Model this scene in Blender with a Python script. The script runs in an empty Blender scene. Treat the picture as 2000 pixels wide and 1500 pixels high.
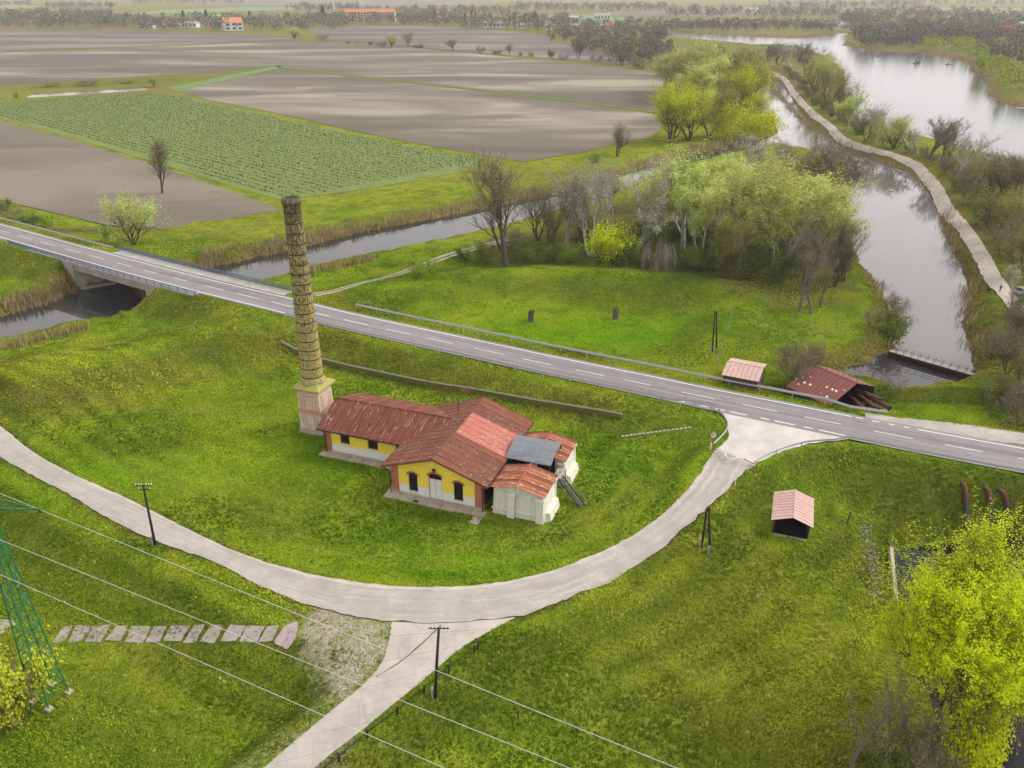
import bpy, math, random
import numpy as np
from mathutils import Vector, Matrix
from mathutils.geometry import tessellate_polygon, delaunay_2d_cdt

S = bpy.context.scene
COL = S.collection
R = math.radians

# ------------------------------------------------------------------ camera
FPX = 1571.0; CAMH = 60.0; PITCH = math.atan(775.0 / FPX)
CP, SP = math.cos(PITCH), math.sin(PITCH)
cam_data = bpy.data.cameras.new('camera')
cam_data.sensor_fit = 'HORIZONTAL'; cam_data.sensor_width = 36.0
cam_data.lens = FPX / 2000.0 * 36.0
cam_data.clip_start = 1.0; cam_data.clip_end = 30000.0
cam = bpy.data.objects.new('camera', cam_data); COL.objects.link(cam)
cam.location = (0, 0, CAMH); cam.rotation_euler = (math.pi / 2 - PITCH, 0, 0)
S.camera = cam

# ------------------------------------------------------------------ sky, sun, exposure
SUN_EL, SUN_AZ = R(42), R(75)          # azimuth measured clockwise from +Y (the view direction)
world = bpy.data.worlds.new('World'); S.world = world; world.use_nodes = True
wn = world.node_tree; wn.nodes.clear()
w_out = wn.nodes.new('ShaderNodeOutputWorld'); w_bg = wn.nodes.new('ShaderNodeBackground')
w_sky = wn.nodes.new('ShaderNodeTexSky'); w_sky.sky_type = 'NISHITA'; w_sky.sun_disc = False
w_sky.sun_elevation = SUN_EL; w_sky.sun_rotation = SUN_AZ
w_sky.air_density = 1.0; w_sky.dust_density = 6.0; w_sky.ozone_density = 1.0
w_hs = wn.nodes.new('ShaderNodeHueSaturation'); w_hs.inputs['Saturation'].default_value = 0.10   # cloud cover: nearly colourless
w_hs.inputs['Value'].default_value = 1.0
w_mx = wn.nodes.new('ShaderNodeMixRGB'); w_mx.inputs['Fac'].default_value = 0.6
w_mx.inputs['Color2'].default_value = (9.5, 9.22, 9.08, 1)       # even layer of cloud
wn.links.new(w_sky.outputs['Color'], w_hs.inputs['Color'])
wn.links.new(w_hs.outputs['Color'], w_mx.inputs['Color1'])
wn.links.new(w_mx.outputs['Color'], w_bg.inputs['Color'])
w_bg.inputs['Strength'].default_value = 0.115
wn.links.new(w_bg.outputs['Background'], w_out.inputs['Surface'])

sun_data = bpy.data.lights.new('sun', 'SUN'); sun_data.energy = 1.5; sun_data.angle = R(11)
sun_data.color = (1.0, 0.965, 0.91)
sun = bpy.data.objects.new('sun', sun_data); COL.objects.link(sun)
sd = Vector((math.sin(SUN_AZ) * math.cos(SUN_EL), math.cos(SUN_AZ) * math.cos(SUN_EL), math.sin(SUN_EL)))
sun.rotation_euler = sd.to_track_quat('Z', 'Y').to_euler(); sun.location = (0, 0, 300)

S.view_settings.view_transform = 'Standard'; S.view_settings.look = 'None'
S.view_settings.gamma = 1.0; S.view_settings.exposure = 0.95
S.view_settings.use_curve_mapping = False
S.render.engine = 'CYCLES'
S.cycles.max_bounces = 6; S.cycles.diffuse_bounces = 3; S.cycles.transparent_max_bounces = 6
S.cycles.volume_bounces = 0
S.cycles.use_denoising = True

# ------------------------------------------------------------------ photo pixel -> place in the world
def P(px, py, z=0.0):
    a = (px - 1000.0) / FPX; b = -(py - 750.0) / FPX
    dz = -SP + b * CP; t = (z - CAMH) / dz
    return Vector((t * a, t * (CP + b * SP), z))
def zat(py, X, Y):                       # height at which the upright through X, Y crosses picture row py
    b = -(py - 750.0) / FPX
    return CAMH + Y * (-SP + b * CP) / (CP + b * SP)
def PL(pts, z=0.0):
    return [P(p[0], p[1], p[2] if len(p) > 2 else z) for p in pts]

def smooth(a, b, x):
    t = np.clip((x - a) / (b - a), 0, 1); return t * t * (3 - 2 * t)

def pl_dist(X, Y, pts):
    """distance from X, Y to a polyline of 3D points; also the height of the nearest point"""
    best = np.full(X.shape, 1e12); bz = np.zeros(X.shape)
    for a, b in zip(pts[:-1], pts[1:]):
        dx, dy = b[0] - a[0], b[1] - a[1]; l2 = dx * dx + dy * dy + 1e-9
        t = np.clip(((X - a[0]) * dx + (Y - a[1]) * dy) / l2, 0, 1)
        d = (X - a[0] - t * dx) ** 2 + (Y - a[1] - t * dy) ** 2
        m = d < best; best = np.where(m, d, best); bz = np.where(m, a[2] + t * (b[2] - a[2]), bz)
    return np.sqrt(best), bz
def inside(X, Y, poly):
    r = np.zeros(X.shape, bool); n = len(poly)
    for i in range(n):
        a, b = poly[i], poly[(i + 1) % n]
        if abs(a[1] - b[1]) < 1e-9: continue
        c = ((a[1] > Y) != (b[1] > Y)) & (X < (b[0] - a[0]) * (Y - a[1]) / (b[1] - a[1]) + a[0])
        r ^= c
    return r
def sdf(X, Y, poly):
    d, _ = pl_dist(X, Y, list(poly) + [poly[0]])
    return np.where(inside(X, Y, poly), -d, d)

def vnoise(X, Y, s, seed=0):
    """smooth value noise in 0..1"""
    x, y = X * s, Y * s; xi, yi = np.floor(x), np.floor(y); fx, fy = x - xi, y - yi
    fx = fx * fx * (3 - 2 * fx); fy = fy * fy * (3 - 2 * fy)
    def h(a, b):
        v = np.sin(a * 127.1 + b * 311.7 + seed * 74.7) * 43758.5453; return v - np.floor(v)
    return (h(xi, yi) * (1 - fx) + h(xi + 1, yi) * fx) * (1 - fy) + (h(xi, yi + 1) * (1 - fx) + h(xi + 1, yi + 1) * fx) * fy

def dense(pts, step):
    """resample a polyline (Catmull-Rom) at about step metres"""
    pts = [Vector(p) for p in pts]; out = []
    for i in range(len(pts) - 1):
        p0 = pts[max(i - 1, 0)]; p1 = pts[i]; p2 = pts[i + 1]; p3 = pts[min(i + 2, len(pts) - 1)]
        n = max(1, int((p2 - p1).length / step))
        for k in range(n):
            t = k / n
            out.append(0.5 * ((2 * p1) + (p2 - p0) * t + (2 * p0 - 5 * p1 + 4 * p2 - p3) * t * t + (3 * p1 - p0 - 3 * p2 + p3) * t ** 3))
    out.append(pts[-1]); return out

# ------------------------------------------------------------------ lines of the place
ROAD_PX = [(-160, 408, 3.4), (-70, 432, 3.4), (7, 452, 3.4), (92, 476, 3.4), (189, 502.5, 3.4), (293, 530.5, 3.4), (417, 562, 3.3), (549.5, 594, 3.2),
           (628, 614, 3.1), (695, 629.5, 3.0), (778, 648, 2.9), (859.5, 665.5, 2.8), (955, 686, 2.7), (1048.5, 706.5, 2.6),
           (1152, 728, 2.5), (1250, 748, 2.5), (1364, 772.5, 2.5), (1485.5, 797, 2.5), (1607, 821.5, 2.5), (1743.5, 849, 2.4),
           (1880, 875, 2.3), (2000, 897, 2.3), (2150, 924, 2.3), (2300, 950, 2.3)]
ROAD = dense(PL(ROAD_PX), 3.0)
RING_IN = [(-120, 760, .2), (-50, 800, .2), (0, 832, .2), (60, 880, .2), (140, 925, .2), (250, 975, .2), (350, 1025, .2), (450, 1073, .2), (560, 1110, .2), (650, 1130, .2),
           (750, 1143, .2), (860, 1147, .2), (970, 1139, .2), (1060, 1120, .2), (1150, 1089, .2), (1230, 1050, .4), (1300, 1000, .8), (1350, 950, 1.3),
           (1385, 897, 1.9), (1400, 875, 2.2)]
RING_OUT = [(-120, 800, .2), (-50, 855, .2), (0, 892, .2), (70, 932, .2), (140, 968, .2), (200, 1005, .2), (300, 1055, .2), (420, 1098, .2), (510, 1145, .2), (600, 1180, .2),
            (700, 1206, .2), (770, 1213, .2), (860, 1215, .2), (1000, 1205, .2), (1100, 1171, .2), (1200, 1130, .2), (1280, 1080, .5), (1340, 1030, .9), (1400, 975, 1.4),
            (1445, 928, 1.9), (1470, 908, 2.2)]
ringi = dense(PL(RING_IN), 1.0); ringo = dense(PL(RING_OUT), 1.0)
RINGC = [(Vector(a) + Vector(b)) / 2 for a, b in zip([ringi[int(k * (len(ringi) - 1) / 120)] for k in range(121)], [ringo[int(k * (len(ringo) - 1) / 120)] for k in range(121)])]
LANE_L = [(765, 1213, .15), (757, 1258, .1), (738, 1302, 0), (700, 1341, -.2), (640, 1390, -.5), (580, 1440, -.8), (510, 1500, -1.1), (420, 1572, -1.4)]
LANE_R = [(1008, 1205, .15), (950, 1236, .1), (893, 1272, 0), (838, 1320, -.2), (765, 1380, -.5), (702, 1432, -.8), (640, 1480, -1.1), (560, 1548, -1.4)]
lanel = dense(PL(LANE_L), 1.0); laner = dense(PL(LANE_R), 1.0)
LANEC = [(Vector(a) + Vector(b)) / 2 for a, b in zip([lanel[int(k * (len(lanel) - 1) / 40)] for k in range(41)], [laner[int(k * (len(laner) - 1) / 40)] for k in range(41)])]
ZW = -3.0
CANAL = PL([(-150, 650), (-60, 632), (0, 617), (60, 602), (110, 586), (152, 566), (300, 545), (445, 515), (560, 490), (700, 455), (800, 436), (900, 416), (1000, 396), (1100, 375), (1180, 352), (1240, 330),
            (1330, 307), (1440, 280), (1515, 262), (1535, 276), (1450, 297), (1340, 327), (1250, 357), (1180, 392), (1100, 414), (1000, 441), (900, 466), (830, 484), (760, 498), (700, 510),
            (650, 521), (600, 532), (545, 549), (420, 575), (318, 602), (240, 626), (180, 633), (130, 641), (60, 661), (0, 673), (-100, 700), (-150, 715)], ZW)
RIVER = PL([(1478, 128), (1490, 141), (1476, 185), (1480, 215), (1516, 235), (1518, 262), (1500, 285), (1590, 300), (1650, 320), (1662, 350), (1652, 400), (1654, 440), (1668, 480), (1680, 520), (1712, 555), (1735, 600), (1752, 648),
            (1745, 684), (1700, 704), (1655, 722), (1620, 740), (1690, 750), (1740, 768), (1792, 764), (1862, 748), (1895, 732), (1908, 712), (1888, 670), (1882, 632), (1896, 575),
            (1890, 545), (1868, 500), (1850, 460), (1832, 410), (1815, 375), (1795, 350), (1760, 328), (1700, 308), (1645, 288), (1600, 255), (1563, 220), (1545, 185), (1510, 150), (1490, 130)], ZW)
LAKE = PL([(1250, 72), (1300, 64), (1400, 66), (1500, 72), (1560, 74), (1632, 66), (1640, 60), (1600, 46), (1592, 36), (1640, 40), (1668, 48), (1655, 66), (1650, 88), (1680, 92), (1720, 100), (1790, 103), (1800, 98), (1840, 108), (1900, 122),
           (1905, 138), (1935, 150), (1938, 185), (1960, 200), (2000, 208), (2200, 250), (2400, 330), (2200, 330), (2000, 322), (1960, 312), (1900, 300), (1860, 285), (1800, 272), (1740, 262), (1690, 250), (1660, 215), (1650, 190), (1648, 140), (1610, 110), (1560, 92), (1480, 90), (1400, 82), (1310, 75)], ZW)
POND = PL([(1742, 1076), (1790, 1068), (1850, 1062), (1950, 1050), (2100, 1040), (2200, 1300), (2150, 1560), (1950, 1560), (1935, 1480), (1945, 1400), (1950, 1330), (1900, 1250), (1825, 1185), (1752, 1180)], -4.6)
FPOND = PL([(55, 184), (110, 181), (200, 175), (290, 171), (292, 176), (240, 181), (150, 188), (60, 192)], -1.2)
PATH_PX = [(1482, 124), (1510, 137), (1532, 152), (1552, 177), (1570, 200), (1592, 222), (1620, 243), (1640, 262), (1662, 274), (1700, 287), (1745, 300), (1785, 315), (1812, 337), (1832, 362), (1852, 400), (1876, 432), (1900, 466), (1920, 500), (1938, 535), (1962, 570), (1990, 606), (2050, 660), (2150, 740)]
CAUSE = dense(PL(PATH_PX, .2), 3.0)

# ------------------------------------------------------------------ height of the ground
CREST_W = PL([(-200, 790, 3.0), (0, 738, 3.2), (120, 708, 3.3), (250, 682, 3.4), (400, 645, 3.5), (520, 622, 3.4)])
CREST_N = PL([(640, 580, 2.0), (760, 556, 2.0), (900, 535, 2.6), (1050, 525, 2.9), (1200, 530, 2.9), (1330, 540, 2.7), (1450, 560, 2.3), (1500, 600, 1.2)])
RIDGE_E = PL([(1420, 625, 1.2), (1400, 680, 1.3), (1395, 730, 1.5)])
WALL_LINE = PL([(553, 686, .3), (640, 712, 0), (760, 739, 0), (900, 769, 0), (1020, 793, 0), (1120, 812, 0), (1215, 829, .3)])

APRON = PL([(1380, 788), (1460, 806), (1560, 827), (1640, 842), (1700, 853), (1640, 862), (1580, 868), (1530, 880), (1480, 902), (1462, 914), (1394, 882), (1425, 850), (1420, 818), (1400, 800)], 2.4)
LAYBY = PL([(1690, 806), (1830, 820), (1960, 838), (2040, 850), (2040, 872), (1900, 868), (1760, 838), (1690, 822)], 2.4)
def height(X, Y):
    z = np.zeros(X.shape)
    near = np.exp(-((Y - 110) / 140.0) ** 2)
    z += near * ((vnoise(X, Y, .045, 3) - .5) * 1.0 + (vnoise(X, Y, .13, 5) - .5) * .45 + (vnoise(X, Y, .5, 6) - .5) * .10)
    # basin north of the road, dyke behind it
    z += -1.7 * np.exp(-(((X - 25) / 38) ** 2 + ((Y - 146) / 14) ** 2) ** 1.5)
    for crest, w in ((CREST_W, 10.0), (CREST_N, 8.5), (RIDGE_E, 7.0)):
        d, zz = pl_dist(X, Y, crest); z = z + (zz - z) * np.exp(-(d / w) ** 2.2)
    # outside of the ring road the ground falls away
    do, _ = pl_dist(X, Y, ringo[::3]); di, _ = pl_dist(X, Y, ringi[::3])
    out = (do < di) & (Y < 120)
    z = np.where(out, z - 2.8 * smooth(1.0, 16, do), z)
    dl, zl = pl_dist(X, Y, LANEC)
    # low wall at the foot of the embankment keeps back a strip of soil
    dr, zr = pl_dist(X, Y, ROAD); dw, _ = pl_dist(X, Y, WALL_LINE)
    # the road on its embankment
    e = smooth(15.0, 5.0, dr); z = z + np.where(zr - .12 > z, (zr - .12 - z) * e, 0)
    z = np.where(dr < 5.2, np.minimum(z, zr - .12), z)
    for ap in (APRON, LAYBY): z = z + (2.22 - z) * smooth(2.5, .3, sdf(X, Y, ap))
    # ring road and lane lie flat
    dc, zc = pl_dist(X, Y, RINGC); k = smooth(8.5, 3.6, dc) * smooth(3.0, 6.0, dr); z = z + (zc - .1 - z) * k
    k = smooth(6.5, 3.4, dl) * smooth(2.5, 5.0, dc); z = z + (zl - .1 - z) * k
    dp, zp = pl_dist(X, Y, CAUSE); k = smooth(16.0, 4.0, dp); z = z + (zp - .15 - z) * k
    # level ground under the pump house, the chimney and the hut
    hx, hy = (X + 14.6) * .94 - (Y - 90.9) * .341, (X + 14.6) * .341 + (Y - 90.9) * .94
    dh = np.hypot(np.maximum(np.abs(hx - 3.0) - 21.5, 0), np.maximum(np.abs(hy - 6.5) - 10.5, 0)); z = z + (-.02 - z) * smooth(7, 1.5, dh)
    dh = np.hypot(X - 35.4, Y - 84.4); z = z + (-1.45 - z) * smooth(8, 4.2, dh)
    # water carved out last
    wob = (vnoise(X, Y, .35, 9) - .5) * 1.6 + (vnoise(X, Y, 1.1, 10) - .5) * .7
    for poly, zw, bw in ((CANAL, ZW, 6.5), (RIVER, ZW, 6.0), (LAKE, ZW, 9.0), (POND, -4.6, 5.0), (FPOND, -1.2, 4.0)):
        s = sdf(X, Y, poly) + wob * (1.0 if poly is not POND else .25)
        if poly is CANAL: bw = 5.2 + 1.3 * smooth(5.5, 13, dr)            # steep under the bridge
        t = 1 - np.clip(s / bw, 0, 1); bank = zw + (z - zw) * (1 - t * t)
        z = np.where(s < 0, zw - np.clip(-s * .45, 0, 1.6), np.where(s < bw, np.minimum(bank, z), z))
    return z

def axis(lo, hi, step, far_lo, far_hi, g):
    a = list(np.arange(lo, hi, step)); s = step; x = a[-1]
    while x < far_hi: s *= g; x += s; a.append(x)
    s = step; x = a[0]; pre = []
    while x > far_lo: s *= g; x -= s; pre.append(x)
    return np.array(pre[::-1] + a)
GX = axis(-112, 118, .75, -9000, 9000, 1.065); GY = axis(34, 205, .75, -60, 12000, 1.022)
MX, MY = np.meshgrid(GX, GY)
MZ = height(MX, MY)
_gy, _gx = np.gradient(MZ); _gx = _gx / np.gradient(GX)[None, :]; _gy = _gy / np.gradient(GY)[:, None]
SLOPE = np.hypot(_gx, _gy)
def slopes(x, y):
    return SLOPE[np.clip(np.searchsorted(GY, y) - 1, 0, len(GY) - 1), np.clip(np.searchsorted(GX, x) - 1, 0, len(GX) - 1)]
def hgt(x, y):
    i = min(max(int(np.searchsorted(GX, x)) - 1, 0), len(GX) - 2); j = min(max(int(np.searchsorted(GY, y)) - 1, 0), len(GY) - 2)
    fx = (x - GX[i]) / (GX[i + 1] - GX[i]); fy = (y - GY[j]) / (GY[j + 1] - GY[j])
    return float((MZ[j, i] * (1 - fx) + MZ[j, i + 1] * fx) * (1 - fy) + (MZ[j + 1, i] * (1 - fx) + MZ[j + 1, i + 1] * fx) * fy)
def hgts(x, y):
    i = np.clip(np.searchsorted(GX, x) - 1, 0, len(GX) - 2); j = np.clip(np.searchsorted(GY, y) - 1, 0, len(GY) - 2)
    fx = (x - GX[i]) / (GX[i + 1] - GX[i]); fy = (y - GY[j]) / (GY[j + 1] - GY[j])
    return (MZ[j, i] * (1 - fx) + MZ[j, i + 1] * fx) * (1 - fy) + (MZ[j + 1, i] * (1 - fx) + MZ[j + 1, i + 1] * fx) * fy
def G(px, py):
    """point of the ground seen at a photo pixel"""
    z = 0.0
    for _ in range(14):
        q = P(px, py, z); z = .5 * z + .5 * hgt(q.x, q.y)
    q = P(px, py, z); q.z = hgt(q.x, q.y); return q

# ------------------------------------------------------------------ mesh and material helpers
def link(o, parent=None):
    COL.objects.link(o)
    if parent is not None: o.parent = parent
    return o
def new_mesh(name, v, f, mats=None, smooth_shade=False, uv=None):
    me = bpy.data.meshes.new(name)
    me.from_pydata([tuple(p) for p in v] if not isinstance(v, np.ndarray) else v, [], f)
    if mats:
        for m in (mats if isinstance(mats, (list, tuple)) else [mats]): me.materials.append(m)
    if uv is not None:
        ul = me.uv_layers.new(name='UVMap'); li = np.zeros(len(me.loops), np.int32); me.loops.foreach_get('vertex_index', li)
        ul.data.foreach_set('uv', np.asarray(uv, np.float32)[li].ravel())
    if smooth_shade: me.polygons.foreach_set('use_smooth', [True] * len(me.polygons))
    me.update(); return me
def quads_mesh(name, V, nq, mats, per=4):
    """fast mesh of loose polygons: V is (nq*per, 3)"""
    me = bpy.data.meshes.new(name); V = np.asarray(V, np.float32)
    me.vertices.add(len(V)); me.vertices.foreach_set('co', V.ravel())
    me.loops.add(nq * per); me.loops.foreach_set('vertex_index', np.arange(nq * per, dtype=np.int32))
    me.polygons.add(nq); me.polygons.foreach_set('loop_start', np.arange(0, nq * per, per, dtype=np.int32))
    me.polygons.foreach_set('loop_total', np.full(nq, per, np.int32))
    for m in (mats if isinstance(mats, (list, tuple)) else [mats]): me.materials.append(m)
    me.update(calc_edges=True); me.validate(); return me
def tag(o, label=None, cat=None, group=None, kind=None):
    if label: o['label'] = label
    if cat: o['category'] = cat
    if group: o['group'] = group
    if kind: o['kind'] = kind
    return o
def empty(name, loc=(0, 0, 0), rz=0.0):
    o = bpy.data.objects.new(name, None); o.empty_display_size = .5; COL.objects.link(o)
    o.location = loc; o.rotation_euler = (0, 0, rz); return o
def thing(name, label, cat, loc=(0, 0, 0), rz=0.0, group=None):
    return tag(empty(name, loc, rz), label, cat, group)
def copy_tree(o, parent=None):
    c = o.copy(); COL.objects.link(c); c.parent = parent
    for ch in o.children: copy_tree(ch, c)
    return c
class MB:
    def __init__(s): s.v = []; s.f = []
    def add(s, v, f):
        n = len(s.v); s.v += [tuple(p) for p in v]; s.f += [tuple(i + n for i in q) for q in f]; return s
    def box(s, x0, y0, z0, x1, y1, z1):
        v = [(x0, y0, z0), (x1, y0, z0), (x1, y1, z0), (x0, y1, z0), (x0, y0, z1), (x1, y0, z1), (x1, y1, z1), (x0, y1, z1)]
        return s.add(v, [(3, 2, 1, 0), (4, 5, 6, 7), (0, 1, 5, 4), (1, 2, 6, 5), (2, 3, 7, 6), (3, 0, 4, 7)])
    def hexa(s, b, t):                    # four bottom and four top corners
        return s.add(list(b) + list(t), [(3, 2, 1, 0), (4, 5, 6, 7), (0, 1, 5, 4), (1, 2, 6, 5), (2, 3, 7, 6), (3, 0, 4, 7)])
    def prism(s, poly, a, b):             # polygon of 3D points pushed from offset a to offset b (vectors)
        n = len(poly); a = Vector(a); b = Vector(b)
        v = [Vector(p) + a for p in poly] + [Vector(p) + b for p in poly]
        tri = tessellate_polygon([[Vector(p) for p in poly]])
        f = [tuple(reversed(t)) for t in tri] + [tuple(i + n for i in t) for t in tri] + [(i, (i + 1) % n, (i + 1) % n + n, i + n) for i in range(n)]
        return s.add(v, f)
    def bar(s, a, b, w, h=None, up=(0, 0, 1)):
        a, b = Vector(a), Vector(b); h = h or w; d = (b - a).normalized(); u = Vector(up)
        if abs(d.dot(u)) > .97: u = Vector((1, 0, 0))
        r = d.cross(u).normalized(); u = r.cross(d)
        c = [(-1, -1), (1, -1), (1, 1), (-1, 1)]
        return s.hexa([a + r * w / 2 * i + u * h / 2 * j for i, j in c], [b + r * w / 2 * i + u * h / 2 * j for i, j in c])
    def tube(s, pts, rad, n=6, cap=True):
        pts = [Vector(p) for p in pts]; rad = rad if isinstance(rad, (list, tuple)) else [rad] * len(pts)
        base = len(s.v); ref = None
        for i, p in enumerate(pts):
            d = (pts[min(i + 1, len(pts) - 1)] - pts[max(i - 1, 0)]).normalized()
            if ref is None: ref = Vector((0, 0, 1)) if abs(d.z) < .9 else Vector((1, 0, 0))
            r = d.cross(ref).normalized(); u = r.cross(d).normalized(); ref = u
            for k in range(n):
                a = 2 * math.pi * k / n; s.v.append(tuple(p + (r * math.cos(a) + u * math.sin(a)) * rad[i]))
        for i in range(len(pts) - 1):
            for k in range(n):
                a = base + i * n + k; b = base + i * n + (k + 1) % n; s.f.append((a, b, b + n, a + n))
        if cap:
            s.f.append(tuple(base + k for k in reversed(range(n)))); s.f.append(tuple(base + (len(pts) - 1) * n + k for k in range(n)))
        return s
    def lathe(s, prof, n=24, c=(0, 0), cap=True):
        base = len(s.v)
        for r, z in prof:
            for k in range(n):
                a = 2 * math.pi * k / n; s.v.append((c[0] + r * math.cos(a), c[1] + r * math.sin(a), z))
        for i in range(len(prof) - 1):
            for k in range(n):
                a = base + i * n + k; b = base + i * n + (k + 1) % n; s.f.append((a, b, b + n, a + n))
        if cap: s.f.append(tuple(base + k for k in reversed(range(n)))); s.f.append(tuple(base + (len(prof) - 1) * n + k for k in range(n)))
        return s
    def mesh(s, name, mats, sm=False): return new_mesh(name, s.v, s.f, mats, sm)
    def build(s, name, mats, parent=None, sm=False, loc=None):
        o = bpy.data.objects.new(name, s.mesh(name, mats, sm)); link(o, parent)
        if loc is not None: o.location = loc
        return o

def lin(r, g, b):                          # sRGB 0..255 -> linear
    f = lambda c: (c / 255) / 12.92 if c <= 10 else ((c / 255 + .055) / 1.055) ** 2.4
    return (f(r), f(g), f(b))
MATS = {}
class NT:
    """small wrapper that keeps node code short"""
    def __init__(s, name, rough=.8):
        s.m = bpy.data.materials.new(name); s.m.use_nodes = True; MATS[name] = s.m
        s.t = s.m.node_tree; s.b = s.t.nodes['Principled BSDF']; s.b.inputs['Roughness'].default_value = rough
        s.b.inputs['Specular IOR Level'].default_value = .25
        s.out = s.t.nodes['Material Output']
    def n(s, t): return s.t.nodes.new('ShaderNode' + t)
    def l(s, a, b): s.t.links.new(a, b)
    def pos(s, kind='Object'):
        if kind == 'World': return s.n('NewGeometry').outputs['Position']
        return s.n('TexCoord').outputs[kind]
    def map(s, vec, scale=(1, 1, 1), rot=(0, 0, 0), loc=(0, 0, 0)):
        m = s.n('Mapping'); m.inputs['Scale'].default_value = scale; m.inputs['Rotation'].default_value = rot; m.inputs['Location'].default_value = loc
        s.l(vec, m.inputs['Vector']); return m.outputs['Vector']
    def noise(s, vec, scale, detail=4, rough=.55, dist=0):
        n = s.n('TexNoise'); n.inputs['Scale'].default_value = scale; n.inputs['Detail'].default_value = detail
        n.inputs['Roughness'].default_value = rough; n.inputs['Distortion'].default_value = dist; s.l(vec, n.inputs['Vector']); return n.outputs['Fac']
    def ramp(s, fac, stops, interp='LINEAR'):
        r = s.n('ValToRGB'); r.color_ramp.interpolation = interp; e = r.color_ramp.elements
        while len(e) < len(stops): e.new(.5)
        for k, (p, c) in enumerate(stops):
            e[k].position = p; e[k].color = (c, c, c, 1) if not isinstance(c, (tuple, list)) else (*c, 1)
        s.l(fac, r.inputs['Fac']); return r.outputs['Color']
    def mix(s, fac, a, b, mode='MIX'):
        m = s.n('MixRGB'); m.blend_type = mode
        for sock, val in ((m.inputs['Fac'], fac), (m.inputs['Color1'], a), (m.inputs['Color2'], b)):
            if isinstance(val, (int, float)): sock.default_value = val if sock.name == 'Fac' else (val, val, val, 1)
            elif isinstance(val, (tuple, list)): sock.default_value = (*val, 1)
            else: s.l(val, sock)
        return m.outputs['Color']
    def math(s, op, a, b=0.0, clamp=False):
        m = s.n('Math'); m.operation = op; m.use_clamp = clamp
        for sock, val in ((m.inputs[0], a), (m.inputs[1], b)):
            if isinstance(val, (int, float)): sock.default_value = val
            else: s.l(val, sock)
        return m.outputs[0]
    def attr(s, name):
        a = s.n('Attribute'); a.attribute_name = name; return a
    def color(s, c):
        if isinstance(c, (tuple, list)): s.b.inputs['Base Color'].default_value = (*c, 1)
        else: s.l(c, s.b.inputs['Base Color'])
        return s
    def bump(s, h, strength=.5, dist=.1):
        b = s.n('Bump'); b.inputs['Strength'].default_value = strength; b.inputs['Distance'].default_value = dist
        s.l(h, b.inputs['Height']); s.l(b.outputs['Normal'], s.b.inputs['Normal']); return s
def simple(name, col, var=.25, scale=2.0, rough=.8, kind='Object', bump=.0, metal=0.0, stretch=(1, 1, 1)):
    col = tuple(c * .72 for c in col)
    t = NT(name, rough); v = t.map(t.pos(kind), stretch); n = t.noise(v, scale, 6, .65)
    lo = tuple(c * (1 - var) for c in col); hi = tuple(min(1, c * (1 + var)) for c in col)
    t.color(t.ramp(n, [(.3, lo), (.7, hi)])); t.b.inputs['Metallic'].default_value = metal
    if bump: t.bump(n, bump, .05)
    return t.m
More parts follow.
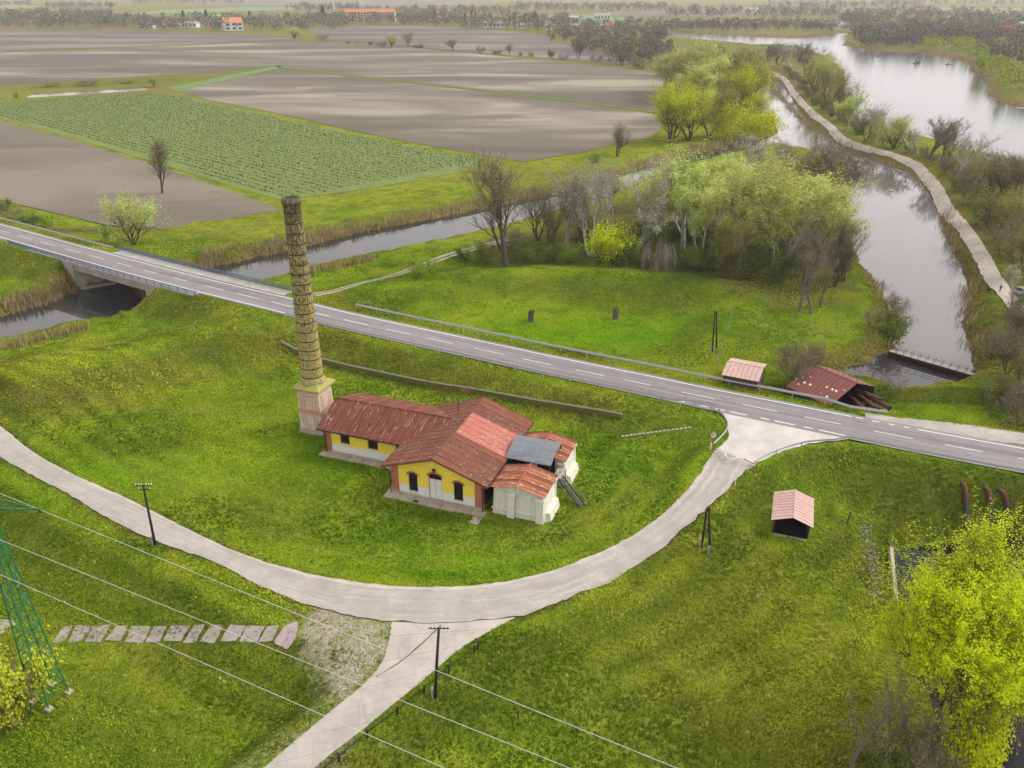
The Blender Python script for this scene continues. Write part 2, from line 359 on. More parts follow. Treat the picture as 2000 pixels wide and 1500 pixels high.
# ------------------------------------------------------------------ ground
COPSE = PL([(925, 520), (1000, 528), (1200, 535), (1400, 560), (1520, 600), (1600, 600), (1680, 560), (1655, 440), (1650, 330), (1500, 300), (1250, 370), (1100, 420), (940, 460)], 1.5)
EASTWOOD = PL([(1760, 300), (1830, 320), (1870, 400), (1930, 490), (1985, 570), (2000, 620), (1960, 640), (1945, 800), (2100, 900), (2300, 600), (2100, 300), (1900, 300)], 0)
def blob(X, Y, px, py, rx, ry=None):
    q = P(px, py, 0); ry = ry or rx; return np.exp(-(((X - q.x) / rx) ** 2 + ((Y - q.y) / ry) ** 2))
def make_ground():
    ny, nx = MX.shape
    V = np.stack([MX, MY, MZ], -1).reshape(-1, 3)
    i = np.arange(ny - 1)[:, None] * nx + np.arange(nx - 1)[None, :]
    F = np.stack([i, i + 1, i + nx + 1, i + nx], -1).reshape(-1, 4)
    me = bpy.data.meshes.new('ground'); me.vertices.add(len(V)); me.vertices.foreach_set('co', V.astype(np.float32).ravel())
    nq = len(F); me.loops.add(nq * 4); me.loops.foreach_set('vertex_index', F.astype(np.int32).ravel())
    me.polygons.add(nq); me.polygons.foreach_set('loop_start', np.arange(0, nq * 4, 4, dtype=np.int32)); me.polygons.foreach_set('loop_total', np.full(nq, 4, np.int32))
    me.polygons.foreach_set('use_smooth', [True] * nq); me.update(calc_edges=True)
    X, Y = MX, MY
    n1 = vnoise(X, Y, .06, 21); n2 = vnoise(X, Y, .25, 22); n3 = vnoise(X, Y, .9, 23)
    sw = np.minimum(np.minimum(sdf(X, Y, CANAL), sdf(X, Y, RIVER)), sdf(X, Y, LAKE))
    dry = smooth(4.5, .6, sw + (n2 - .5) * 5) * .9
    dry = np.maximum(dry, .8 * blob(X, Y, 1250, 350, 30, 12) * n2)
    dry = np.maximum(dry, blob(X, Y, 1640, 690, 12, 4) * (.4 + .6 * n3))
    dry = np.maximum(dry, .75 * blob(X, Y, 1060, 725, 14, 2.5) * (n3 > .45)); dry = np.maximum(dry, .7 * blob(X, Y, 960, 700, 9, 2.5) * n3)
    dpc, _ = pl_dist(X, Y, CAUSE); dry = np.maximum(dry, .65 * smooth(13, 4, dpc) * n2)
    dry = np.maximum(dry, .75 * blob(X, Y, 1200, 345, 45, 14) * (.5 + .5 * n2))
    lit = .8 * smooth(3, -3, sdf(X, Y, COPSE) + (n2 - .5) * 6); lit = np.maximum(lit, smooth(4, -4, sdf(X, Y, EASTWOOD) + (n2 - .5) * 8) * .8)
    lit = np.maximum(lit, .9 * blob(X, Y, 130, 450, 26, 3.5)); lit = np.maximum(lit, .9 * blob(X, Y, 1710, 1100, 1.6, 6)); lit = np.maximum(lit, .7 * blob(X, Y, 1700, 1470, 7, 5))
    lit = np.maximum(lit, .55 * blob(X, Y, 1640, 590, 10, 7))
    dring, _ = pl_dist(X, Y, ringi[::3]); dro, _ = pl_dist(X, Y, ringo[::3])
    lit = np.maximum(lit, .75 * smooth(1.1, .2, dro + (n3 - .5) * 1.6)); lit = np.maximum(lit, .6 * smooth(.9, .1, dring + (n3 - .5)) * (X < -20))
    dr, _ = pl_dist(X, Y, ROAD); olive = .55 * smooth(4, 7, dr) * smooth(18, 10, dr) * (.4 + .6 * n2)
    dcw, _ = pl_dist(X, Y, CREST_W); olive = np.maximum(olive, .8 * np.exp(-((dcw - 9) / 7) ** 2) * (Y < P(0, 640).y) * (.4 + .6 * n2))
    olive = np.maximum(olive, .8 * blob(X, Y, 1600, 1300, 22, 22) * (.3 + .7 * n1)); olive = np.maximum(olive, .75 * smooth(185, 220, Y) * (.4 + .6 * n1))
    olive = np.maximum(olive, .7 * blob(X, Y, 1750, 1000, 14, 8) * n2); olive = np.maximum(olive, .9 * blob(X, Y, 1620, 640, 16, 5) * n2); olive = np.maximum(olive, .5 * blob(X, Y, 250, 1300, 16, 7) * n1)
    vivid = np.maximum.reduce([blob(X, Y, 1150, 640, 26, 9), .9 * blob(X, Y, 870, 1100, 16, 4), .8 * blob(X, Y, 700, 880, 16, 10), .9 * blob(X, Y, 250, 930, 18, 6), .8 * blob(X, Y, 1240, 950, 10, 8), .8 * blob(X, Y, 1430, 860, 14, 5), .8 * blob(X, Y, 1560, 930, 20, 5), .8 * blob(X, Y, 330, 640, 10, 6), .7 * blob(X, Y, 1640, 620, 12, 6), .7 * blob(X, Y, 1850, 770, 10, 5)])
    vivid = vivid * (.5 + .7 * n2)
    GR = PL([(590, 1205), (640, 1182), (700, 1200), (757, 1210), (762, 1258), (745, 1300), (708, 1340), (668, 1362), (640, 1335), (622, 1290), (596, 1258)], 0)
    grav = smooth(1.6, -1.6, sdf(X, Y, GR) + (n3 - .5) * 2.5)
    dlane, _ = pl_dist(X, Y, LANEC); grav = np.maximum(grav, .5 * smooth(5.0, 3.2, dlane) * n3 * (X < -14) * (Y < 62))
    dtr, _ = pl_dist(X, Y, PL([(-20, 790), (150, 790), (300, 796), (450, 806), (560, 812)])); worn = .5 * np.exp(-((np.abs(dtr) - .9) / .45) ** 2) * (.4 + .6 * n2)
    for k_ in (1, 2, 3, 4):                       # tyre-worn arcs left by mowing around the house
        dk, _ = pl_dist(X, Y, [p.lerp(Vector((-8, 95, 0)), .10 + .085 * k_) for p in ringi[::4]]); worn = np.maximum(worn, (.34 - .05 * k_) * np.exp(-(dk / .7) ** 2) * smooth(.3, .6, n1 + .2 * n2))
    mow = .5 + .5 * np.sin(np.minimum(dring, dro) * 1.9 + (n1 - .5) * 5); mow = mow * smooth(40, 5, np.minimum(dring, dro)) * smooth(.25, .6, n1)
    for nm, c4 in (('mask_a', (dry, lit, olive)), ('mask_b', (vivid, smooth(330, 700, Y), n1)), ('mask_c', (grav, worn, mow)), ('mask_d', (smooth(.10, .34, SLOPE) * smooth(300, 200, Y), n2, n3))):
        at = me.color_attributes.new(nm, 'FLOAT_COLOR', 'POINT')
        at.data.foreach_set('color', np.stack([*c4, np.ones_like(n1)], -1).astype(np.float32).reshape(-1))
    t = NT('grass_ground', .95); t.b.inputs['Specular IOR Level'].default_value = 0
    p = t.pos('World'); a, b, e = t.n('SeparateColor'), t.n('SeparateColor'), t.n('SeparateColor')
    for q, nm in ((a, 'mask_a'), (b, 'mask_b'), (e, 'mask_c')): t.l(t.attr(nm).outputs['Color'], q.inputs[0])
    big = t.noise(p, .045, 4, .6, .8); mid = t.noise(t.map(p, (1, 1, 1), (0, 0, 0), (9, 4, 0)), .25, 5, .6, .8); sm = t.noise(p, 1.1, 3, .6, .4); fine = t.noise(t.map(p, (1, .75, 1)), 2.6, 4, .72, .6); tuft = t.noise(p, 7.0, 3, .7)
    g = t.ramp(big, [(.33, (.030, .070, .005)), (.47, (.062, .122, .007)), (.57, (.098, .165, .010)), (.70, (.140, .178, .026))])
    g = t.mix(t.ramp(mid, [(.36, .75), (.50, 0)]), g, (.036, .078, .007)); g = t.mix(t.ramp(mid, [(.52, 0), (.72, .6)]), g, (.150, .180, .036))
    g = t.mix(t.math('MULTIPLY', b.outputs[0], .85, True), g, t.ramp(mid, [(.35, (.050, .130, .004)), (.65, (.100, .205, .007))]))
    g = t.mix(t.math('MULTIPLY', a.outputs[2], .95, True), g, t.ramp(t.math('ADD', t.math('MULTIPLY', sm, .5), t.math('MULTIPLY', mid, .5)), [(.36, (.065, .088, .014)), (.62, (.165, .180, .045))]))
    g = t.mix(t.math('MULTIPLY', e.outputs[2], .42), g, (.150, .190, .030))
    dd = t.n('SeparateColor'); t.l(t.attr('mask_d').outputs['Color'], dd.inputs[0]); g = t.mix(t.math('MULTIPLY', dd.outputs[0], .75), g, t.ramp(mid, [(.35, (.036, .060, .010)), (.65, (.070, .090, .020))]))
    g = t.mix(b.outputs[1], g, t.ramp(t.noise(p, .006, 3), [(.4, (.075, .095, .034)), (.55, (.10, .092, .062)), (.65, (.065, .09, .022))]))
    g = t.mix(e.outputs[1], g, (.150, .140, .060))
    g = t.mix(a.outputs[0], g, t.ramp(fine, [(.32, (.042, .033, .022)), (.68, (.125, .100, .068))]))
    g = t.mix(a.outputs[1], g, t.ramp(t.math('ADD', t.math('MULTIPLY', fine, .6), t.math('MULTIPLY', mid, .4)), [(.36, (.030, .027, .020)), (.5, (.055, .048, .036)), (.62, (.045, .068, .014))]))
    st = t.noise(p, 3.2, 5, .8); gm = t.math('MULTIPLY', t.ramp(t.math('ADD', t.math('MULTIPLY', st, .55), t.math('MULTIPLY', mid, .45)), [(.38, 0), (.50, 1)]), e.outputs[0], True)
    spot = t.math('MULTIPLY', t.ramp(t.noise(t.map(p, (1, 1, 1), (0, 0, 0), (31, 17, 0)), .32, 4, .7), [(.66, 0), (.72, .55)]), t.ramp(fine, [(.42, 0), (.6, 1)])); g = t.mix(spot, g, (.20, .175, .085))
    g = t.mix(t.ramp(fine, [(.30, .78), (.50, .0)]), g, 0.12, 'MULTIPLY'); g = t.mix(t.ramp(fine, [(.53, 0), (.78, .42)]), g, (.185, .215, .045)); g = t.mix(t.ramp(tuft, [(.3, .5), (.5, 0)]), g, .25, 'MULTIPLY')
    g = t.mix(1.0, g, (1.64, 1.43, .92), 'MULTIPLY')
    g = t.mix(gm, g, t.ramp(st, [(.35, (.22, .185, .13)), (.65, (.40, .36, .29))]))
    t.color(g); t.bump(t.math('ADD', t.math('ADD', fine, t.math('MULTIPLY', tuft, .4)), t.math('MULTIPLY', sm, .8)), 1.0, .5)
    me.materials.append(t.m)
    return tag(link(bpy.data.objects.new('ground', me)), 'grassy ground of lawns, banks and far meadows', 'ground', kind='structure')
ground = make_ground()

# ------------------------------------------------------------------ water
def water_mat(name, col, rough=.04, bump=.03, sc=1.2):
    t = NT(name, rough); t.color(col); t.b.inputs['IOR'].default_value = 1.33 if 'pond' not in name else 1.22; t.b.inputs['Specular IOR Level'].default_value = .5
    p = t.pos('World'); t.bump(t.math('ADD', t.noise(p, sc, 3, .5), t.noise(p, .15, 2, .5)), bump, .1); return t.m
W1 = water_mat('water_surface', (.090, .080, .077)); W2 = water_mat('dark_pond_water', (.006, .006, .008), .03, .006, .4)
W3 = water_mat('lake_water', (.030, .028, .028), .16, .06, .5)
def flat_poly(name, pts, z, mat, label, cat, kind='structure', grow=0.0):
    c = sum((Vector((p[0], p[1], 0)) for p in pts), Vector()) / len(pts)
    v = [Vector((p[0], p[1], 0)) for p in pts]
    if grow:
        w = []; area = sum(v[i].x * v[(i + 1) % len(v)].y - v[(i + 1) % len(v)].x * v[i].y for i in range(len(v))); sg = 1 if area > 0 else -1
        for i in range(len(v)):
            d = (v[(i + 1) % len(v)] - v[i - 1]).normalized(); w.append(v[i] + Vector((d.y, -d.x, 0)) * grow * sg)
        v = w
    tri = tessellate_polygon([v])
    vv = [(p.x, p.y, z) for p in v]; tri = [q if (v[q[1]] - v[q[0]]).cross(v[q[2]] - v[q[0]]).z > 0 else (q[0], q[2], q[1]) for q in tri]
    o = bpy.data.objects.new(name, new_mesh(name, vv, tri, mat)); link(o); return tag(o, label, cat, kind=kind)
W1B = water_mat('canal_surface', (.022, .021, .021))
flat_poly('canal_water', CANAL, ZW, W1B, 'grey canal water passing under the road bridge', 'canal', grow=2.5)
flat_poly('river_water', RIVER, ZW + .006, W1, 'calm grey river channel above the footbridge', 'river', grow=2.5)
flat_poly('weir_pool_water', PL([(1736, 686), (1904, 734), (1890, 745), (1862, 754), (1790, 770), (1735, 774), (1650, 752), (1595, 738), (1650, 716), (1700, 700)], ZW), ZW + .014, W1B, 'dark pool below the footbridge', 'pool')
flat_poly('lake_water', LAKE, ZW - .006, W3, 'wide pale lake beyond the causeway', 'lake', grow=3)
flat_poly('pond_water', POND, -4.6, W2, 'dark pond under the yellow-green willow', 'pond', grow=1.0)
flat_poly('field_pond_water', FPOND, -1.2, W3, 'narrow pond between the fields', 'pond', grow=2)

# ------------------------------------------------------------------ fields
def soil(name, lo, mid, hi, row=0.0, rdir=0.0):
    lo, mid, hi = (tuple(c * .54 for c in q) for q in (lo, mid, hi))
    t = NT(name, .95); p = t.pos('World'); q = t.map(p, (.35, 1, 1), (0, 0, R(14)))
    n = t.noise(q, .014, 4, .55, .5); f = t.noise(p, .5, 5, .7)
    c = t.ramp(n, [(.40, lo), (.51, mid), (.62, hi)]); c = t.mix(.28, c, t.ramp(f, [(.3, tuple(x * .6 for x in mid)), (.7, tuple(min(1, x * 1.35) for x in mid))]))
    w = t.n('TexWave'); w.inputs['Scale'].default_value = .12; w.inputs['Distortion'].default_value = 1.5; t.l(t.map(p, (1, 1, 1), (0, 0, rdir)), w.inputs['Vector'])
    c = t.mix(t.math('MULTIPLY', w.outputs['Fac'], .14), c, lo); t.color(c); t.bump(f, .4, .2); return t.m
S1 = soil('plowed_soil', (.110, .088, .062), (.200, .168, .118), (.44, .385, .29), rdir=R(70))
S2 = soil('purple_soil', (.110, .082, .070), (.165, .128, .108), (.30, .255, .21), rdir=R(80))
S3 = soil('dark_soil', (.125, .100, .072), (.19, .158, .114), (.29, .245, .185), rdir=R(60))
GF = simple('crop_green', (.13, .20, .06), .25, .02, .95, 'World'); GF2 = simple('verge_green', (.115, .185, .03), .35, .25, .95, 'World')
def field(name, px, mat, label, z=.12):
    return flat_poly(name, PL(px, z), z, mat, label, 'field')
field('plowed_field', [(-120, 208), (0, 236), (150, 276), (300, 322), (420, 362), (550, 409), (440, 428), (320, 446), (210, 440), (100, 414), (0, 390), (-120, 365)], S3, 'brown ploughed field in front of the vineyard, left edge')
field('plowed_field', [(350, 178), (420, 158), (545, 135), (700, 152), (900, 174), (1100, 198), (1285, 224), (1292, 250), (1270, 268), (1130, 298), (1020, 316), (940, 302), (800, 278), (650, 246), (500, 212), (400, 194)], S1, 'large tan field behind the vineyard')
field('plowed_field', [(255, 93), (545, 129), (700, 147), (900, 169), (1100, 193), (1286, 219), (1292, 190), (1296, 148), (1240, 137), (1100, 122), (900, 102), (750, 88), (640, 82), (560, 82), (430, 86)], S1, 'pale streaky field in front of the hedge row')
field('plowed_field', [(-200, 175), (0, 166), (130, 158), (250, 150), (400, 142), (540, 130), (420, 113), (262, 95), (0, 102), (-200, 108)], S1, 'grey-tan field behind the narrow pond')
field('plowed_field', [(-200, 105), (0, 99), (250, 91), (430, 84), (560, 80), (600, 76), (480, 68), (350, 63), (150, 59), (0, 58), (-200, 60)], S2, 'dark purplish field below the village', z=.16)
field('plowed_field', [(600, 57), (690, 50), (800, 50), (950, 57), (1066, 68), (1075, 80), (1120, 92), (1240, 108), (1280, 125), (1200, 124), (1050, 112), (900, 100), (760, 86), (640, 78)], S2, 'purplish field beyond the hedge row', z=.16)
field('crop_field', [(215, 28), (330, 19), (480, 14), (590, 14), (560, 20), (450, 22), (300, 27)], GF, 'green crop field far behind the village left', z=.3)
field('crop_field', [(-200, 12), (60, 10), (90, 13), (20, 17), (-200, 20)], GF, 'small green field at the far left horizon', z=.3)
field('plowed_field', [(1180, 24), (1380, 20), (1490, 16), (1500, 22), (1420, 33), (1200, 33)], S2, 'dark field strip on the far right horizon', z=.3)
field('crop_field', [(1780, 14), (2200, 18), (2200, 28), (1950, 26), (1850, 22)], GF, 'green field at the far right horizon', z=.3)
field('plowed_field', [(330, 10), (500, 4), (900, 3), (960, 8), (700, 13), (560, 12)], S2, 'greyish field on the horizon behind the village', z=.3)
field('crop_field', [(980, 38), (1120, 28), (1250, 36), (1150, 46), (1010, 50)], GF, 'pale green meadow behind the bare poplars', z=.3)
field('grass_verge', [(345, 180), (330, 170), (545, 128), (552, 132), (420, 160)], GF2, 'green grass strip from the pond across the fields', z=.2)
field('grass_verge', [(255, 92), (545, 131), (700, 149.5), (900, 171.5), (1100, 195.5), (1286, 221.5), (1286, 219.3), (1100, 193.4), (900, 169.6), (700, 147.7), (545, 129), (262, 91.5)], GF2, 'thin grass line between two tan fields', z=.2)
VINE_PX = [(-150, 205), (0, 200), (100, 193), (275, 181), (340, 186), (400, 199), (500, 220), (650, 253), (800, 284), (945, 309), (900, 335), (800, 355), (680, 374), (548, 391), (430, 356), (300, 316), (150, 271), (0, 231), (-150, 200)]
VG = simple('vineyard_grass', (.135, .172, .036), .3, .35, .95, 'World')
field('vineyard_ground', VINE_PX, VG, 'grassy ground of the vineyard', z=.08)

# ------------------------------------------------------------------ roads
def concrete(name, c, crack=.5, sc=1.0, kind='World', gap=.35):
    c = tuple(x * .60 for x in c)
    t = NT(name, .9); p = t.pos(kind); n = t.noise(p, .35 * sc, 5, .65); f = t.noise(p, 9 * sc, 3, .8); s = t.noise(t.map(p, (1, 1, 1), (0, 0, 0), (7, 3, 0)), 1.3 * sc, 5, .7)
    base = t.ramp(n, [(.3, tuple(x * .78 for x in c)), (.7, tuple(min(1, x * 1.15) for x in c))])
    base = t.mix(t.ramp(f, [(.3, .35), (.55, 0)]), base, tuple(x * .55 for x in c)); base = t.mix(t.ramp(s, [(.60, 0), (.78, .45)]), base, tuple(x * .6 for x in c))
    if crack:
        v = t.n('TexVoronoi'); v.feature = 'DISTANCE_TO_EDGE'; v.inputs['Scale'].default_value = .22 * sc
        w = t.n('VectorMath'); w.operation = 'ADD'; t.l(p, w.inputs[0]); nn = t.n('TexNoise'); nn.inputs['Scale'].default_value = .9; nn.inputs['Detail'].default_value = 4; t.l(p, nn.inputs['Vector']); t.l(nn.outputs['Color'], w.inputs[1])
        t.l(w.outputs[0], v.inputs['Vector']); k = t.ramp(v.outputs['Distance'], [(.0, crack), (.02, 0)]); base = t.mix(k, base, tuple(x * .45 for x in c))
    if name.startswith('ring'):
        uv = t.n('TexCoord').outputs['UV']; s1 = t.noise(t.map(uv, (.05, 1.6, 1)), 1.0, 4, .65, .3); base = t.mix(t.ramp(s1, [(.38, .5), (.5, 0)]), base, tuple(x * .72 for x in c)); base = t.mix(t.ramp(s1, [(.56, 0), (.66, .5)]), base, tuple(x * 1.3 for x in c))
        s2 = t.noise(t.map(uv, (.35, .05, 1)), 1.0, 5, .8, .2); base = t.mix(t.ramp(s2, [(.66, 0), (.685, .5), (.71, 0)]), base, tuple(x * .5 for x in c)); s3 = t.noise(p, 2.5, 5, .8); base = t.mix(t.ramp(s3, [(.36, .5), (.5, 0)]), base, tuple(x * .7 for x in c))
    t.color(base); t.bump(f, .35, .03); return t.m
def asphalt():
    t = NT('road_asphalt', .85); uv = t.n('TexCoord').outputs['UV']; p = t.pos('World')
    n = t.noise(p, .5, 5, .7); f = t.noise(p, 14, 2, .8)
    c = t.ramp(n, [(.3, (.110, .100, .100)), (.7, (.152, .139, .136))])
    x = t.n('SeparateXYZ'); t.l(uv, x.inputs[0]); st = t.noise(t.map(uv, (.02, 1.1, 1)), 1.0, 3, .6)
    c = t.mix(t.ramp(st, [(.40, .0), (.62, .6)]), c, (.215, .198, .195)); c = t.mix(t.ramp(st, [(.28, .5), (.42, 0)]), c, (.09, .083, .087))
    r = t.noise(t.map(uv, (.25, .7, 1)), 1.0, 2, .5); c = t.mix(t.ramp(r, [(.66, 0), (.69, .55)]), c, (.080, .076, .080))   # tar repairs
    c = t.mix(t.ramp(f, [(.35, .3), (.55, 0)]), c, (.065, .06, .065)); t.color(c); t.bump(f, .25, .02); return t.m
M_ASPH = asphalt(); M_PAINT = simple('road_paint', (.66, .65, .63), .12, 3.0, .7, 'World')
M_RING = concrete('ring_road_concrete', (.47, .425, .38), .0); M_APRON = concrete('apron_gravel', (.62, .57, .535), .0); M_LAYBY = concrete('layby_concrete', (.44, .40, .36), .4); M_LANE = concrete('lane_concrete', (.52, .465, .41), .25)
M_EDGE = concrete('worn_road_edge', (.55, .49, .42), 0)
M_DIRT = concrete('dirt_track', (.40, .345, .265), 0, 1.4); M_CAUSE = concrete('causeway_track', (.54, .47, .39), .0, 1.2)
def strip(name, left, right, mat, dz=0.0, drape=None, nx=2, parent=None, jitter=0.0, seed=1):
    """sheet between two edge lines; drape lifts it above the ground, else it keeps the lines' own height"""
    rr = random.Random(seed); n = max(len(left), len(right)); v = []; uv = []; s = 0; prev = None
    for k in range(n):
        a = Vector(left[int(round(k * (len(left) - 1) / (n - 1)))]); b = Vector(right[int(round(k * (len(right) - 1) / (n - 1)))])
        if jitter:
            d = (b - a).normalized(); a = a + d * rr.uniform(-jitter, jitter) * rr.random(); b = b + d * rr.uniform(-jitter, jitter) * rr.random()
        m = (a + b) / 2; s += (m - prev).length if prev is not None else 0; prev = m; w = (b - a).length
        for j in range(nx + 1):
            q = a.lerp(b, j / nx)
            if drape is not None: q.z = hgt(q.x, q.y) + drape
            else: q.z += dz
            v.append(q); uv.append((s, w * j / nx))
    f = [(k * (nx + 1) + j, k * (nx + 1) + j + 1, (k + 1) * (nx + 1) + j + 1, (k + 1) * (nx + 1) + j) for k in range(n - 1) for j in range(nx)]
    a, b, c = v[f[0][0]], v[f[0][1]], v[f[0][2]]
    if (b - a).cross(c - a).z < 0: f = [tuple(reversed(q)) for q in f]
    o = bpy.data.objects.new(name, new_mesh(name, v, f, mat, True, uv)); return link(o, parent)
def offset(line, d):
    out = []
    for i, p in enumerate(line):
        t = (line[min(i + 1, len(line) - 1)] - line[max(i - 1, 0)]); t.z = 0; t.normalize(); out.append(p + Vector((t.y, -t.x, 0)) * d)   # d > 0: right of travel
    return out
road = strip('main_road', offset(ROAD, -4.0), offset(ROAD, 4.0), M_ASPH, nx=6)
tag(road, 'grey two-lane asphalt road crossing the bridge', 'road', kind='structure')
def cut(line, a, b):
    """piece of a dense polyline between two photo columns"""
    return [p for p in line if a <= 1000 + FPX * p.x / (p.y * CP - (p.z - CAMH) * SP) <= b]
ROADF = dense(ROAD, .2)
def mark(name, line, o0, w, parent=road):
    line = line[:-1:5] + line[-1:] if len(line) > 6 else line
    return strip(name, offset(line, o0 - w / 2), offset(line, o0 + w / 2), M_PAINT, .012, nx=1, parent=parent)
mark('edge_line', cut(ROADF, -160, 1660), -3.2, .22); mark('edge_line', cut(ROADF, 1790, 2300), -3.2, .22)
mark('edge_line', cut(ROADF, -160, 1350), 3.2, .22); mark('edge_line', cut(ROADF, 1700, 2300), 3.2, .22)
for a, b in ((-60, -40), (-8, 18), (35, 62), (78, 108), (127, 158), (174, 204), (227, 256), (280, 308), (338, 366), (397, 439), (462, 507), (528, 572), (609, 645), (671, 721), (754, 803), (834, 885), (926, 984), (1020, 1078), (1124, 1180), (1218, 1272), (1331, 1398), (1450, 1520), (1570, 1644), (1704, 1784), (1842, 1920), (1988, 2060)):
    mark('lane_dash', cut(ROADF, a, b), 0.0, .15)
for a, b in ((1376, 1396), (1405, 1425), (1434, 1468), (1491, 1511), (1518, 1560), (1574, 1594), (1604, 1655), (1665, 1692)): mark('short_dash', cut(ROADF, a, b), 3.2, .22)
for a, b in ((1668, 1685), (1700, 1716), (1732, 1748), (1762, 1778)): mark('short_dash', cut(ROADF, a, b), -3.2, .22)

ring = strip('ring_road', ringi, ringo, M_RING, nx=6, dz=.03, jitter=.35, seed=4); tag(ring, 'curved pale concrete road around the lawn', 'road', kind='structure')
strip('worn_edge', ringi, [a.lerp(b, .11) for a, b in zip(ringi, [ringo[int(round(k * (len(ringo) - 1) / (len(ringi) - 1)))] for k in range(len(ringi))])], M_EDGE, dz=.05, nx=1, parent=ring, jitter=.3, seed=9)

def cdt_sheet(name, pts, mat, label, cat, lift=.05, step=1.2, zfix=None, parent=None, kind='structure', zf=None):
    """polygon sheet laid on the ground, with inner points so that it follows it"""
    poly = [Vector((p[0], p[1])) for p in pts]; xs = [p.x for p in poly]; ys = [p.y for p in poly]
    gx, gy = np.meshgrid(np.arange(min(xs) + step / 2, max(xs), step), np.arange(min(ys) + step / 2, max(ys), step)); gx = gx.ravel(); gy = gy.ravel()
    ok = sdf(gx, gy, [(p.x, p.y, 0.0) for p in poly]) < -step * .4
    inner = [Vector((float(x), float(y))) for x, y in zip(gx[ok], gy[ok])]
    n = len(poly); vs, es, fs, *_ = delaunay_2d_cdt(poly + inner, [(i, (i + 1) % n) for i in range(n)], [], 1, 1e-4)
    v = [(p.x, p.y, (zf(p.x, p.y) if zf else hgt(p.x, p.y)) + lift if zfix is None else zfix) for p in vs]
    f = [tuple(q) for q in fs]
    a, b, c = (Vector(v[i]) for i in f[0][:3])
    if (b - a).cross(c - a).z < 0: f = [tuple(reversed(q)) for q in f]
    o = bpy.data.objects.new(name, new_mesh(name, v, f, mat, True)); link(o, parent)
    if label: tag(o, label, cat, kind=kind)
    return o
def wobble(px, z, step=.8, amp=.25, seed=1):
    """closed pixel outline -> ground outline with a ragged edge"""
    rr = random.Random(seed); pts = PL(px, z); out = []
    for i, p in enumerate(pts):
        q = pts[(i + 1) % len(pts)]; n = max(1, int((q - p).length / step))
        for k in range(n):
            w = p.lerp(q, k / n); out.append(Vector((w.x + rr.uniform(-amp, amp), w.y + rr.uniform(-amp, amp), 0)))
    return out
def road_z(x, y):
    d, z = pl_dist(np.array([x]), np.array([y]), ROAD); return max(float(z[0]) - .045 - max(0, float(d[0]) - 6) * .07, hgt(x, y))
cdt_sheet('junction_apron', wobble([(1380, 788), (1460, 806), (1560, 827), (1640, 842), (1700, 853), (1640, 860), (1580, 866), (1530, 878), (1480, 900), (1462, 912), (1396, 880), (1425, 850), (1420, 818), (1400, 800)], 2.4, .8, .12), M_APRON, 'pale gravel apron where the ring road meets the main road', 'apron', .02, zf=road_z)
cdt_sheet('roadside_apron', wobble([(1690, 806), (1760, 816), (1830, 820), (1900, 828), (1960, 838), (2040, 850), (2040, 872), (1960, 862), (1880, 852), (1850, 850), (1900, 868), (1820, 852), (1760, 838), (1690, 822)], 2.4, .8, .12), M_LAYBY, 'pale concrete lay-by on the far side of the road', 'apron', .02, zf=road_z)

# access lane of concrete slabs
lane = tag(empty('access_lane', (0, 0, 0)), 'straight lane of pale concrete slabs leaving the ring road', 'lane', kind='structure')
def at_frac(line, t):
    t = min(max(t, 0), 1) * (len(line) - 1); i = min(int(t), len(line) - 2); return line[i].lerp(line[i + 1], t - i)
cuts = [0, .10, .22, .36, .50, .64, .78, .9, 1.0]
for a, b in zip(cuts[:-1], cuts[1:]):
    ts = np.linspace(a + .0006, b - .0006, 8)
    strip('concrete_slab', [at_frac(lanel, t) for t in ts], [at_frac(laner, t) for t in ts], M_LANE, drape=.06, nx=5, parent=lane, jitter=.1, seed=int(a * 100))
JOINT = simple('joint_weeds', (.09, .10, .03), .4, 3, .95, 'World')
strip('mossy_joint', offset(dense([P(862, 1222, .1), P(790, 1285, 0), P(735, 1318, 0)], .7), -.05), offset(dense([P(862, 1222, .1), P(790, 1285, 0), P(735, 1318, 0)], .7), .05), JOINT, drape=.085, nx=1, parent=lane, jitter=.08)
strip('mossy_joint', offset(dense([P(765, 1213, .1), P(860, 1218, 0), P(1000, 1207, 0)], .7), -.1), offset(dense([P(765, 1213, .1), P(860, 1218, 0), P(1000, 1207, 0)], .7), .1), JOINT, drape=.11, nx=1, parent=lane, jitter=.15)

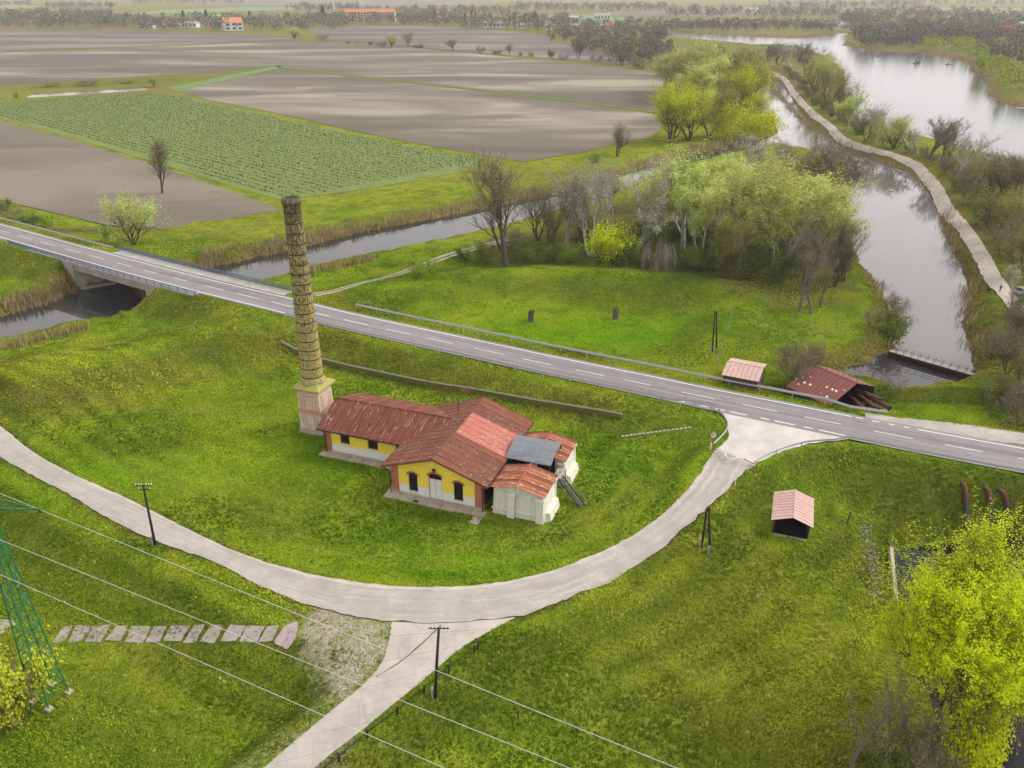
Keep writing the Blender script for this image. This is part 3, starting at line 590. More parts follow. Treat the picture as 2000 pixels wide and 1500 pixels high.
# path of broken slabs in the grass
slabs = tag(empty('slab_path', (0, 0, 0)), 'row of broken concrete slabs sunk in the lawn', 'path', kind='structure')
M_SLAB = concrete('old_slab', (.40, .345, .31), .8, 1.6); M_SLABP = concrete('pinkish_slab', (.47, .36, .37), .8, 1.6)
SLAB_PX = [(-28, 4, -20), (104, 124, 1), (129, 162, 0), (167, 197, 0), (205, 236, 0), (242, 275, 0), (281, 312, 0), (319, 352, 0), (358, 384, 0), (390, 422, 0), (429, 460, 0), (467, 499, 0), (505, 530, 0), (536, 585, 1)]
for k, (a, b, w) in enumerate(SLAB_PX):
    rr = random.Random(k); sl = 26
    px = [(a, 1254), (b, 1255), (b + 19, 1222), (a + 19, 1222)] if k < 13 else [(a, 1255), (a + 22, 1268), (b - 5, 1250), (b, 1232), (a + 45, 1215), (a + 20, 1225)]
    if k == 0: px = [(-40, 1240), (5, 1240), (32, 1212), (-30, 1206)]
    px = [(x + rr.uniform(-4, 4), y + rr.uniform(-3, 3)) for x, y in px]
    c = [G(*q) for q in px]; m = sum(c, Vector()) / len(c); pts = []
    for i, p in enumerate(c):
        q = c[(i + 1) % len(c)]
        for j in range(5):
            w_ = p.lerp(q, j / 5); w_ = w_ + (m - w_) * (rr.uniform(-.04, .08) if j else .03); pts.append(w_)
    MB().prism([Vector((p.x, p.y, hgt(p.x, p.y) + .06)) for p in pts], (0, 0, -.3), (0, 0, rr.uniform(-.01, .03))).build('slab', M_SLABP if k == 13 else M_SLAB, slabs)
# field track and causeway track
track = dense([P(610, 578, 2.8), P(650, 566, 2.2), P(700, 553, 1.6), P(760, 535, 1.4), P(820, 513, 1.2), P(880, 492, 1.0), P(940, 476, .6), P(1000, 462, .3)], 1.0)
tr = tag(empty('dirt_track', (0, 0, 0)), 'two-rut pale dirt track beside the canal', 'track', kind='structure')
for d in (-.8, .8): strip('wheel_rut', offset(track, d - .5), offset(track, d + .5), M_DIRT, drape=.05, nx=2, parent=tr, jitter=.22, seed=int(d * 9) + 20)
cz = dense(CAUSE, 1.5)
cw = strip('causeway_track', offset(cz, -1.7), offset(cz, 1.7), M_CAUSE, drape=.22, nx=3, jitter=.25, seed=3); tag(cw, 'pale dirt track winding along the causeway', 'track', kind='structure')
# ------------------------------------------------------------------ materials of the built things
def rust(name, base, dark, light, peel=.0, peelcol=(.55, .50, .46), sc=(6, .5, .5), pos=.62):
    base, dark, light, peelcol = (tuple(c * .78 for c in q) for q in (base, dark, light, peelcol))
    t = NT(name, .75); t.b.inputs['Specular IOR Level'].default_value = .08; p = t.pos('Object'); n = t.noise(t.map(p, sc), 1.0, 5, .7, .3); m = t.noise(p, .6, 4, .6); f = t.noise(p, 9, 3, .7)
    c = t.ramp(n, [(.3, dark), (.5, base), (.72, light)]); c = t.mix(t.ramp(m, [(.35, .5), (.6, 0)]), c, dark); c = t.mix(t.ramp(f, [(.3, .35), (.5, 0)]), c, dark)
    if peel:
        q = t.noise(t.map(p, sc, (0, 0, 0), (3, 5, 1)), 1.3, 6, .75, .8); q2 = t.noise(p, .35, 2, .5)
        c = t.mix(t.math('MULTIPLY', t.ramp(q, [(pos, 0), (pos + .04, peel)]), t.ramp(q2, [(.40, 0), (.48, 1)])), c, peelcol)
    t.color(c); t.bump(f, .2, .02); return t.m
RA = rust('rust_brown', (.160, .060, .038), (.108, .042, .028), (.225, .094, .062), .95, (.66, .56, .49), (.35, 5, 5), .59)
RB = rust('rust_red', (.195, .072, .043), (.130, .048, .031), (.265, .112, .070), .7, (.50, .42, .36), (.35, 5, 5), .64)
RW = rust('rust_wing', (.155, .050, .033), (.105, .037, .026), (.22, .084, .056), .95, (.70, .60, .52), (5, .35, .35), .60)
RP = rust('salmon_sheet', (.40, .135, .098), (.31, .105, .078), (.47, .175, .135), .9, (.50, .42, .44), (.35, 4, 4), .57)
RO = rust('orange_rust', (.33, .115, .058), (.22, .075, .042), (.44, .18, .10), .85, (.62, .42, .29), (.5, 4, 4), .55)
RT = rust('tile_maroon', (.155, .048, .040), (.10, .035, .030), (.21, .07, .055))
PINK = rust('pink_sheet', (.50, .34, .30), (.40, .24, .205), (.58, .43, .385), .5, (.56, .47, .43), (8, .4, .4), .58)
DARK = simple('dark_opening', (.010, .009, .009), .2, 3, .7); TAR = simple('tarred_wall', (.018, .017, .018), .5, 1.5, .9, bump=.3)
GUT = simple('gutter_brown', (.045, .022, .018), .3, 2, .6)
STEEL = simple('galvanised_steel', (.42, .42, .42), .18, 3, .55); BLUE = simple('blue_grey_rail', (.125, .160, .235), .2, 2, .55, metal=.2)
CORR = simple('grey_sheet_roof', (.20, .215, .235), .3, 1.2, .5, metal=.3, stretch=(.4, 3, 3)); CONC = concrete('bridge_concrete', (.42, .40, .36), .3, 1.0, 'Object'); OLDC = concrete('plinth_concrete', (.50, .44, .335), .5, 2.0, 'Object')
WOOD = simple('dark_tarred_wood', (.035, .024, .018), .4, 3, .85, stretch=(1, 1, .2)); PLANK = simple('weathered_plank', (.085, .070, .060), .4, 3, .9, stretch=(4, 4, .3)); PALEW = simple('pale_post_wood', (.30, .275, .235), .3, 4, .9)
WHITE = simple('white_paint', (.70, .69, .66), .12, 2, .7); GREENM = simple('green_steel', (.018, .150, .062), .25, 3, .5); YEL = simple('yellow_paint', (.65, .60, .02), .1, 2, .6); REDP = simple('red_paint', (.40, .055, .03), .2, 2, .6)
WIRE = simple('aluminium_wire', (.50, .49, .48), .1, 1, .5); CERAM = simple('insulator_white', (.65, .64, .62), .1, 2, .3); RUSTP = rust('rusty_pipe', (.125, .055, .038), (.05, .028, .024), (.20, .09, .06)); BLACKP = simple('black_band', (.02, .02, .022), .3, 2, .6)
def brickmat(name, c1, c2, mortar, scale=1.0, soot=0.0, sootcol=(.018, .016, .014), kind='Object'):
    t = NT(name, .9); p = t.pos(kind); f = t.noise(p, 5, 4, .75); m = t.noise(p, .8, 5, .65)
    c = t.ramp(f, [(.3, c1), (.7, c2)]); c = t.mix(t.ramp(m, [(.45, 0), (.65, .55)]), c, mortar)
    b = t.n('TexBrick'); b.inputs['Scale'].default_value = 3.2 * scale; b.inputs['Mortar Size'].default_value = .03; b.inputs['Color1'].default_value = (1, 1, 1, 1); b.inputs['Color2'].default_value = (.72, .72, .72, 1); b.inputs['Mortar'].default_value = (.5, .5, .5, 1)
    cx = t.n('SeparateXYZ'); t.l(p, cx.inputs[0]); an = t.math('ARCTAN2', cx.outputs[1], cx.outputs[0]); co = t.n('CombineXYZ'); t.l(t.math('MULTIPLY', an, 1.5), co.inputs[0]); t.l(cx.outputs[2], co.inputs[1])
    if soot: t.l(co.outputs[0], b.inputs['Vector'])
    else: t.l(t.map(p, (1, 1, 1), (R(90), 0, 0)), b.inputs['Vector'])
    c = t.mix(.55, c, b.outputs['Color'], 'MULTIPLY')
    if soot:
        s = t.noise(t.map(co.outputs[0], (2.2, .9, 1)), 1.5, 6, .72, .4); z = t.n('MapRange'); z.inputs[1].default_value = 4; z.inputs[2].default_value = 28; z.inputs[3].default_value = .0; z.inputs[4].default_value = .16; t.l(cx.outputs[2], z.inputs[0])
        k = t.math('ADD', s, z.outputs[0]); c = t.mix(t.ramp(k, [(.50, 0), (.66, soot)]), c, sootcol); e = t.noise(p, 7, 3, .8); c = t.mix(t.ramp(e, [(.52, 0), (.62, .6)]), c, (.05, .035, .018))
        hi = t.n('MapRange'); hi.inputs[1].default_value = 22; hi.inputs[2].default_value = 29; t.l(cx.outputs[2], hi.inputs[0]); c = t.mix(t.math('MULTIPLY', hi.outputs[0], .6), c, (.06, .045, .032))
    t.color(c); t.bump(b.outputs['Fac'], .3, .02); return t.m
YBRICK = brickmat('yellow_brick', (.27, .210, .065), (.42, .34, .12), (.42, .35, .17), 1.3, .85)
PBRICK = brickmat('pink_brick', (.42, .27, .20), (.54, .40, .32), (.60, .52, .44)); RBRICK = brickmat('red_brick', (.30, .085, .045), (.40, .14, .08), (.38, .18, .12))
def facade_mat(name, split, zc=0.0):
    t = NT(name, .9); p = t.pos('Object'); x = t.n('SeparateXYZ'); t.l(p, x.inputs[0]); n = t.noise(t.map(p, (1, 1, 2.2)), 1.1, 6, .7); f = t.noise(p, 4, 5, .7)
    k = t.math('ADD', x.outputs[2], t.math('MULTIPLY', t.math('SUBTRACT', n, .5), .9)); y = t.ramp(f, [(.3, (.54, .40, .028)), (.7, (.68, .53, .055))]); w = t.ramp(f, [(.3, (.44, .43, .41)), (.7, (.56, .55, .53))])
    mr = t.n('MapRange'); mr.inputs[1].default_value = split; mr.inputs[2].default_value = split + .06; t.l(k, mr.inputs[0]); c = t.mix(mr.outputs[0], w, y)
    fl = t.noise(t.map(p, (1, 1, 2.5), (0, 0, 0), (4, 9, 2)), .9, 6, .7); c = t.mix(t.ramp(fl, [(.60, 0), (.62, .95)]), c, (.56, .54, .47)); lo = t.n('MapRange'); lo.inputs[1].default_value = .25; lo.inputs[2].default_value = .75; lo.inputs[3].default_value = .8; lo.inputs[4].default_value = 0; t.l(k, lo.inputs[0]); c = t.mix(lo.outputs[0], c, (.38, .33, .25))
    t.color(c); t.bump(f, .2, .03); return t.m
FACADE = facade_mat('yellow_white_render', 1.75); FACADE2 = facade_mat('yellow_white_render_wing', 1.55)
def stain_mat(name, c, st):
    t = NT(name, .9); p = t.pos('Object'); n = t.noise(t.map(p, (2.5, 2.5, .35)), 1.0, 5, .7); f = t.noise(p, 3, 5, .7); a = t.ramp(f, [(.3, tuple(v * .82 for v in c)), (.7, c)]); t.color(t.mix(t.ramp(n, [(.48, 0), (.7, .7)]), a, st)); t.bump(f, .3, .04); return t.m
PALE = stain_mat('stained_lime_render', (.52, .505, .43), (.30, .29, .18)); MOSS = stain_mat('mossy_cap', (.24, .235, .055), (.32, .27, .15)); MOSSW = stain_mat('mossy_wall', (.125, .115, .030), (.055, .050, .026))

# ------------------------------------------------------------------ pump house
HA = P(770, 962, 0); HRZ = math.atan2(-.341, .94); HZ = hgt(-10, 92)
house = thing('pump_house', 'yellow and white brick pump house with rusty red sheet roof', 'house', (HA.x, HA.y, 0.0), HRZ)
def facade(name, mat, outer, holes, org, ex, depth, parent):
    """wall plate with real openings: outer and holes are 2D outlines, org + ex*x + z"""
    org = Vector(org); ex = Vector(ex).normalized(); nrm = ex.cross(Vector((0, 0, 1)))      # outward
    loops = [[Vector((x, y, 0)) for x, y in lp] for lp in [outer] + holes]; tri = tessellate_polygon(loops); flat = [p for lp in loops for p in lp]
    w = lambda p, d: org + ex * p.x + Vector((0, 0, p.y)) - nrm * d
    m = MB(); v0 = [w(p, 0) for p in flat]; f0 = []
    for t in tri:
        a, b, c = (v0[i] for i in t); f0.append(t if (b - a).cross(c - a).dot(nrm) > 0 else (t[0], t[2], t[1]))
    m.add(v0, f0); m.add([w(p, depth) for p in flat], [tuple(reversed(t)) for t in f0])
    for lp in loops:
        n = len(lp)
        for i in range(n): m.add([w(lp[i], 0), w(lp[(i + 1) % n], 0), w(lp[(i + 1) % n], depth), w(lp[i], depth)], [(0, 1, 2, 3)])
    return m.build(name, mat, parent)
def arch(x0, x1, z0, zs, rise, n=8):
    """opening outline: upright sides, segmental arch above zs"""
    c = (x0 + x1) / 2; h = (x1 - x0) / 2
    return [(x0, z0), (x1, z0), (x1, zs)] + [(c + h * math.cos(math.pi * k / n), zs + rise * math.sin(math.pi * k / n)) for k in range(1, n)] + [(x0, zs)]
def arch_window(parent, org, ex, x0, x1, z0, zs, rise, name='window', door=False):
    org = Vector(org); ex = Vector(ex).normalized(); nrm = ex.cross(Vector((0, 0, 1))); w = lambda x, z, d=0.0: org + ex * x + Vector((0, 0, z)) + nrm * d
    o = MB().prism([w(*q) for q in arch(x0 - .02, x1 + .02, z0, zs, rise + .02)], -nrm * .34, -nrm * .24).build(name, DARK, parent)
    m = MB(); c = (x0 + x1) / 2; h = (x1 - x0) / 2; n = 10
    for k in range(n):                                       # brick arch
        a0, a1 = math.pi * k / n, math.pi * (k + 1) / n
        q = [(c + (h + r) * math.cos(a), zs + (rise + r) * math.sin(a)) for r, a in ((.02, a0), (.26, a0), (.26, a1), (.02, a1))]
        m.prism([w(*p) for p in q], -nrm * .02, nrm * .07)
    m.build('brick_arch', RBRICK, o); b = MB().prism([w(x0 - .2, zs + rise + .22), w(x1 + .2, zs + rise + .22), w(x1 + .1, zs + rise + .36), w(x0 - .1, zs + rise + .36)], nrm * .005, nrm * .05)
    if door:
        MB().prism([w(x0 + .03, z0), w(x1 - .03, z0), w(x1 - .03, zs - .55), w(x0 + .03, zs - .55)], -nrm * .2, -nrm * .12).build('door_leaf', WHITE, o)
        m = MB(); [m.prism([w(x, z0), w(x + .05, z0), w(x + .05, zs - .55), w(x, zs - .55)], -nrm * .118, -nrm * .09) for x in (x0 + .05, c - .02, x1 - .1)]; m.build('door_batten', STEEL, o)
    else:
        m = MB(); m.prism([w(x0 - .06, z0 - .1), w(x1 + .06, z0 - .1), w(x1 + .06, z0 - .01), w(x0 - .06, z0 - .01)], -nrm * .1, nrm * .1); m.build('sill', WHITE, o)
        m = MB(); [m.prism([w(x, z0), w(x + .05, z0), w(x + .05, zs + .1), w(x, zs + .1)], -nrm * .235, -nrm * .2) for x in (x0 + (x1 - x0) * k / 3 - .025 for k in (1, 2))]; [m.prism([w(x0, z), w(x1, z), w(x1, z + .05), w(x0, z + .05)], -nrm * .233, -nrm * .202) for z in (z0 + (zs - z0) * k / 4 for k in (1, 2, 3))]; m.build('glazing_bar', GUT, o)
    return o
W = 12.4
gable = [(0, -.4), (W, -.4), (W, 4.55), (W / 2, 6.72), (0, 4.55)]
ops = [arch(2.25, 3.55, .8, 3.35, .35), arch(5.15, 7.0, .0, 3.85, .35), arch(8.65, 9.95, .8, 3.35, .35)]
facade('front_gable_wall', FACADE, gable, ops, (0, 0, 0), (1, 0, 0), .4, house)
arch_window(house, (0, 0, 0), (1, 0, 0), 2.25, 3.55, .8, 3.35, .35); arch_window(house, (0, 0, 0), (1, 0, 0), 8.65, 9.95, .8, 3.35, .35); arch_window(house, (0, 0, 0), (1, 0, 0), 5.15, 7.0, .0, 3.85, .35, 'front_door', True)
facade('side_wall', TAR, [(0, -.4), (16.4, -.4), (16.4, 4.5), (0, 4.5)], [], (W, 0, 0), (0, 1, 0), .4, house)['label'] = 'dark tarred side wall'
facade('side_wall', FACADE, [(0, -.4), (6.0, -.4), (6.0, 4.5), (0, 4.5)], [], (0, 6.0, 0), (0, -1, 0), .4, house)
facade('back_wall', FACADE, gable, [], (W, 16.4, 0), (-1, 0, 0), .4, house)
wops = [arch(2.1, 3.6, 1.9, 3.3, .3), arch(6.5, 8.1, 1.9, 3.3, .3), arch(10.9, 12.3, 1.9, 3.3, .3)]
facade('wing_wall', FACADE2, [(0, -.4), (13.6, -.4), (13.6, 4.15), (0, 4.15)], wops, (-13.6, 6.05, 0), (1, 0, 0), .4, house)
for x0, x1 in ((2.1, 3.6), (6.5, 8.1), (10.9, 12.3)): arch_window(house, (-13.6, 6.05, 0), (1, 0, 0), x0, x1, 1.9, 3.3, .3)
facade('wing_end_wall', FACADE2, [(0, -.4), (10.3, -.4), (10.3, 4.3), (5.0, 5.85), (0, 4.15)], [], (-13.6, 16.35, 0), (0, -1, 0), .4, house)
facade('back_wall', FACADE2, [(0, -.4), (13.6, -.4), (13.6, 4.2), (0, 4.2)], [], (0, 16.37, 0), (-1, 0, 0), .4, house)
for x, y in ((-.12, -.12), (W - .78, -.12)): MB().box(x, y, .55, x + .9, y + .9, 4.42).build('brick_pilaster', RBRICK, house); MB().box(x - .08, y - .08, -.4, x + .98, y + .98, .55).build('pilaster_base', OLDC, house)
MB().box(-13.72, 5.93, .5, -13.0, 6.7, 4.0).build('brick_pilaster', RBRICK, house)
MB().box(-.06, -.07, -.45, W + .06, .3, .42).build('plinth', OLDC, house); MB().box(-13.66, 5.98, -.45, -.1, 6.3, .4).build('plinth', OLDC, house)
rr = random.Random(3)
def slabs_row(x0, x1, y0, y1, n, axis_x=True, z=.1):
    for k in range(n):
        a = x0 + (x1 - x0) * k / n + .03; b = x0 + (x1 - x0) * (k + 1) / n - .03; e = rr.uniform(-.15, .15)
        MB().box(a, y0 + e, -.6, b, y1, z + rr.uniform(-.05, .05)).build('apron_slab', OLDC, house)
slabs_row(-.9, W + .9, -1.35, -.09, 7, z=.16); slabs_row(-14.6, -.9, 4.75, 5.96, 6, z=.12); MB().box(-1.0, -.6, -.5, -.2, 4.7, .1).build('apron_slab', OLDC, house)
MB().box(11.9, -2.9, -.6, 13.1, -1.4, .05).build('step_block', OLDC, house); MB().box(3.4, -1.25, .17, 4.0, -.85, .21).build('drain_grate', DARK, house)
roof = empty('roof', (0, 0, 0)); roof.parent = house
def panels(parent, e0, along, up, n, mats, name='roof_panel', th=.06):
    """n sheets between eave and ridge, each with its standing seam"""
    e0, along, up = Vector(e0), Vector(along), Vector(up); nr = along.cross(up).normalized(); nr = nr if nr.z > 0 else -nr; st = along / n; d = along.normalized()
    for k in range(n):
        a = e0 + st * k; b = a + st - d * .025; m = MB()
        lift = nr * (.012 * (k % 2)); m.hexa([a + lift, b + lift, b + up + lift, a + up + lift], [p + nr * th + lift for p in (a, b, b + up, a + up)])
        r0, r1 = b - d * .035, b; q = nr * (th + .012); m.hexa([r0 + q, r1 + q, r1 + up + q, r0 + up + q], [p + nr * (th + .045) for p in (r0, r1, r1 + up, r0 + up)])
        m.build(name, mats[k % len(mats)], parent)
RZ, EZ, RX, OX = 6.92, 4.36, 6.2, 7.4
hm = [RA, RA, RB, RA, RA, RB, RP, RP, RP, RP, RP, RA, RA, RB, RB]
panels(roof, (RX + OX, -.8, EZ), (0, 18, 0), (-OX, 0, RZ - EZ), 15, hm)
panels(roof, (RX - OX, -.8, EZ), (0, 18, 0), (OX, 0, RZ - EZ), 15, [RA, RB, RA, RA, RA])
wz, wr = 4.15, 6.12
panels(roof, (-14.6, 5.1, wz), (14.6 + 4.4, 0, 0), (0, 5.95, wr - wz), 16, [RW]); panels(roof, (-14.6, 17.0, wz), (14.6 + 4.4, 0, 0), (0, -5.95, wr - wz), 16, [RB, RW])
MB().tube([(RX, -.82, RZ + .08), (RX, 17.22, RZ + .08)], .11, 6).build('ridge_cap', RB, roof); MB().tube([(-14.62, 11.05, wr + .08), (3.6, 11.05, wr + .08)], .1, 6).build('ridge_cap', RW, roof)
for s in (-1, 1): MB().bar((RX, -.84, RZ - .06), (RX + s * OX, -.84, EZ - .04), .08, .3).build('barge_board', RB, roof)
m = MB(); m.bar((-14.64, 5.1, wz - .04), (-14.64, 11.05, wr - .06), .08, .28); m.bar((-14.64, 17.0, wz - .04), (-14.64, 11.05, wr - .06), .08, .28); m.build('barge_board', GUT, roof)
gut = MB(); gut.bar((-14.6, 5.02, wz - .05), (-1.7, 5.02, wz - .05), .16, .14); gut.build('gutter', GUT, house); MB().bar((RX - OX - .06, -.8, EZ - .05), (RX - OX - .06, 5.0, EZ - .05), .14, .14).build('gutter', GUT, house); MB().bar((RX + OX + .06, -.8, EZ - .05), (RX + OX + .06, 17.1, EZ - .05), .16, .16).build('gutter', GUT, house)
MB().tube([(-14.3, 5.0, wz - .1), (-13.75, 5.75, 3.5), (-13.75, 5.8, .2)], .06, 6).build('downpipe', GUT, house); MB().tube([(-1.1, -.7, EZ - .1), (-.35, -.3, 3.6), (-.3, -.25, .2)], .06, 6).build('downpipe', GUT, house); MB().tube([(13.5, -.7, EZ - .1), (12.75, -.3, 3.6), (12.7, -.25, .2)], .06, 6).build('downpipe', GUT, house)
m = MB().tube([(4.0, 12.6, 5.8), (4.0, 12.6, 8.0)], .05, 6); m.bar((3.75, 12.6, 7.8), (4.25, 12.6, 7.8), .06); m.build('roof_mast', GUT, house)
m = MB().box(5.85, -.3, 4.75, 6.25, -.01, 5.0); m.lathe([(.16, 4.55), (.05, 4.78)], 8, (6.05, -.25)); m.build('wall_lamp', GUT, house)

# filter houses beside the hall
def filter_house(label, v0):
    t = thing('filter_house', label, 'outbuilding', (HA.x, HA.y, 0.0), HRZ, 'pale filter houses beside the pump house')
    m = MB(); x0, x1, y0, y1 = 14.0, 20.5, v0 + .5, v0 + 5.1
    m.hexa([(x0 - .15, y0 - .25, -.6), (x1 + .35, y0 - .25, -.6), (x1 + .35, y1 + .25, -.6), (x0 - .15, y1 + .25, -.6)], [(x0, y0, 3.75), (x1, y0, 3.75), (x1, y1, 3.75), (x0, y1, 3.75)])
    m.prism([(x0, y0, 3.75), (x1, y0, 3.75), (17.1, y0, 4.45)], (0, 0, 0), (0, y1 - y0, 0)); m.build('wall', PALE, t)
    for xa in (15.9, 19.7):                                     # buttresses on the front and back
        for ya, yb in ((y0 - .55, y0 + .1), (y1 - .1, y1 + .55)):
            MB().hexa([(xa, ya - .1, -.6), (xa + 1.0, ya - .1, -.6), (xa + 1.0, yb + .1, -.6), (xa, yb + .1, -.6)], [(xa + .05, ya + .1, 3.2), (xa + .95, ya + .1, 3.2), (xa + .95, yb, 3.2), (xa + .05, yb, 3.2)]).build('buttress', PALE, t)
            MB().box(xa - .08, min(ya, ya) + .02, 3.2, xa + 1.08, yb + .08, 3.5).build('buttress_cap', WHITE, t)
    m = MB(); m.hexa([(x1 + .1, y0 - .2, -.6), (x1 + 1.1, y0 + .4, -.6), (x1 + 1.1, y1 - .4, -.6), (x1 + .1, y1 + .2, -.6)], [(x1 - .1, y0, 1.3), (x1 + .75, y0 + .5, 1.1), (x1 + .75, y1 - .5, 1.1), (x1 - .1, y1, 1.3)]); m.build('basin_wall', PALE, t)
    MB().box(x0 - .22, y0 - .32, .75, x1 + .3, y0 - .05, .95).build('string_course', WHITE, t)
    r = empty('roof'); r.parent = t; rx = 17.1; ez = 3.95
    for k, (ex, n) in enumerate(((x0 - .35, 9), (x1 + .35, 9))): panels(r, (ex, v0, ez if k == 0 else ez - .12), (0, 5.65, 0), (rx - ex, 0, 4.72 - (ez if k == 0 else ez - .12)), n, [RO, RO, RB], 'roof_sheet', .04)
    MB().tube([(rx, v0 - .02, 4.8), (rx, v0 + 5.67, 4.8)], .08, 6).build('ridge_cap', RO, r)
    return t
filter_house('pale filter house with orange rusty roof nearest the camera', 0.0)
filter_house('pale filter house with orange rusty roof behind the grey canopy', 9.05)
cn = thing('sheet_canopy', 'arched grey corrugated sheet canopy between the two filter houses', 'canopy', (HA.x, HA.y, 0.0), HRZ)
prof = [(6.3, 4.55), (7.6, 5.0), (8.9, 5.32), (10.1, 5.45), (11.0, 5.3), (11.6, 5.1)]
for k in range(6):
    m = MB(); xa = 13.35 + k * 1.05; xb = xa + 1.03; z = .015 * (k % 2)
    for (ya, za), (yb, zb) in zip(prof[:-1], prof[1:]): m.hexa([(xa, ya, za + z), (xb, ya, za + z), (xb, yb, zb + z), (xa, yb, zb + z)], [(xa, ya, za + .04 + z), (xb, ya, za + .04 + z), (xb, yb, zb + .04 + z), (xa, yb, zb + .04 + z)])
    for j in range(4): q = xa + .13 + j * .26; [m.bar((q, ya, za + .05 + z), (q, yb, zb + .05 + z), .06, .05) for (ya, za), (yb, zb) in zip(prof[:-1], prof[1:])]
    m.build('roof_sheet', CORR, cn)
for x in (13.5, 19.4):
    for y, z in ((6.5, 4.5), (11.4, 5.05)): MB().bar((x, y, 0), (x, y, z), .14).build('post', WOOD, cn)
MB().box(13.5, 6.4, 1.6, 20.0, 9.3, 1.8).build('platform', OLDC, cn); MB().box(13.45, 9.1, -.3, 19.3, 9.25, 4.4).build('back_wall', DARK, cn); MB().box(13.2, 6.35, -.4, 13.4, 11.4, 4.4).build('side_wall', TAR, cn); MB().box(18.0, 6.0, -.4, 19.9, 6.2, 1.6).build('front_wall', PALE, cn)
STAIR = simple('stair_steel', (.075, .068, .060), .4, 3, .8)
st = thing('steel_stair', 'steep steel stair beside the filter houses', 'stair', (HA.x, HA.y, 0.0), HRZ)
s0, s1 = Vector((20.2, 7.4, 3.0)), Vector((24.6, 5.2, -.2)); sd_ = (s1 - s0).normalized(); sn = Vector((0, 0, 1)).cross(sd_).normalized()
for s in (-.45, .45):
    MB().bar(s0 + sn * s, s1 + sn * s, .07, .22).build('stringer', STAIR, st); MB().tube([s0 + sn * s + Vector((0, 0, .95)), s1 + sn * s + Vector((0, 0, .95))], .03, 5).build('handrail', PALEW, st)
    for k in range(5): q = s0.lerp(s1, .05 + k * .225) + sn * s; MB().bar(q, q + Vector((0, 0, .95)), .05).build('rail_post', PALEW, st)
for k in range(15): q = s0.lerp(s1, (k + .5) / 15); MB().box(q.x - .16, q.y - .42, q.z - .02, q.x + .16, q.y + .42, q.z + .03).build('tread', STAIR, st)
MB().box(19.9, 6.3, 2.85, 21.0, 8.9, 2.98).build('landing', OLDC, st); MB().bar((20.9, 8.8, 0), (20.9, 8.8, 2.9), .12).build('leg', WOOD, st); MB().bar((22.3, 6.0, -.3), (22.3, 6.0, 1.6), .06).build('leg', PALEW, st)

# ------------------------------------------------------------------ chimney
CB = P(588, 843, 0); cu = Vector((.94, -.341, 0)); cv = Vector((.341, .94, 0)); CC = CB + cu * 1.9 + cv * 1.9
ch = thing('brick_chimney', 'tall yellow brick factory chimney with iron bands on a square pedestal', 'chimney', (CC.x, CC.y, 0.0), HRZ)
HP = 1.9; PH = 7.0; FRB = brickmat('faded_brick', (.40, .21, .15), (.48, .29, .22), (.50, .38, .31))
MB().hexa([(-HP - .18, -HP - .18, -.5), (HP + .18, -HP - .18, -.5), (HP + .18, HP + .18, -.5), (-HP - .18, HP + .18, -.5)], [(-HP - .14, -HP - .14, .8), (HP + .14, -HP - .14, .8), (HP + .14, HP + .14, .8), (-HP - .14, HP + .14, .8)]).build('pedestal_base', OLDC, ch)
MB().hexa([(-HP, -HP, .8), (HP, -HP, .8), (HP, HP, .8), (-HP, HP, .8)], [(-HP + .12, -HP + .12, PH), (HP - .12, -HP + .12, PH), (HP - .12, HP - .12, PH), (-HP + .12, HP - .12, PH)]).build('pedestal', PBRICK, ch)
for a in range(4):
    for s, z0, z1, mt in ((1.25, 1.2, 6.3, FRB), (.72, 1.5, 5.7, FRB)):
        m = MB()
        for x0, x1, za, zb in ((-s, -s + .06, z0, z1), (s - .06, s, z0, z1), (-s, s, z0, z0 + .06), (-s, s, z1 - .06, z1)):
            m.hexa([(x0, -HP - .03, za), (x1, -HP - .03, za), (x1, -HP + .2, za), (x0, -HP + .2, za)], [(x0, -HP + .06, zb), (x1, -HP + .06, zb), (x1, -HP + .2, zb), (x0, -HP + .2, zb)])
        m.build('panel_frame', mt, ch).rotation_euler = (0, 0, a * math.pi / 2)
MB().hexa([(-HP - .02, -HP - .02, 3.4), (HP + .02, -HP - .02, 3.4), (HP + .02, HP + .02, 3.4), (-HP - .02, HP + .02, 3.4)], [(-HP - .01, -HP - .01, 4.0), (HP + .01, -HP - .01, 4.0), (HP + .01, HP + .01, 4.0), (-HP - .01, HP + .01, 4.0)]).build('brick_band', rust('band_brick', (.46, .25, .18), (.40, .21, .15), (.52, .33, .26)), ch)
E1 = HP + .45; m = MB().box(-HP - .1, -HP - .1, PH, HP + .1, HP + .1, PH + .25); m.box(-E1, -E1, PH + .25, E1, E1, PH + .5); m.hexa([(-E1, -E1, PH + .503), (E1, -E1, PH + .503), (E1, E1, PH + .503), (-E1, E1, PH + .503)], [(-1.6, -1.6, PH + 1.0), (1.6, -1.6, PH + 1.0), (1.6, 1.6, PH + 1.0), (-1.6, 1.6, PH + 1.0)]); m.build('cornice', MOSS, ch)
SZ = PH + .95; TOPZ = 35.0; R0, R1 = 1.62, 1.12
rad = lambda z: R0 + (R1 - R0) * (z - SZ) / (TOPZ - SZ)
sh = MB().lathe([(R0 + .22, 0), (R0 + .2, .5), (R0 + .08, .7), (R0, .9)] + [(rad(SZ + z), z) for z in np.linspace(1.2, TOPZ - SZ - 1.2, 12)] + [(R1 + .06, TOPZ - SZ - 1.15), (R1 + .08, TOPZ - SZ - .75), (R1 + .2, TOPZ - SZ - .7), (R1 + .2, TOPZ - SZ - .35), (R1 + .1, TOPZ - SZ - .3), (R1 + .1, TOPZ - SZ), (R1 - .2, TOPZ - SZ), (R1 - .22, TOPZ - SZ - 3)], 40, cap=False).build('shaft', YBRICK, ch, True, (0, 0, SZ))
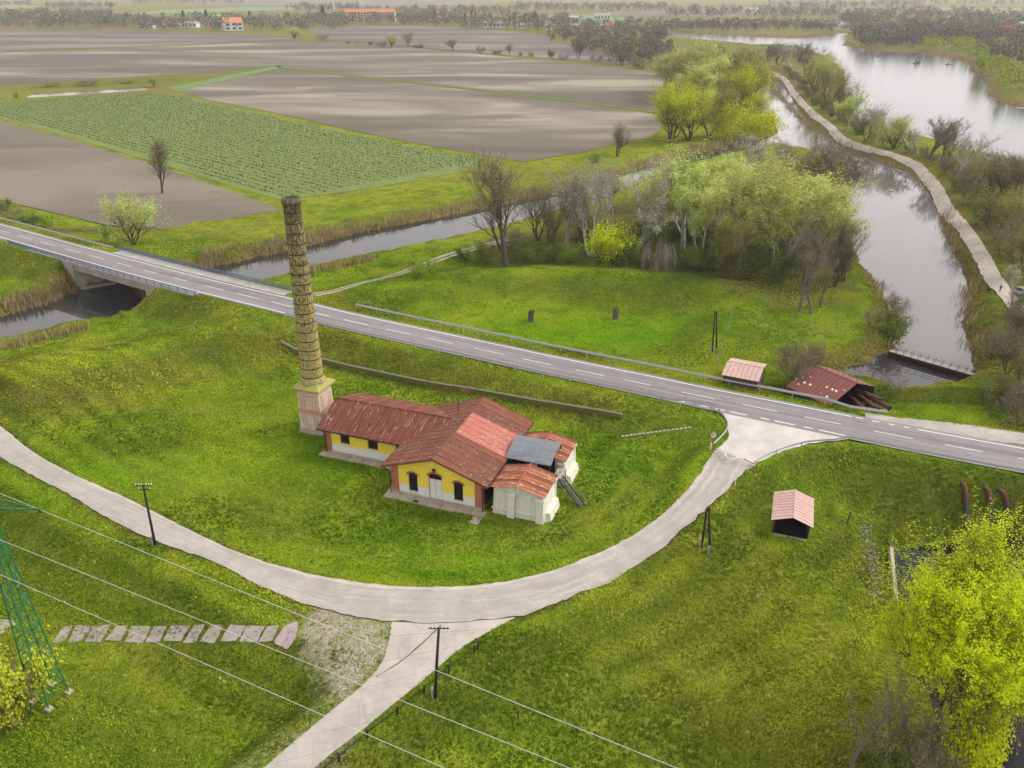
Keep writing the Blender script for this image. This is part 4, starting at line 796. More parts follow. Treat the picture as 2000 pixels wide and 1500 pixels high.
IRON = simple('iron_band', (.022, .019, .017), .3, 4, .7)
for k in range(18):
    z = SZ + 1.1 + k * (TOPZ - SZ - 3.0) / 17; MB().lathe([(rad(z) + .005, z - .06), (rad(z) + .04, z - .055), (rad(z) + .04, z + .055), (rad(z) + .005, z + .06)], 36, cap=False).build('iron_band', IRON, ch)
MB().lathe([(R1 - .25, TOPZ - .1), (.01, TOPZ - .12)], 24).build('flue', DARK, ch)
m = MB(); [m.tube([(R1 * math.cos(a), R1 * math.sin(a), TOPZ - .1), (R1 * math.cos(a), R1 * math.sin(a), TOPZ + .9)], .02, 4) for a in (.4, 2.6)]; m.build('lightning_rod', IRON, ch)
m = MB()
for k in range(60): z = SZ + 1.5 + k * .42; a = -.6; r = rad(z) + .12; m.bar((r * math.cos(a - .12), r * math.sin(a - .12), z), (r * math.cos(a + .12), r * math.sin(a + .12), z), .03)
m.build('climbing_rungs', IRON, ch)

# ------------------------------------------------------------------ retaining wall
wl = dense([Vector((p.x, p.y, 0)) for p in WALL_LINE], 1.5)
rw = thing('retaining_wall', 'long low mossy retaining wall below the road bank', 'wall', (0, 0, 0))
m = MB()
for a, b in zip(wl[:-1], wl[1:]):
    za, zb = hgt(a.x, a.y), hgt(b.x, b.y); d = (b - a).normalized(); n = Vector((d.y, -d.x, 0)) * .2
    ta, tb = za + .6, zb + .6
    m.hexa([Vector((p.x, p.y, z - 1.2)) for p, z in ((a + n, za), (b + n, zb), (b - n, zb), (a - n, za))], [Vector((p.x, p.y, z)) for p, z in ((a + n, ta), (b + n, tb), (b - n, tb), (a - n, ta))])
m.build('wall_body', MOSSW, rw); m = MB()
for a, b in zip(wl[:-1], wl[1:]):
    ta, tb = hgt(a.x, a.y) + .61, hgt(b.x, b.y) + .61; d = (b - a).normalized(); n = Vector((d.y, -d.x, 0)) * .28; u = Vector((0, 0, .14))
    q = [Vector((p.x, p.y, z)) for p, z in ((a + n, ta), (b + n - d * .04, tb), (b - n - d * .04, tb), (a - n, ta))]; m.hexa(q, [p + u for p in q])
m.build('coping', stain_mat('wall_coping', (.115, .105, .062), (.055, .055, .028)), rw)
i = min(range(len(wl)), key=lambda k: (wl[k] - P(908, 768, 0)).length); a, b = wl[i], wl[i + 1]; d = (b - a).normalized(); n = Vector((d.y, -d.x, 0)); z = hgt(a.x, a.y)
MB().hexa([Vector((p.x, p.y, z - .3)) for p in (a + n * .18, b + n * .18, b + n * .23, a + n * .23)], [Vector((p.x, p.y, z + .58)) for p in (a + n * .18, b + n * .18, b + n * .23, a + n * .23)]).build('brick_patch', RBRICK, rw)['label'] = 'patch of red brick'
# ------------------------------------------------------------------ bridge
def col_of(p): return 1000 + FPX * p.x / (p.y * CP - (p.z - CAMH) * SP)
br = thing('road_bridge', 'concrete road bridge with blue-grey railings over the canal', 'bridge', (0, 0, 0))
BL = cut(ROADF, 96, 420)[::4]
def solid_strip(name, l, r, z0, z1, mat, parent):
    m = MB()
    for a, b, c, d in zip(l[:-1], l[1:], r[:-1], r[1:]):
        bot = [Vector((p.x, p.y, p.z + z0)) for p in (a, b, d, c)]; top = [Vector((p.x, p.y, p.z + z1)) for p in (a, b, d, c)]; m.hexa(bot, top)
    return m.build(name, mat, parent)
SO, NO = 5.35, -6.2
solid_strip('sidewalk', offset(BL, 3.7), offset(BL, SO + .35), -.55, .14, CONC, br); BN = cut(ROADF, 190, 530)[::4]; solid_strip('sidewalk', offset(BN, NO - .35), offset(BN, -3.7), -.55, .12, CONC, br)
aL, aR = P(150, 566, ZW), P(318, 602, ZW)
def param(q): return min(range(len(ROADF)), key=lambda i: (ROADF[i].xy - q.xy).length)
iL, iR = param(aL), param(aR); GL = ROADF[iL:iR + 1:4]
solid_strip('girder', offset(GL, SO - .9), offset(GL, SO + .05), -1.75, -.56, CONC, br); solid_strip('girder', offset(GL, NO + .05), offset(GL, NO + .9), -1.75, -.56, CONC, br); solid_strip('deck_slab', offset(GL, NO + .95), offset(GL, SO - .95), -1.2, -.16, CONC, br)
dL, dR = P(445, 515, ZW) - aL, P(545, 549, ZW) - aR
for i, s, q0, dv in ((iL, -1, aL, dL), (iR, 1, aR, dR)):
    p = ROADF[i]; t = (ROADF[i + 3] - ROADF[i - 3]).normalized(); n = Vector((t.y, -t.x, 0)); offA = (q0 - p).dot(n)
    face = lambda off: Vector((q0.x, q0.y, p.z)) + Vector((dv.x, dv.y, 0)) * ((off - offA) / dv.dot(n))      # the abutment follows the slant of the canal
    q = [face(NO + .1), face(SO + .1), face(SO + .1) + t * s * 1.6, face(NO + .1) + t * s * 1.6]
    MB().hexa([Vector((v.x, v.y, -4.4)) for v in q], [Vector((v.x, v.y, p.z - .6)) for v in q]).build('abutment', CONC, br)
    for off in (SO + .12, NO - .42):
        e = face(off); far = e + t * s * 8.5
        MB().prism([Vector((e.x, e.y, -3.6)), Vector((e.x, e.y, p.z - .58)), Vector((far.x, far.y, p.z - .58)), Vector((far.x, far.y, p.z - 1.6))], (0, 0, 0), n * .3).build('wing_wall', CONC, br)
    q = [face(NO), face(SO), face(SO) - t * s * .9, face(NO) - t * s * .9]; MB().hexa([Vector((v.x, v.y, -4.4)) for v in q], [Vector((v.x, v.y, -2.4)) for v in q]).build('footing', CONC, br)
def railing(name, line, zb, zt, label):
    r = empty(name); r.parent = br; r['label'] = label; L = line[::1]
    for z, w in ((zt, .1), (zb + .12, .07)): MB().tube([a + Vector((0, 0, z)) for a in L], w * .6, 6).build('rail', BLUE, r)
    acc = 0; last = None; pm = MB().box(-.05, -.05, zb, .05, .05, zt + .04).mesh('post', BLUE); bm = MB()
    for a, b in zip(L[:-1], L[1:]):
        n = max(1, int((b - a).length / .16))
        for k in range(n): q = a.lerp(b, k / n); bm.bar(q + Vector((0, 0, zb + .12)), q + Vector((0, 0, zt)), .045)
    bm.build('baluster_infill', BLUE, r); d = 0
    for a, b in zip(L[:-1], L[1:]):
        d += (b - a).length
        if d > 2.0: d = 0; o = bpy.data.objects.new('post', pm); link(o, r); o.location = b
railing('railing', offset(cut(ROADF, 60, 428), SO + .2)[::4], .14, 1.15, 'blue-grey railing on the near side'); railing('railing', offset(cut(ROADF, 184, 528), NO - .1)[::4], .12, 1.2, 'blue-grey railing on the far side')

# ------------------------------------------------------------------ guard rails
gpost = MB().box(-.05, -.07, -1.3, .05, .07, .74).mesh('post', STEEL)
def guardrail(line, label, side=1, beams=1, height=.0, step=4.0):
    """W-beam with posts; side says to which side the beam faces"""
    g = thing('guard_rail', label, 'guard rail', (0, 0, 0), 0, 'guard rails along the roads')
    prof = [(0, .48), (.06, .53), (.06, .57), (0, .62), (.06, .67), (.06, .71), (0, .76)]
    for b in range(beams):
        m = MB(); base = None; off = b * .0
        for i, p in enumerate(line):
            t = line[min(i + 1, len(line) - 1)] - line[max(i - 1, 0)]; t.z = 0; t.normalize(); n = Vector((t.y, -t.x, 0)) * side
            for d, z in prof: m.v.append(tuple(p + n * (d + .08 - b * .36) + Vector((0, 0, z + height))))
        k = len(prof)
        for i in range(len(line) - 1):
            for j in range(k - 1): m.f.append((i * k + j, i * k + j + 1, (i + 1) * k + j + 1, (i + 1) * k + j))
        m.build('beam', STEEL, g)
    d = step
    for a, b in zip(line[:-1], line[1:]):
        d += (b - a).length
        if d >= step:
            d = 0; o = bpy.data.objects.new('post', gpost); link(o, g); o.location = a + Vector((0, 0, height)); t = b - a; o.rotation_euler.z = math.atan2(t.y, t.x)
    return g
rl = offset(cut(ROADF, 590, 1335), 4.5)[::8]
curve = dense([rl[-1] + (rl[-1] - rl[-2]) * .5] + PL([(1385, 795, 2.3), (1408, 814, 2.25), (1420, 836, 2.1), (1412, 853, 2.0), (1392, 873, 1.9)]), 1.0)
guardrail(rl[:-1] + curve, 'steel guard rail along the near road edge, curling into the junction', -1)
guardrail(offset(cut(ROADF, 655, 1612), -6.2)[::8] + [P(1660, 802, 2.4), P(1732, 812, 2.2)], 'long double-beam guard rail on the far road side', 1, 2)
guardrail(dense(PL([(1475, 908, 1.9), (1505, 893, 2.1), (1540, 880, 2.2), (1580, 870, 2.3), (1640, 866, 2.35)]), 1.0)[:-1] + offset(cut(ROADF, 1665, 2200), 4.6)[::8], 'steel guard rail right of the junction along the near edge', -1)
guardrail(offset(cut(ROADF, -120, 186), -5.6)[::8], 'guard rail on the far side left of the bridge', 1, 2)
guardrail(offset(cut(ROADF, -120, 62), 5.2)[::8], 'guard rail on the near side left of the bridge', -1)

# ------------------------------------------------------------------ sheds
def gable_shed(name, label, e0, e1, r0, r1, base, mats, walls, nsheet, open_side=None, wallmat=PLANK, inset=.35, cat='shed'):
    """roof over near eave e0-e1 and ridge r0-r1 (world points), mirrored for the far slope"""
    t = thing(name, label, cat, (0, 0, 0)); e0, e1, r0, r1 = map(Vector, (e0, e1, r0, r1)); o = (e0 + r0 + e1 + r1) / 4
    t.location = (o.x, o.y, base); sh = Vector((o.x, o.y, base)); e0, e1, r0, r1 = e0 - sh, e1 - sh, r0 - sh, r1 - sh
    u = (e1 - e0 + r1 - r0); u.z = 0; L = u.length / 2; u.normalize(); n = Vector((-u.y, u.x, 0)); m = (e0 + e1) / 2
    run = ((r0 + r1) / 2 - m).dot(n); n = n if run > 0 else -n; run = abs(run); ze, zr = m.z, (r0.z + r1.z) / 2; mid = (r0 + r1) / 2
    a = Vector((mid.x, mid.y, 0)) - n * run - u * L / 2; far = a + n * 2 * run; z = lambda v, h: Vector((v.x, v.y, h))
    rf = empty('roof'); rf.parent = t
    panels(rf, z(a, ze), u * L, n * run + Vector((0, 0, zr - ze)), nsheet, mats, 'roof_sheet', .04); panels(rf, z(far, ze), u * L, -n * run + Vector((0, 0, zr - ze)), nsheet, mats, 'roof_sheet', .04)
    c = a + n * run; MB().tube([z(c - u * .02, zr + .06), z(c + u * (L + .02), zr + .06)], .06, 6).build('ridge_cap', mats[0], rf)
    p0, p1 = a + u * inset + n * inset, a + u * (L - inset) + n * inset; q0, q1 = p0 + n * (2 * run - 2 * inset), p1 + n * (2 * run - 2 * inset); eh = ze + (zr - ze) * inset / run - .06
    def plank_wall(pa, pb, h0, h1, peak=None):
        d = (pb - pa); k = max(3, int(d.length / .35)); d = d / k; nn = Vector((d.y, -d.x, 0)).normalized() * .05; W_ = empty('wall'); W_.parent = t
        for i in range(k):
            x, y = pa + d * i, pa + d * (i + .96); f = lambda s: h1 + ((peak - h1) * (1 - abs(2 * s - 1)) if peak else 0)
            MB().hexa([z(x - nn, h0), z(y - nn, h0), z(y + nn, h0), z(x + nn, h0)], [z(x - nn, f(i / k)), z(y - nn, f((i + .96) / k)), z(y + nn, f((i + .96) / k)), z(x + nn, f(i / k))]).build('plank', wallmat, W_)
    pk = zr - .08
    for nm, (pa, pb, peak) in dict(near=(p0, p1, None), right=(p1, q1, pk), far=(q1, q0, None), left=(q0, p0, pk)).items():
        if nm in walls: plank_wall(pa, pb, -1.6, eh, peak)
    for v in (p0, p1, q0, q1): MB().bar(z(v, -1.6), z(v, eh), .16).build('corner_post', WOOD, t)
    MB().hexa([z(v, -.3) for v in (p0, p1, q1, q0)], [z(v, .02) for v in (p0, p1, q1, q0)]).build('floor', DARK, t)
    return t, (p0, p1, q0, q1, u, n)
b0 = hgt(P(1445, 735, 2).x, P(1445, 735, 2).y)
gable_shed('plank_shed', 'small dark plank shed with pinkish sheet roof beyond the guard rail', P(1409, 732, b0 + 2.4), P(1483, 746.5, b0 + 2.4), P(1421, 706, b0 + 3.3), P(1492, 718.5, b0 + 3.3), b0, [PINK], ('near', 'right', 'far', 'left'), 8)
b1 = -.9
def flake_mat():
    t = NT('flaking_maroon_roof', .75); p = t.pos('Object'); f = t.noise(p, 8, 3, .7); n = t.noise(p, .5, 3, .6); c = t.ramp(f, [(.3, (.10, .035, .030)), (.7, (.17, .058, .045))]); v = t.n('TexVoronoi'); v.inputs['Scale'].default_value = 1.0; v.inputs['Randomness'].default_value = .35; v.distance = 'CHEBYCHEV'
    t.l(t.map(p, (1.25, 1.05, .6), (0, 0, R(-40))), v.inputs['Vector']); s = t.n('SeparateColor'); t.l(v.outputs['Color'], s.inputs[0]); k = t.math('MULTIPLY', t.ramp(t.math('ADD', v.outputs['Distance'], t.math('MULTIPLY', f, .18)), [(.28, 1), (.32, 0)]), t.math('LESS_THAN', s.outputs[0], .42))
    t.color(t.mix(k, c, (.60, .52, .48))); t.bump(f, .3, .03); return t.m
FLAKE = flake_mat()
bs, (p0, p1, q0, q1, su, sn_) = gable_shed('intake_shed', 'large maroon shed with flaking roof over rusty intake pipes', P(1542, 760, b1 + 2.6), P(1630, 796, b1 + 2.6), P(1586, 711, b1 + 4.9), P(1674, 751, b1 + 4.9), b1, [FLAKE], ('near', 'left', 'far'), 12)
hb = hgt(P(1547, 1030, -1).x, P(1547, 1030, -1).y)
hut, (p0, p1, q0, q1, hu, hn) = gable_shed('open_hut', 'small open-fronted hut with faded pink sheet roof in the meadow', P(1507, 1012, hb + 2.1), P(1512, 957, hb + 2.1), P(1549, 1011.5, hb + 3.0), P(1553, 956.5, hb + 3.0), hb, [PINK], ('near', 'far', 'right'), 10, inset=.45)
rk = random.Random(5); fl, fr = (p0, q0)
for k in range(9):
    q = p0.lerp(q0, (k + .5) / 9) + Vector((rk.uniform(-.1, .1), -.35, 0)); s = rk.uniform(.2, .32)
    MB().hexa([(q.x - s, q.y - s, -.9), (q.x + s, q.y - s, -.9), (q.x + s, q.y + s, -.9), (q.x - s, q.y + s, -.9)], [(q.x - s * .8, q.y - s * .7, .0), (q.x + s * .7, q.y - s * .8, -.05), (q.x + s * .8, q.y + s * .7, .05), (q.x - s * .7, q.y + s * .8, .0)]).build('foundation_stone', OLDC, hut)
# pipes of the intake
def pipe(pts, r, label, mat=RUSTP, flange=True, group=None):
    c = Vector(pts[0]); t = thing('rusty_pipe', label, 'pipe', c, 0, group); pts = [Vector(p) - c for p in pts]
    MB().tube(pts, r, 12).build('pipe_run', mat, t, True)
    if flange:
        for k in (.0, .45, 1.0):
            q = pts[0].lerp(pts[1], k); d = (pts[1] - pts[0]).normalized() * .09; MB().tube([q - d, q + d], r * 1.22, 12).build('flange', BLACKP, t)
    return t
zz = -.1
for (a, b, za, zb, lb) in (((1655, 771), (1690, 800), .7, .5, 'shortest rusty intake pipe nearest the guard rail'), ((1668, 766), (1715, 800), .8, .5, 'second rusty intake pipe leaving the maroon shed'), ((1690, 770), (1738, 797), .9, .6, 'long rusty intake pipe with black flange end'), ((1668, 759), (1722, 782), 1.3, 1.0, 'highest rusty intake pipe beside the pool')):
    pipe([P(*a, za), P(*b, zb)], .36, lb, group='intake pipes of the maroon shed')
for (a, b, c, lb) in (((1880, 950), (1884, 968), (1886, 1075), 'leftmost rusty outlet pipe with black collar on the bank'), ((1924, 958), (1931, 972), (1936, 1070), 'middle rusty outlet pipe on the bank'), ((1950, 961), (1962, 975), (1972, 1070), 'rightmost outlet pipe with black lower part')):
    A, B, C_ = G(*a), G(*b), G(*c); pipe([A + Vector((0, .5, -.3)), A + Vector((0, .1, .35)), A.lerp(B, .5) + Vector((0, 0, .6)), B + Vector((0, 0, .5)), C_ + Vector((0, 0, .3))], .30, lb, flange=False, group='outlet pipes above the dark pond')
    q = B.lerp(C_, .18) + Vector((0, 0, .46)); q2 = B.lerp(C_, .42) + Vector((0, 0, .42))
    o = bpy.data.objects[[x.name for x in bpy.data.objects if x.name.startswith('rusty_pipe')][-1]]
    MB().tube([q - A - Vector((0, .5, -.3)), q2 - A - Vector((0, .5, -.3))], .335, 12).build('black_collar', BLACKP, o)

# pond wall
pw = thing('pond_wall', 'low concrete edge wall of the dark pond', 'wall', (0, 0, 0)); pa, pb = P(1740, 1073, -3.6), P(1750, 1182, -3.6); d = (pb - pa).normalized(); n = Vector((d.y, -d.x, 0))
MB().hexa([v + Vector((0, 0, -2)) for v in (pa - n * .25, pb - n * .25, pb + n * .25, pa + n * .25)], [v + Vector((0, 0, .4)) for v in (pa - n * .2, pb - n * .2, pb + n * .2, pa + n * .2)]).build('wall_body', OLDC, pw)
MB().bar(pa + Vector((0, .2, -1)), pa + Vector((0, .2, 1.3)), .18).build('corner_post', PALEW, pw)

# ------------------------------------------------------------------ footbridge over the river
fb = thing('footbridge', 'narrow timber footbridge with thin railing across the river', 'footbridge', (0, 0, 0)); A, B = P(1738, 684, -1.9), P(1902, 731, -1.9); d = (B - A); n = Vector((d.y, -d.x, 0)).normalized(); k = 26
for i in range(k):
    a, b = A + d * (i / k), A + d * ((i + .95) / k); MB().hexa([v + Vector((0, 0, -.12)) for v in (a - n * .55, a + n * .55, b + n * .55, b - n * .55)], [a - n * .55, a + n * .55, b + n * .55, b - n * .55]).build('plank', PALEW, fb)
for s in (-.6, .6):
    MB().bar(A + n * s + Vector((0, 0, -.25)), B + n * s + Vector((0, 0, -.25)), .18, .35).build('beam', WOOD, fb); MB().bar(A + n * s + Vector((0, 0, .95)), B + n * s + Vector((0, 0, .95)), .05).build('handrail', PALEW if s < 0 else WOOD, fb)
    for i in range(12): q = A + d * (i / 11) + n * s; MB().bar(q, q + Vector((0, 0, .95)), .06).build('rail_post', WOOD, fb)
for i in range(6): q = A + d * ((i + .5) / 6); MB().bar(q + Vector((0, 0, -3)), q + Vector((0, 0, -.2)), .25).build('pile', WOOD, fb)
MB().hexa([v + Vector((0, 0, -2.6)) for v in (A - n * .1, B - n * .1, B + n * .1, A + n * .1)], [v + Vector((0, 0, -.75)) for v in (A - n * .1, B - n * .1, B + n * .1, A + n * .1)]).build('weir_board', TAR, fb)

# ------------------------------------------------------------------ poles, pylon, wires
def up_at(base, topx, topy):
    """top of an upright standing on base, seen at picture position topx, topy (same distance)"""
    z = zat(topy, base.x, base.y); dep = base.y * CP - (z - CAMH) * SP; return Vector(((topx - 1000) / FPX * dep, base.y, z))
def pole(bx, by, tx, ty, label, arms=2, group='wooden utility poles', foot=True, r=.16):
    b = G(bx, by); t_ = up_at(b, tx, ty); t = thing('utility_pole', label, 'utility pole', b, 0, group); v = t_ - b
    MB().tube([(0, 0, -.5), v * .5, v], [r, r * .9, r * .72], 8).build('pole', WOOD, t, True)
    for k in range(arms):
        z = v * (1 - .012 - k * .07); w = .95 - .25 * k; MB().bar(z + Vector((-w, .18, .12)), z + Vector((w, .05, .22)), .1).build('cross_arm', WOOD, t)
        for x in (-.95, -.6, -.25, .3, .65, .95) if k == 0 else (-.9, .9):
            MB().lathe([(.03, .0), (.07, .08), (.045, .14), (.07, .2), (.02, .28)], 8).build('insulator', CERAM, t, False, z + Vector((x * w, .1, .18)))
    if foot: MB().box(-.32, -.2, -.3, -.1, .2, 1.2).build('footing', PALEW, t)
    return t
pole(303, 1064, 280, 950, 'dark utility pole with white insulators beside the ring road')
pole(849, 1362, 857, 1230, 'lone dark utility pole by the concrete lane', 1)
def a_frame(b1, b2, top, label, r=.16):
    a, b = G(*b1), G(*b2); tp = up_at((a + b) / 2, *top); t = thing('a_frame_pole', label, 'utility pole', a, 0, 'twin-legged wooden poles')
    for q, s in ((a, -.12), (b, .12)): MB().tube([q - a + Vector((0, 0, -.4)), tp - a + Vector((s, 0, 0))], [r, r * .75], 8).build('leg', WOOD, t, True); MB().box(q.x - a.x - .35, q.y - a.y - .2, -.6, q.x - a.x - .1, q.y - a.y + .2, q.z - a.z + 1.2).build('footing', PALEW, t)
    m = (a.lerp(tp, .5) - a, b.lerp(tp, .5) - a); MB().bar(m[0], m[1], .12).build('cross_brace', WOOD, t); MB().bar(tp - a + Vector((-.35, -.1, -.2)), tp - a + Vector((.35, -.1, -.2)), .12).build('cross_arm', WOOD, t)
a_frame((1370, 1068), (1387, 1082), (1383, 992), 'twin-legged pole beside the bend of the ring road'); a_frame((1391, 688), (1400, 691), (1398, 608), 'twin-legged pole in the hollow behind the main road')
# lattice pylon: three wires run past it
wd = (P(290, 1085, 18) - P(77, 995, 19)); wd.z = 0; wd.normalize(); wp = Vector((-wd.y, wd.x, 0)); tip = P(77, 995, 19.5)
PC = G(100, 1362); py = thing('lattice_pylon', 'green steel lattice pylon at the left edge', 'pylon', PC, math.atan2(wd.y, wd.x))
PZ = 22.0; half = lambda z: 1.15 - .80 * z / PZ
legs = [(-1, -1), (1, -1), (1, 1), (-1, 1)]; lv = list(np.linspace(0, PZ, 15))
for x, y in legs: MB().bar((x * half(0), y * half(0), -.4), (x * half(PZ), y * half(PZ), PZ), .10).build('leg', GREENM, py); MB().box(x * half(0) - .3, y * half(0) - .3, -.8, x * half(0) + .3, y * half(0) + .3, .25).build('footing', OLDC, py)
for k in range(4):
    (x0, y0), (x1, y1) = legs[k], legs[(k + 1) % 4]; m = MB()
    for i, (za, zb) in enumerate(zip(lv[:-1], lv[1:])):
        ha, hb_ = half(za), half(zb); A, B = (x0 * ha, y0 * ha, za), (x1 * hb_, y1 * hb_, zb); C_, D = (x1 * ha, y1 * ha, za), (x0 * hb_, y0 * hb_, zb)
        m.bar(A, B, .065) if i % 2 else m.bar(C_, D, .065); m.bar(D, B, .055)
    m.build('lattice_bracing', GREENM, py)
def arm(side, z, ln, xo=0.0):
    m = MB(); s = side; t0 = (xo, s * ln, z)
    for x in (-half(z), half(z)): m.bar((x, s * half(z), z - .1), t0, .09); m.bar((x * .6, s * half(z), z + 1.3), t0, .07)
    for k in (.25, .5, .75): w = half(z) * (1 - k); y = s * (half(z) + (ln - half(z)) * k); m.bar((-w + xo * k, y, z), (w + xo * k, y, z), .05); m.bar((xo * k, y, z), (xo * k, y, z + 1.3 * (1 - k)), .05)
    m.build('cross_arm', GREENM, py)
loc = Matrix.Rotation(-math.atan2(wd.y, wd.x), 3, 'Z') @ (tip - PC)
arm(1, loc.z, loc.y, loc.x); arm(-1, loc.z - .2, 4.5); arm(-1, loc.z - 4.5, 5.0)
MB().tube([(loc.x, loc.y, loc.z - .05), (loc.x, loc.y, loc.z - .3)], .09, 6).build('insulator', BLACKP, py); MB().bar((0, 0, PZ - .2), (0, 0, PZ + 2.0), .1).build('peak', GREENM, py)
def wire(a, b, z, label, ext=(60, 70), r=.022):
    A, B = P(*a, z), P(*b, z); d = (B - A).normalized(); A, B = A - d * ext[0], B + d * ext[1]; n = 24; pts = [A.lerp(B, k / n) - Vector((0, 0, 0)) for k in range(n + 1)]
    t = thing('power_line', label, 'power line', A, 0, 'wires of the lattice pylon'); MB().tube([p - A for p in pts], r, 5).build('conductor', WIRE, t)
wire((77, 995), (848, 1308), 19.2, 'pale overhead wire highest in the picture, from the pylon arm'); wire((224, 1144), (1007, 1458), 17, 'middle pale overhead wire crossing the slab path'); wire((280, 1244), (700, 1427), 14.5, 'lowest pale overhead wire crossing the concrete lane')

# ------------------------------------------------------------------ small road furniture
sg = thing('road_sign', 'round road sign seen from behind at the junction', 'road sign', G(1390, 878)); MB().tube([(0, 0, -.3), (0, 0, 2.6)], .05, 8).build('post', REDP, sg); o = MB().lathe([(.01, -.02), (.42, -.02), (.42, .02), (.01, .02)], 20).build('sign_plate', STEEL, sg); o.rotation_euler = (R(80), 0, R(20)); o.location = (0, 0, 2.3)
ba = thing('barrier', 'white and red bent barrier rail across the ring road', 'barrier', (0, 0, 0)); bp = PL([(1389, 874, 2.4), (1402, 879, 2.5), (1415, 884, 2.7), (1419, 892, 2.7), (1430, 897, 2.7), (1444, 893, 2.8), (1452, 896, 2.8), (1473, 906, 2.6)])
for i, (a, b) in enumerate(zip(bp[:-1], bp[1:])): MB().tube([a, b], .07, 7).build('rail_piece', REDP if i in (0, 6) else WHITE, ba)
for q in ((1388, 878), (1474, 910)): p = G(*q); MB().box(p.x - .1, p.y - .1, p.z - .3, p.x + .1, p.y + .1, p.z + 1.0).build('post', WHITE, ba)
def marker(bx, by, h, mat, label, grp=None, r=.06, lean=(0, 0)):
    t = thing('marker_post', label, 'marker post', G(bx, by), 0, grp); MB().tube([(0, 0, -.3), (lean[0], lean[1], h)], [r, r], 7).build('post', mat, t); MB().lathe([(r * 1.5, h - .12), (r * 1.6, h), (.01, h + .1)], 7, (lean[0], lean[1])).build('cap', mat, t)
marker(1327, 800, 2.4, YEL, 'yellow marker post behind the guard rail left of the junction', lean=(.15, 0)); marker(1405, 1004, 1.9, YEL, 'yellow marker post beside the twin-legged pole', lean=(.25, 0)); marker(1435, 948, 1.0, WHITE, 'short white post below the barrier', r=.08)
marker(1654, 1022, 1.5, WOOD, 'short dark stake in the meadow right of the hut', r=.08, lean=(.3, .2)); marker(1697, 800, 1.6, PALEW, 'pale post at the end of the double guard rail', r=.08)
FP = [(1429, 618), (1425, 632), (1420, 648), (1416, 663), (1411, 680), (1405, 702), (1401, 723)]
for k, q in enumerate(FP): marker(*q, 1.9, PALEW, ['top', 'second', 'third', 'fourth', 'fifth', 'sixth', 'lowest'][k] + ' weathered post of the fence line running down beside the twin-legged pole', 'old fence posts in the hollow', .07)
FP2 = [(1460, 624), (1484, 633), (1512, 646), (1578, 647), (1609, 649), (1641, 652), (1708, 661), (1735, 677)]
nm = ['first', 'second', 'third', 'fourth', 'fifth', 'sixth', 'seventh', 'eighth']
for k, q in enumerate(FP2): marker(*q, 1.7, PALEW, nm[k] + ' pale post from the left in the fence across the bank', 'pale fence posts on the bank', .09, (.1, 0))
for k, q in enumerate([(1722, 803), (1787, 809), (1921, 823)]): marker(*q, 1.5, PALEW, ['left', 'middle', 'right'][k] + ' of three pale posts beyond the lay-by', 'posts beyond the lay-by', .09, (.1, 0))
# guard fence beside the lane
lf = thing('lane_fence', 'low dark post-and-rail fence beside the concrete lane', 'fence', (0, 0, 0)); LP = [(934, 1268), (926, 1275), (877, 1313), (829, 1353), (777, 1395), (718, 1440), (663, 1487), (600, 1535)]
tops = []
for q in LP: g = G(*q); o = MB().box(-.09, -.09, -.3, .09, .09, 1.0).build('post', WOOD, lf, loc=g); tops.append(g + Vector((.1, -.1, .85)))
for a, b in zip(tops[:-1], tops[1:]): MB().bar(a, b, .06, .1).build('rail', WOOD, lf)
# row of step stones on the embankment
sr = thing('stone_step_row', 'row of small pale stones stepping up the lawn near the junction', 'steps', (0, 0, 0))
for k in range(17): t_ = k / 16; g = G(1216 + 131 * t_, 853 - 17 * t_); MB().box(-.22, -.16, -.2, .24, .16, .14).build('step_stone', OLDC, sr, loc=g)
# stumps
def stump(px, py, label, seed):
    rs = random.Random(seed); g = G(px, py); t = thing('tree_stump', label, 'tree stump', g, 0, 'tall weathered stumps in the hollow'); m = MB(); n = 14; prof = [(.75, -.3), (.55, .3), (.5, 1.0), (.55, 1.6), (.42, 2.1)]; base = 0
    ph = [rs.uniform(.75, 1.25) for _ in range(n)]
    for r, z in prof:
        for k in range(n): a = 2 * math.pi * k / n; q = r * ph[k] * rs.uniform(.92, 1.08); m.v.append((q * math.cos(a), q * math.sin(a), z + (rs.uniform(-.35, .35) if z > 1.5 else 0)))
    for i in range(len(prof) - 1):
        for k in range(n): m.f.append((i * n + k, i * n + (k + 1) % n, (i + 1) * n + (k + 1) % n, (i + 1) * n + k))
    m.build('bark', simple('stump_bark%d' % seed, (.11, .09, .075), .6, 4, .95, bump=.6), t); MB().lathe([(.42, 1.75), (.01, 1.6)], 12).build('hollow_top', DARK, t)
    for k in range(3): a = rs.uniform(0, 6.28); MB().tube([(.3 * math.cos(a), .3 * math.sin(a), 1.3), (.75 * math.cos(a), .75 * math.sin(a), 2.3 + rs.random() * .4)], [.14, .06], 6).build('snag', PLANK, t)
stump(1037, 627, 'tall weathered stump on the left in the green hollow', 1); stump(1202, 622, 'tall weathered stump on the right in the green hollow', 2)

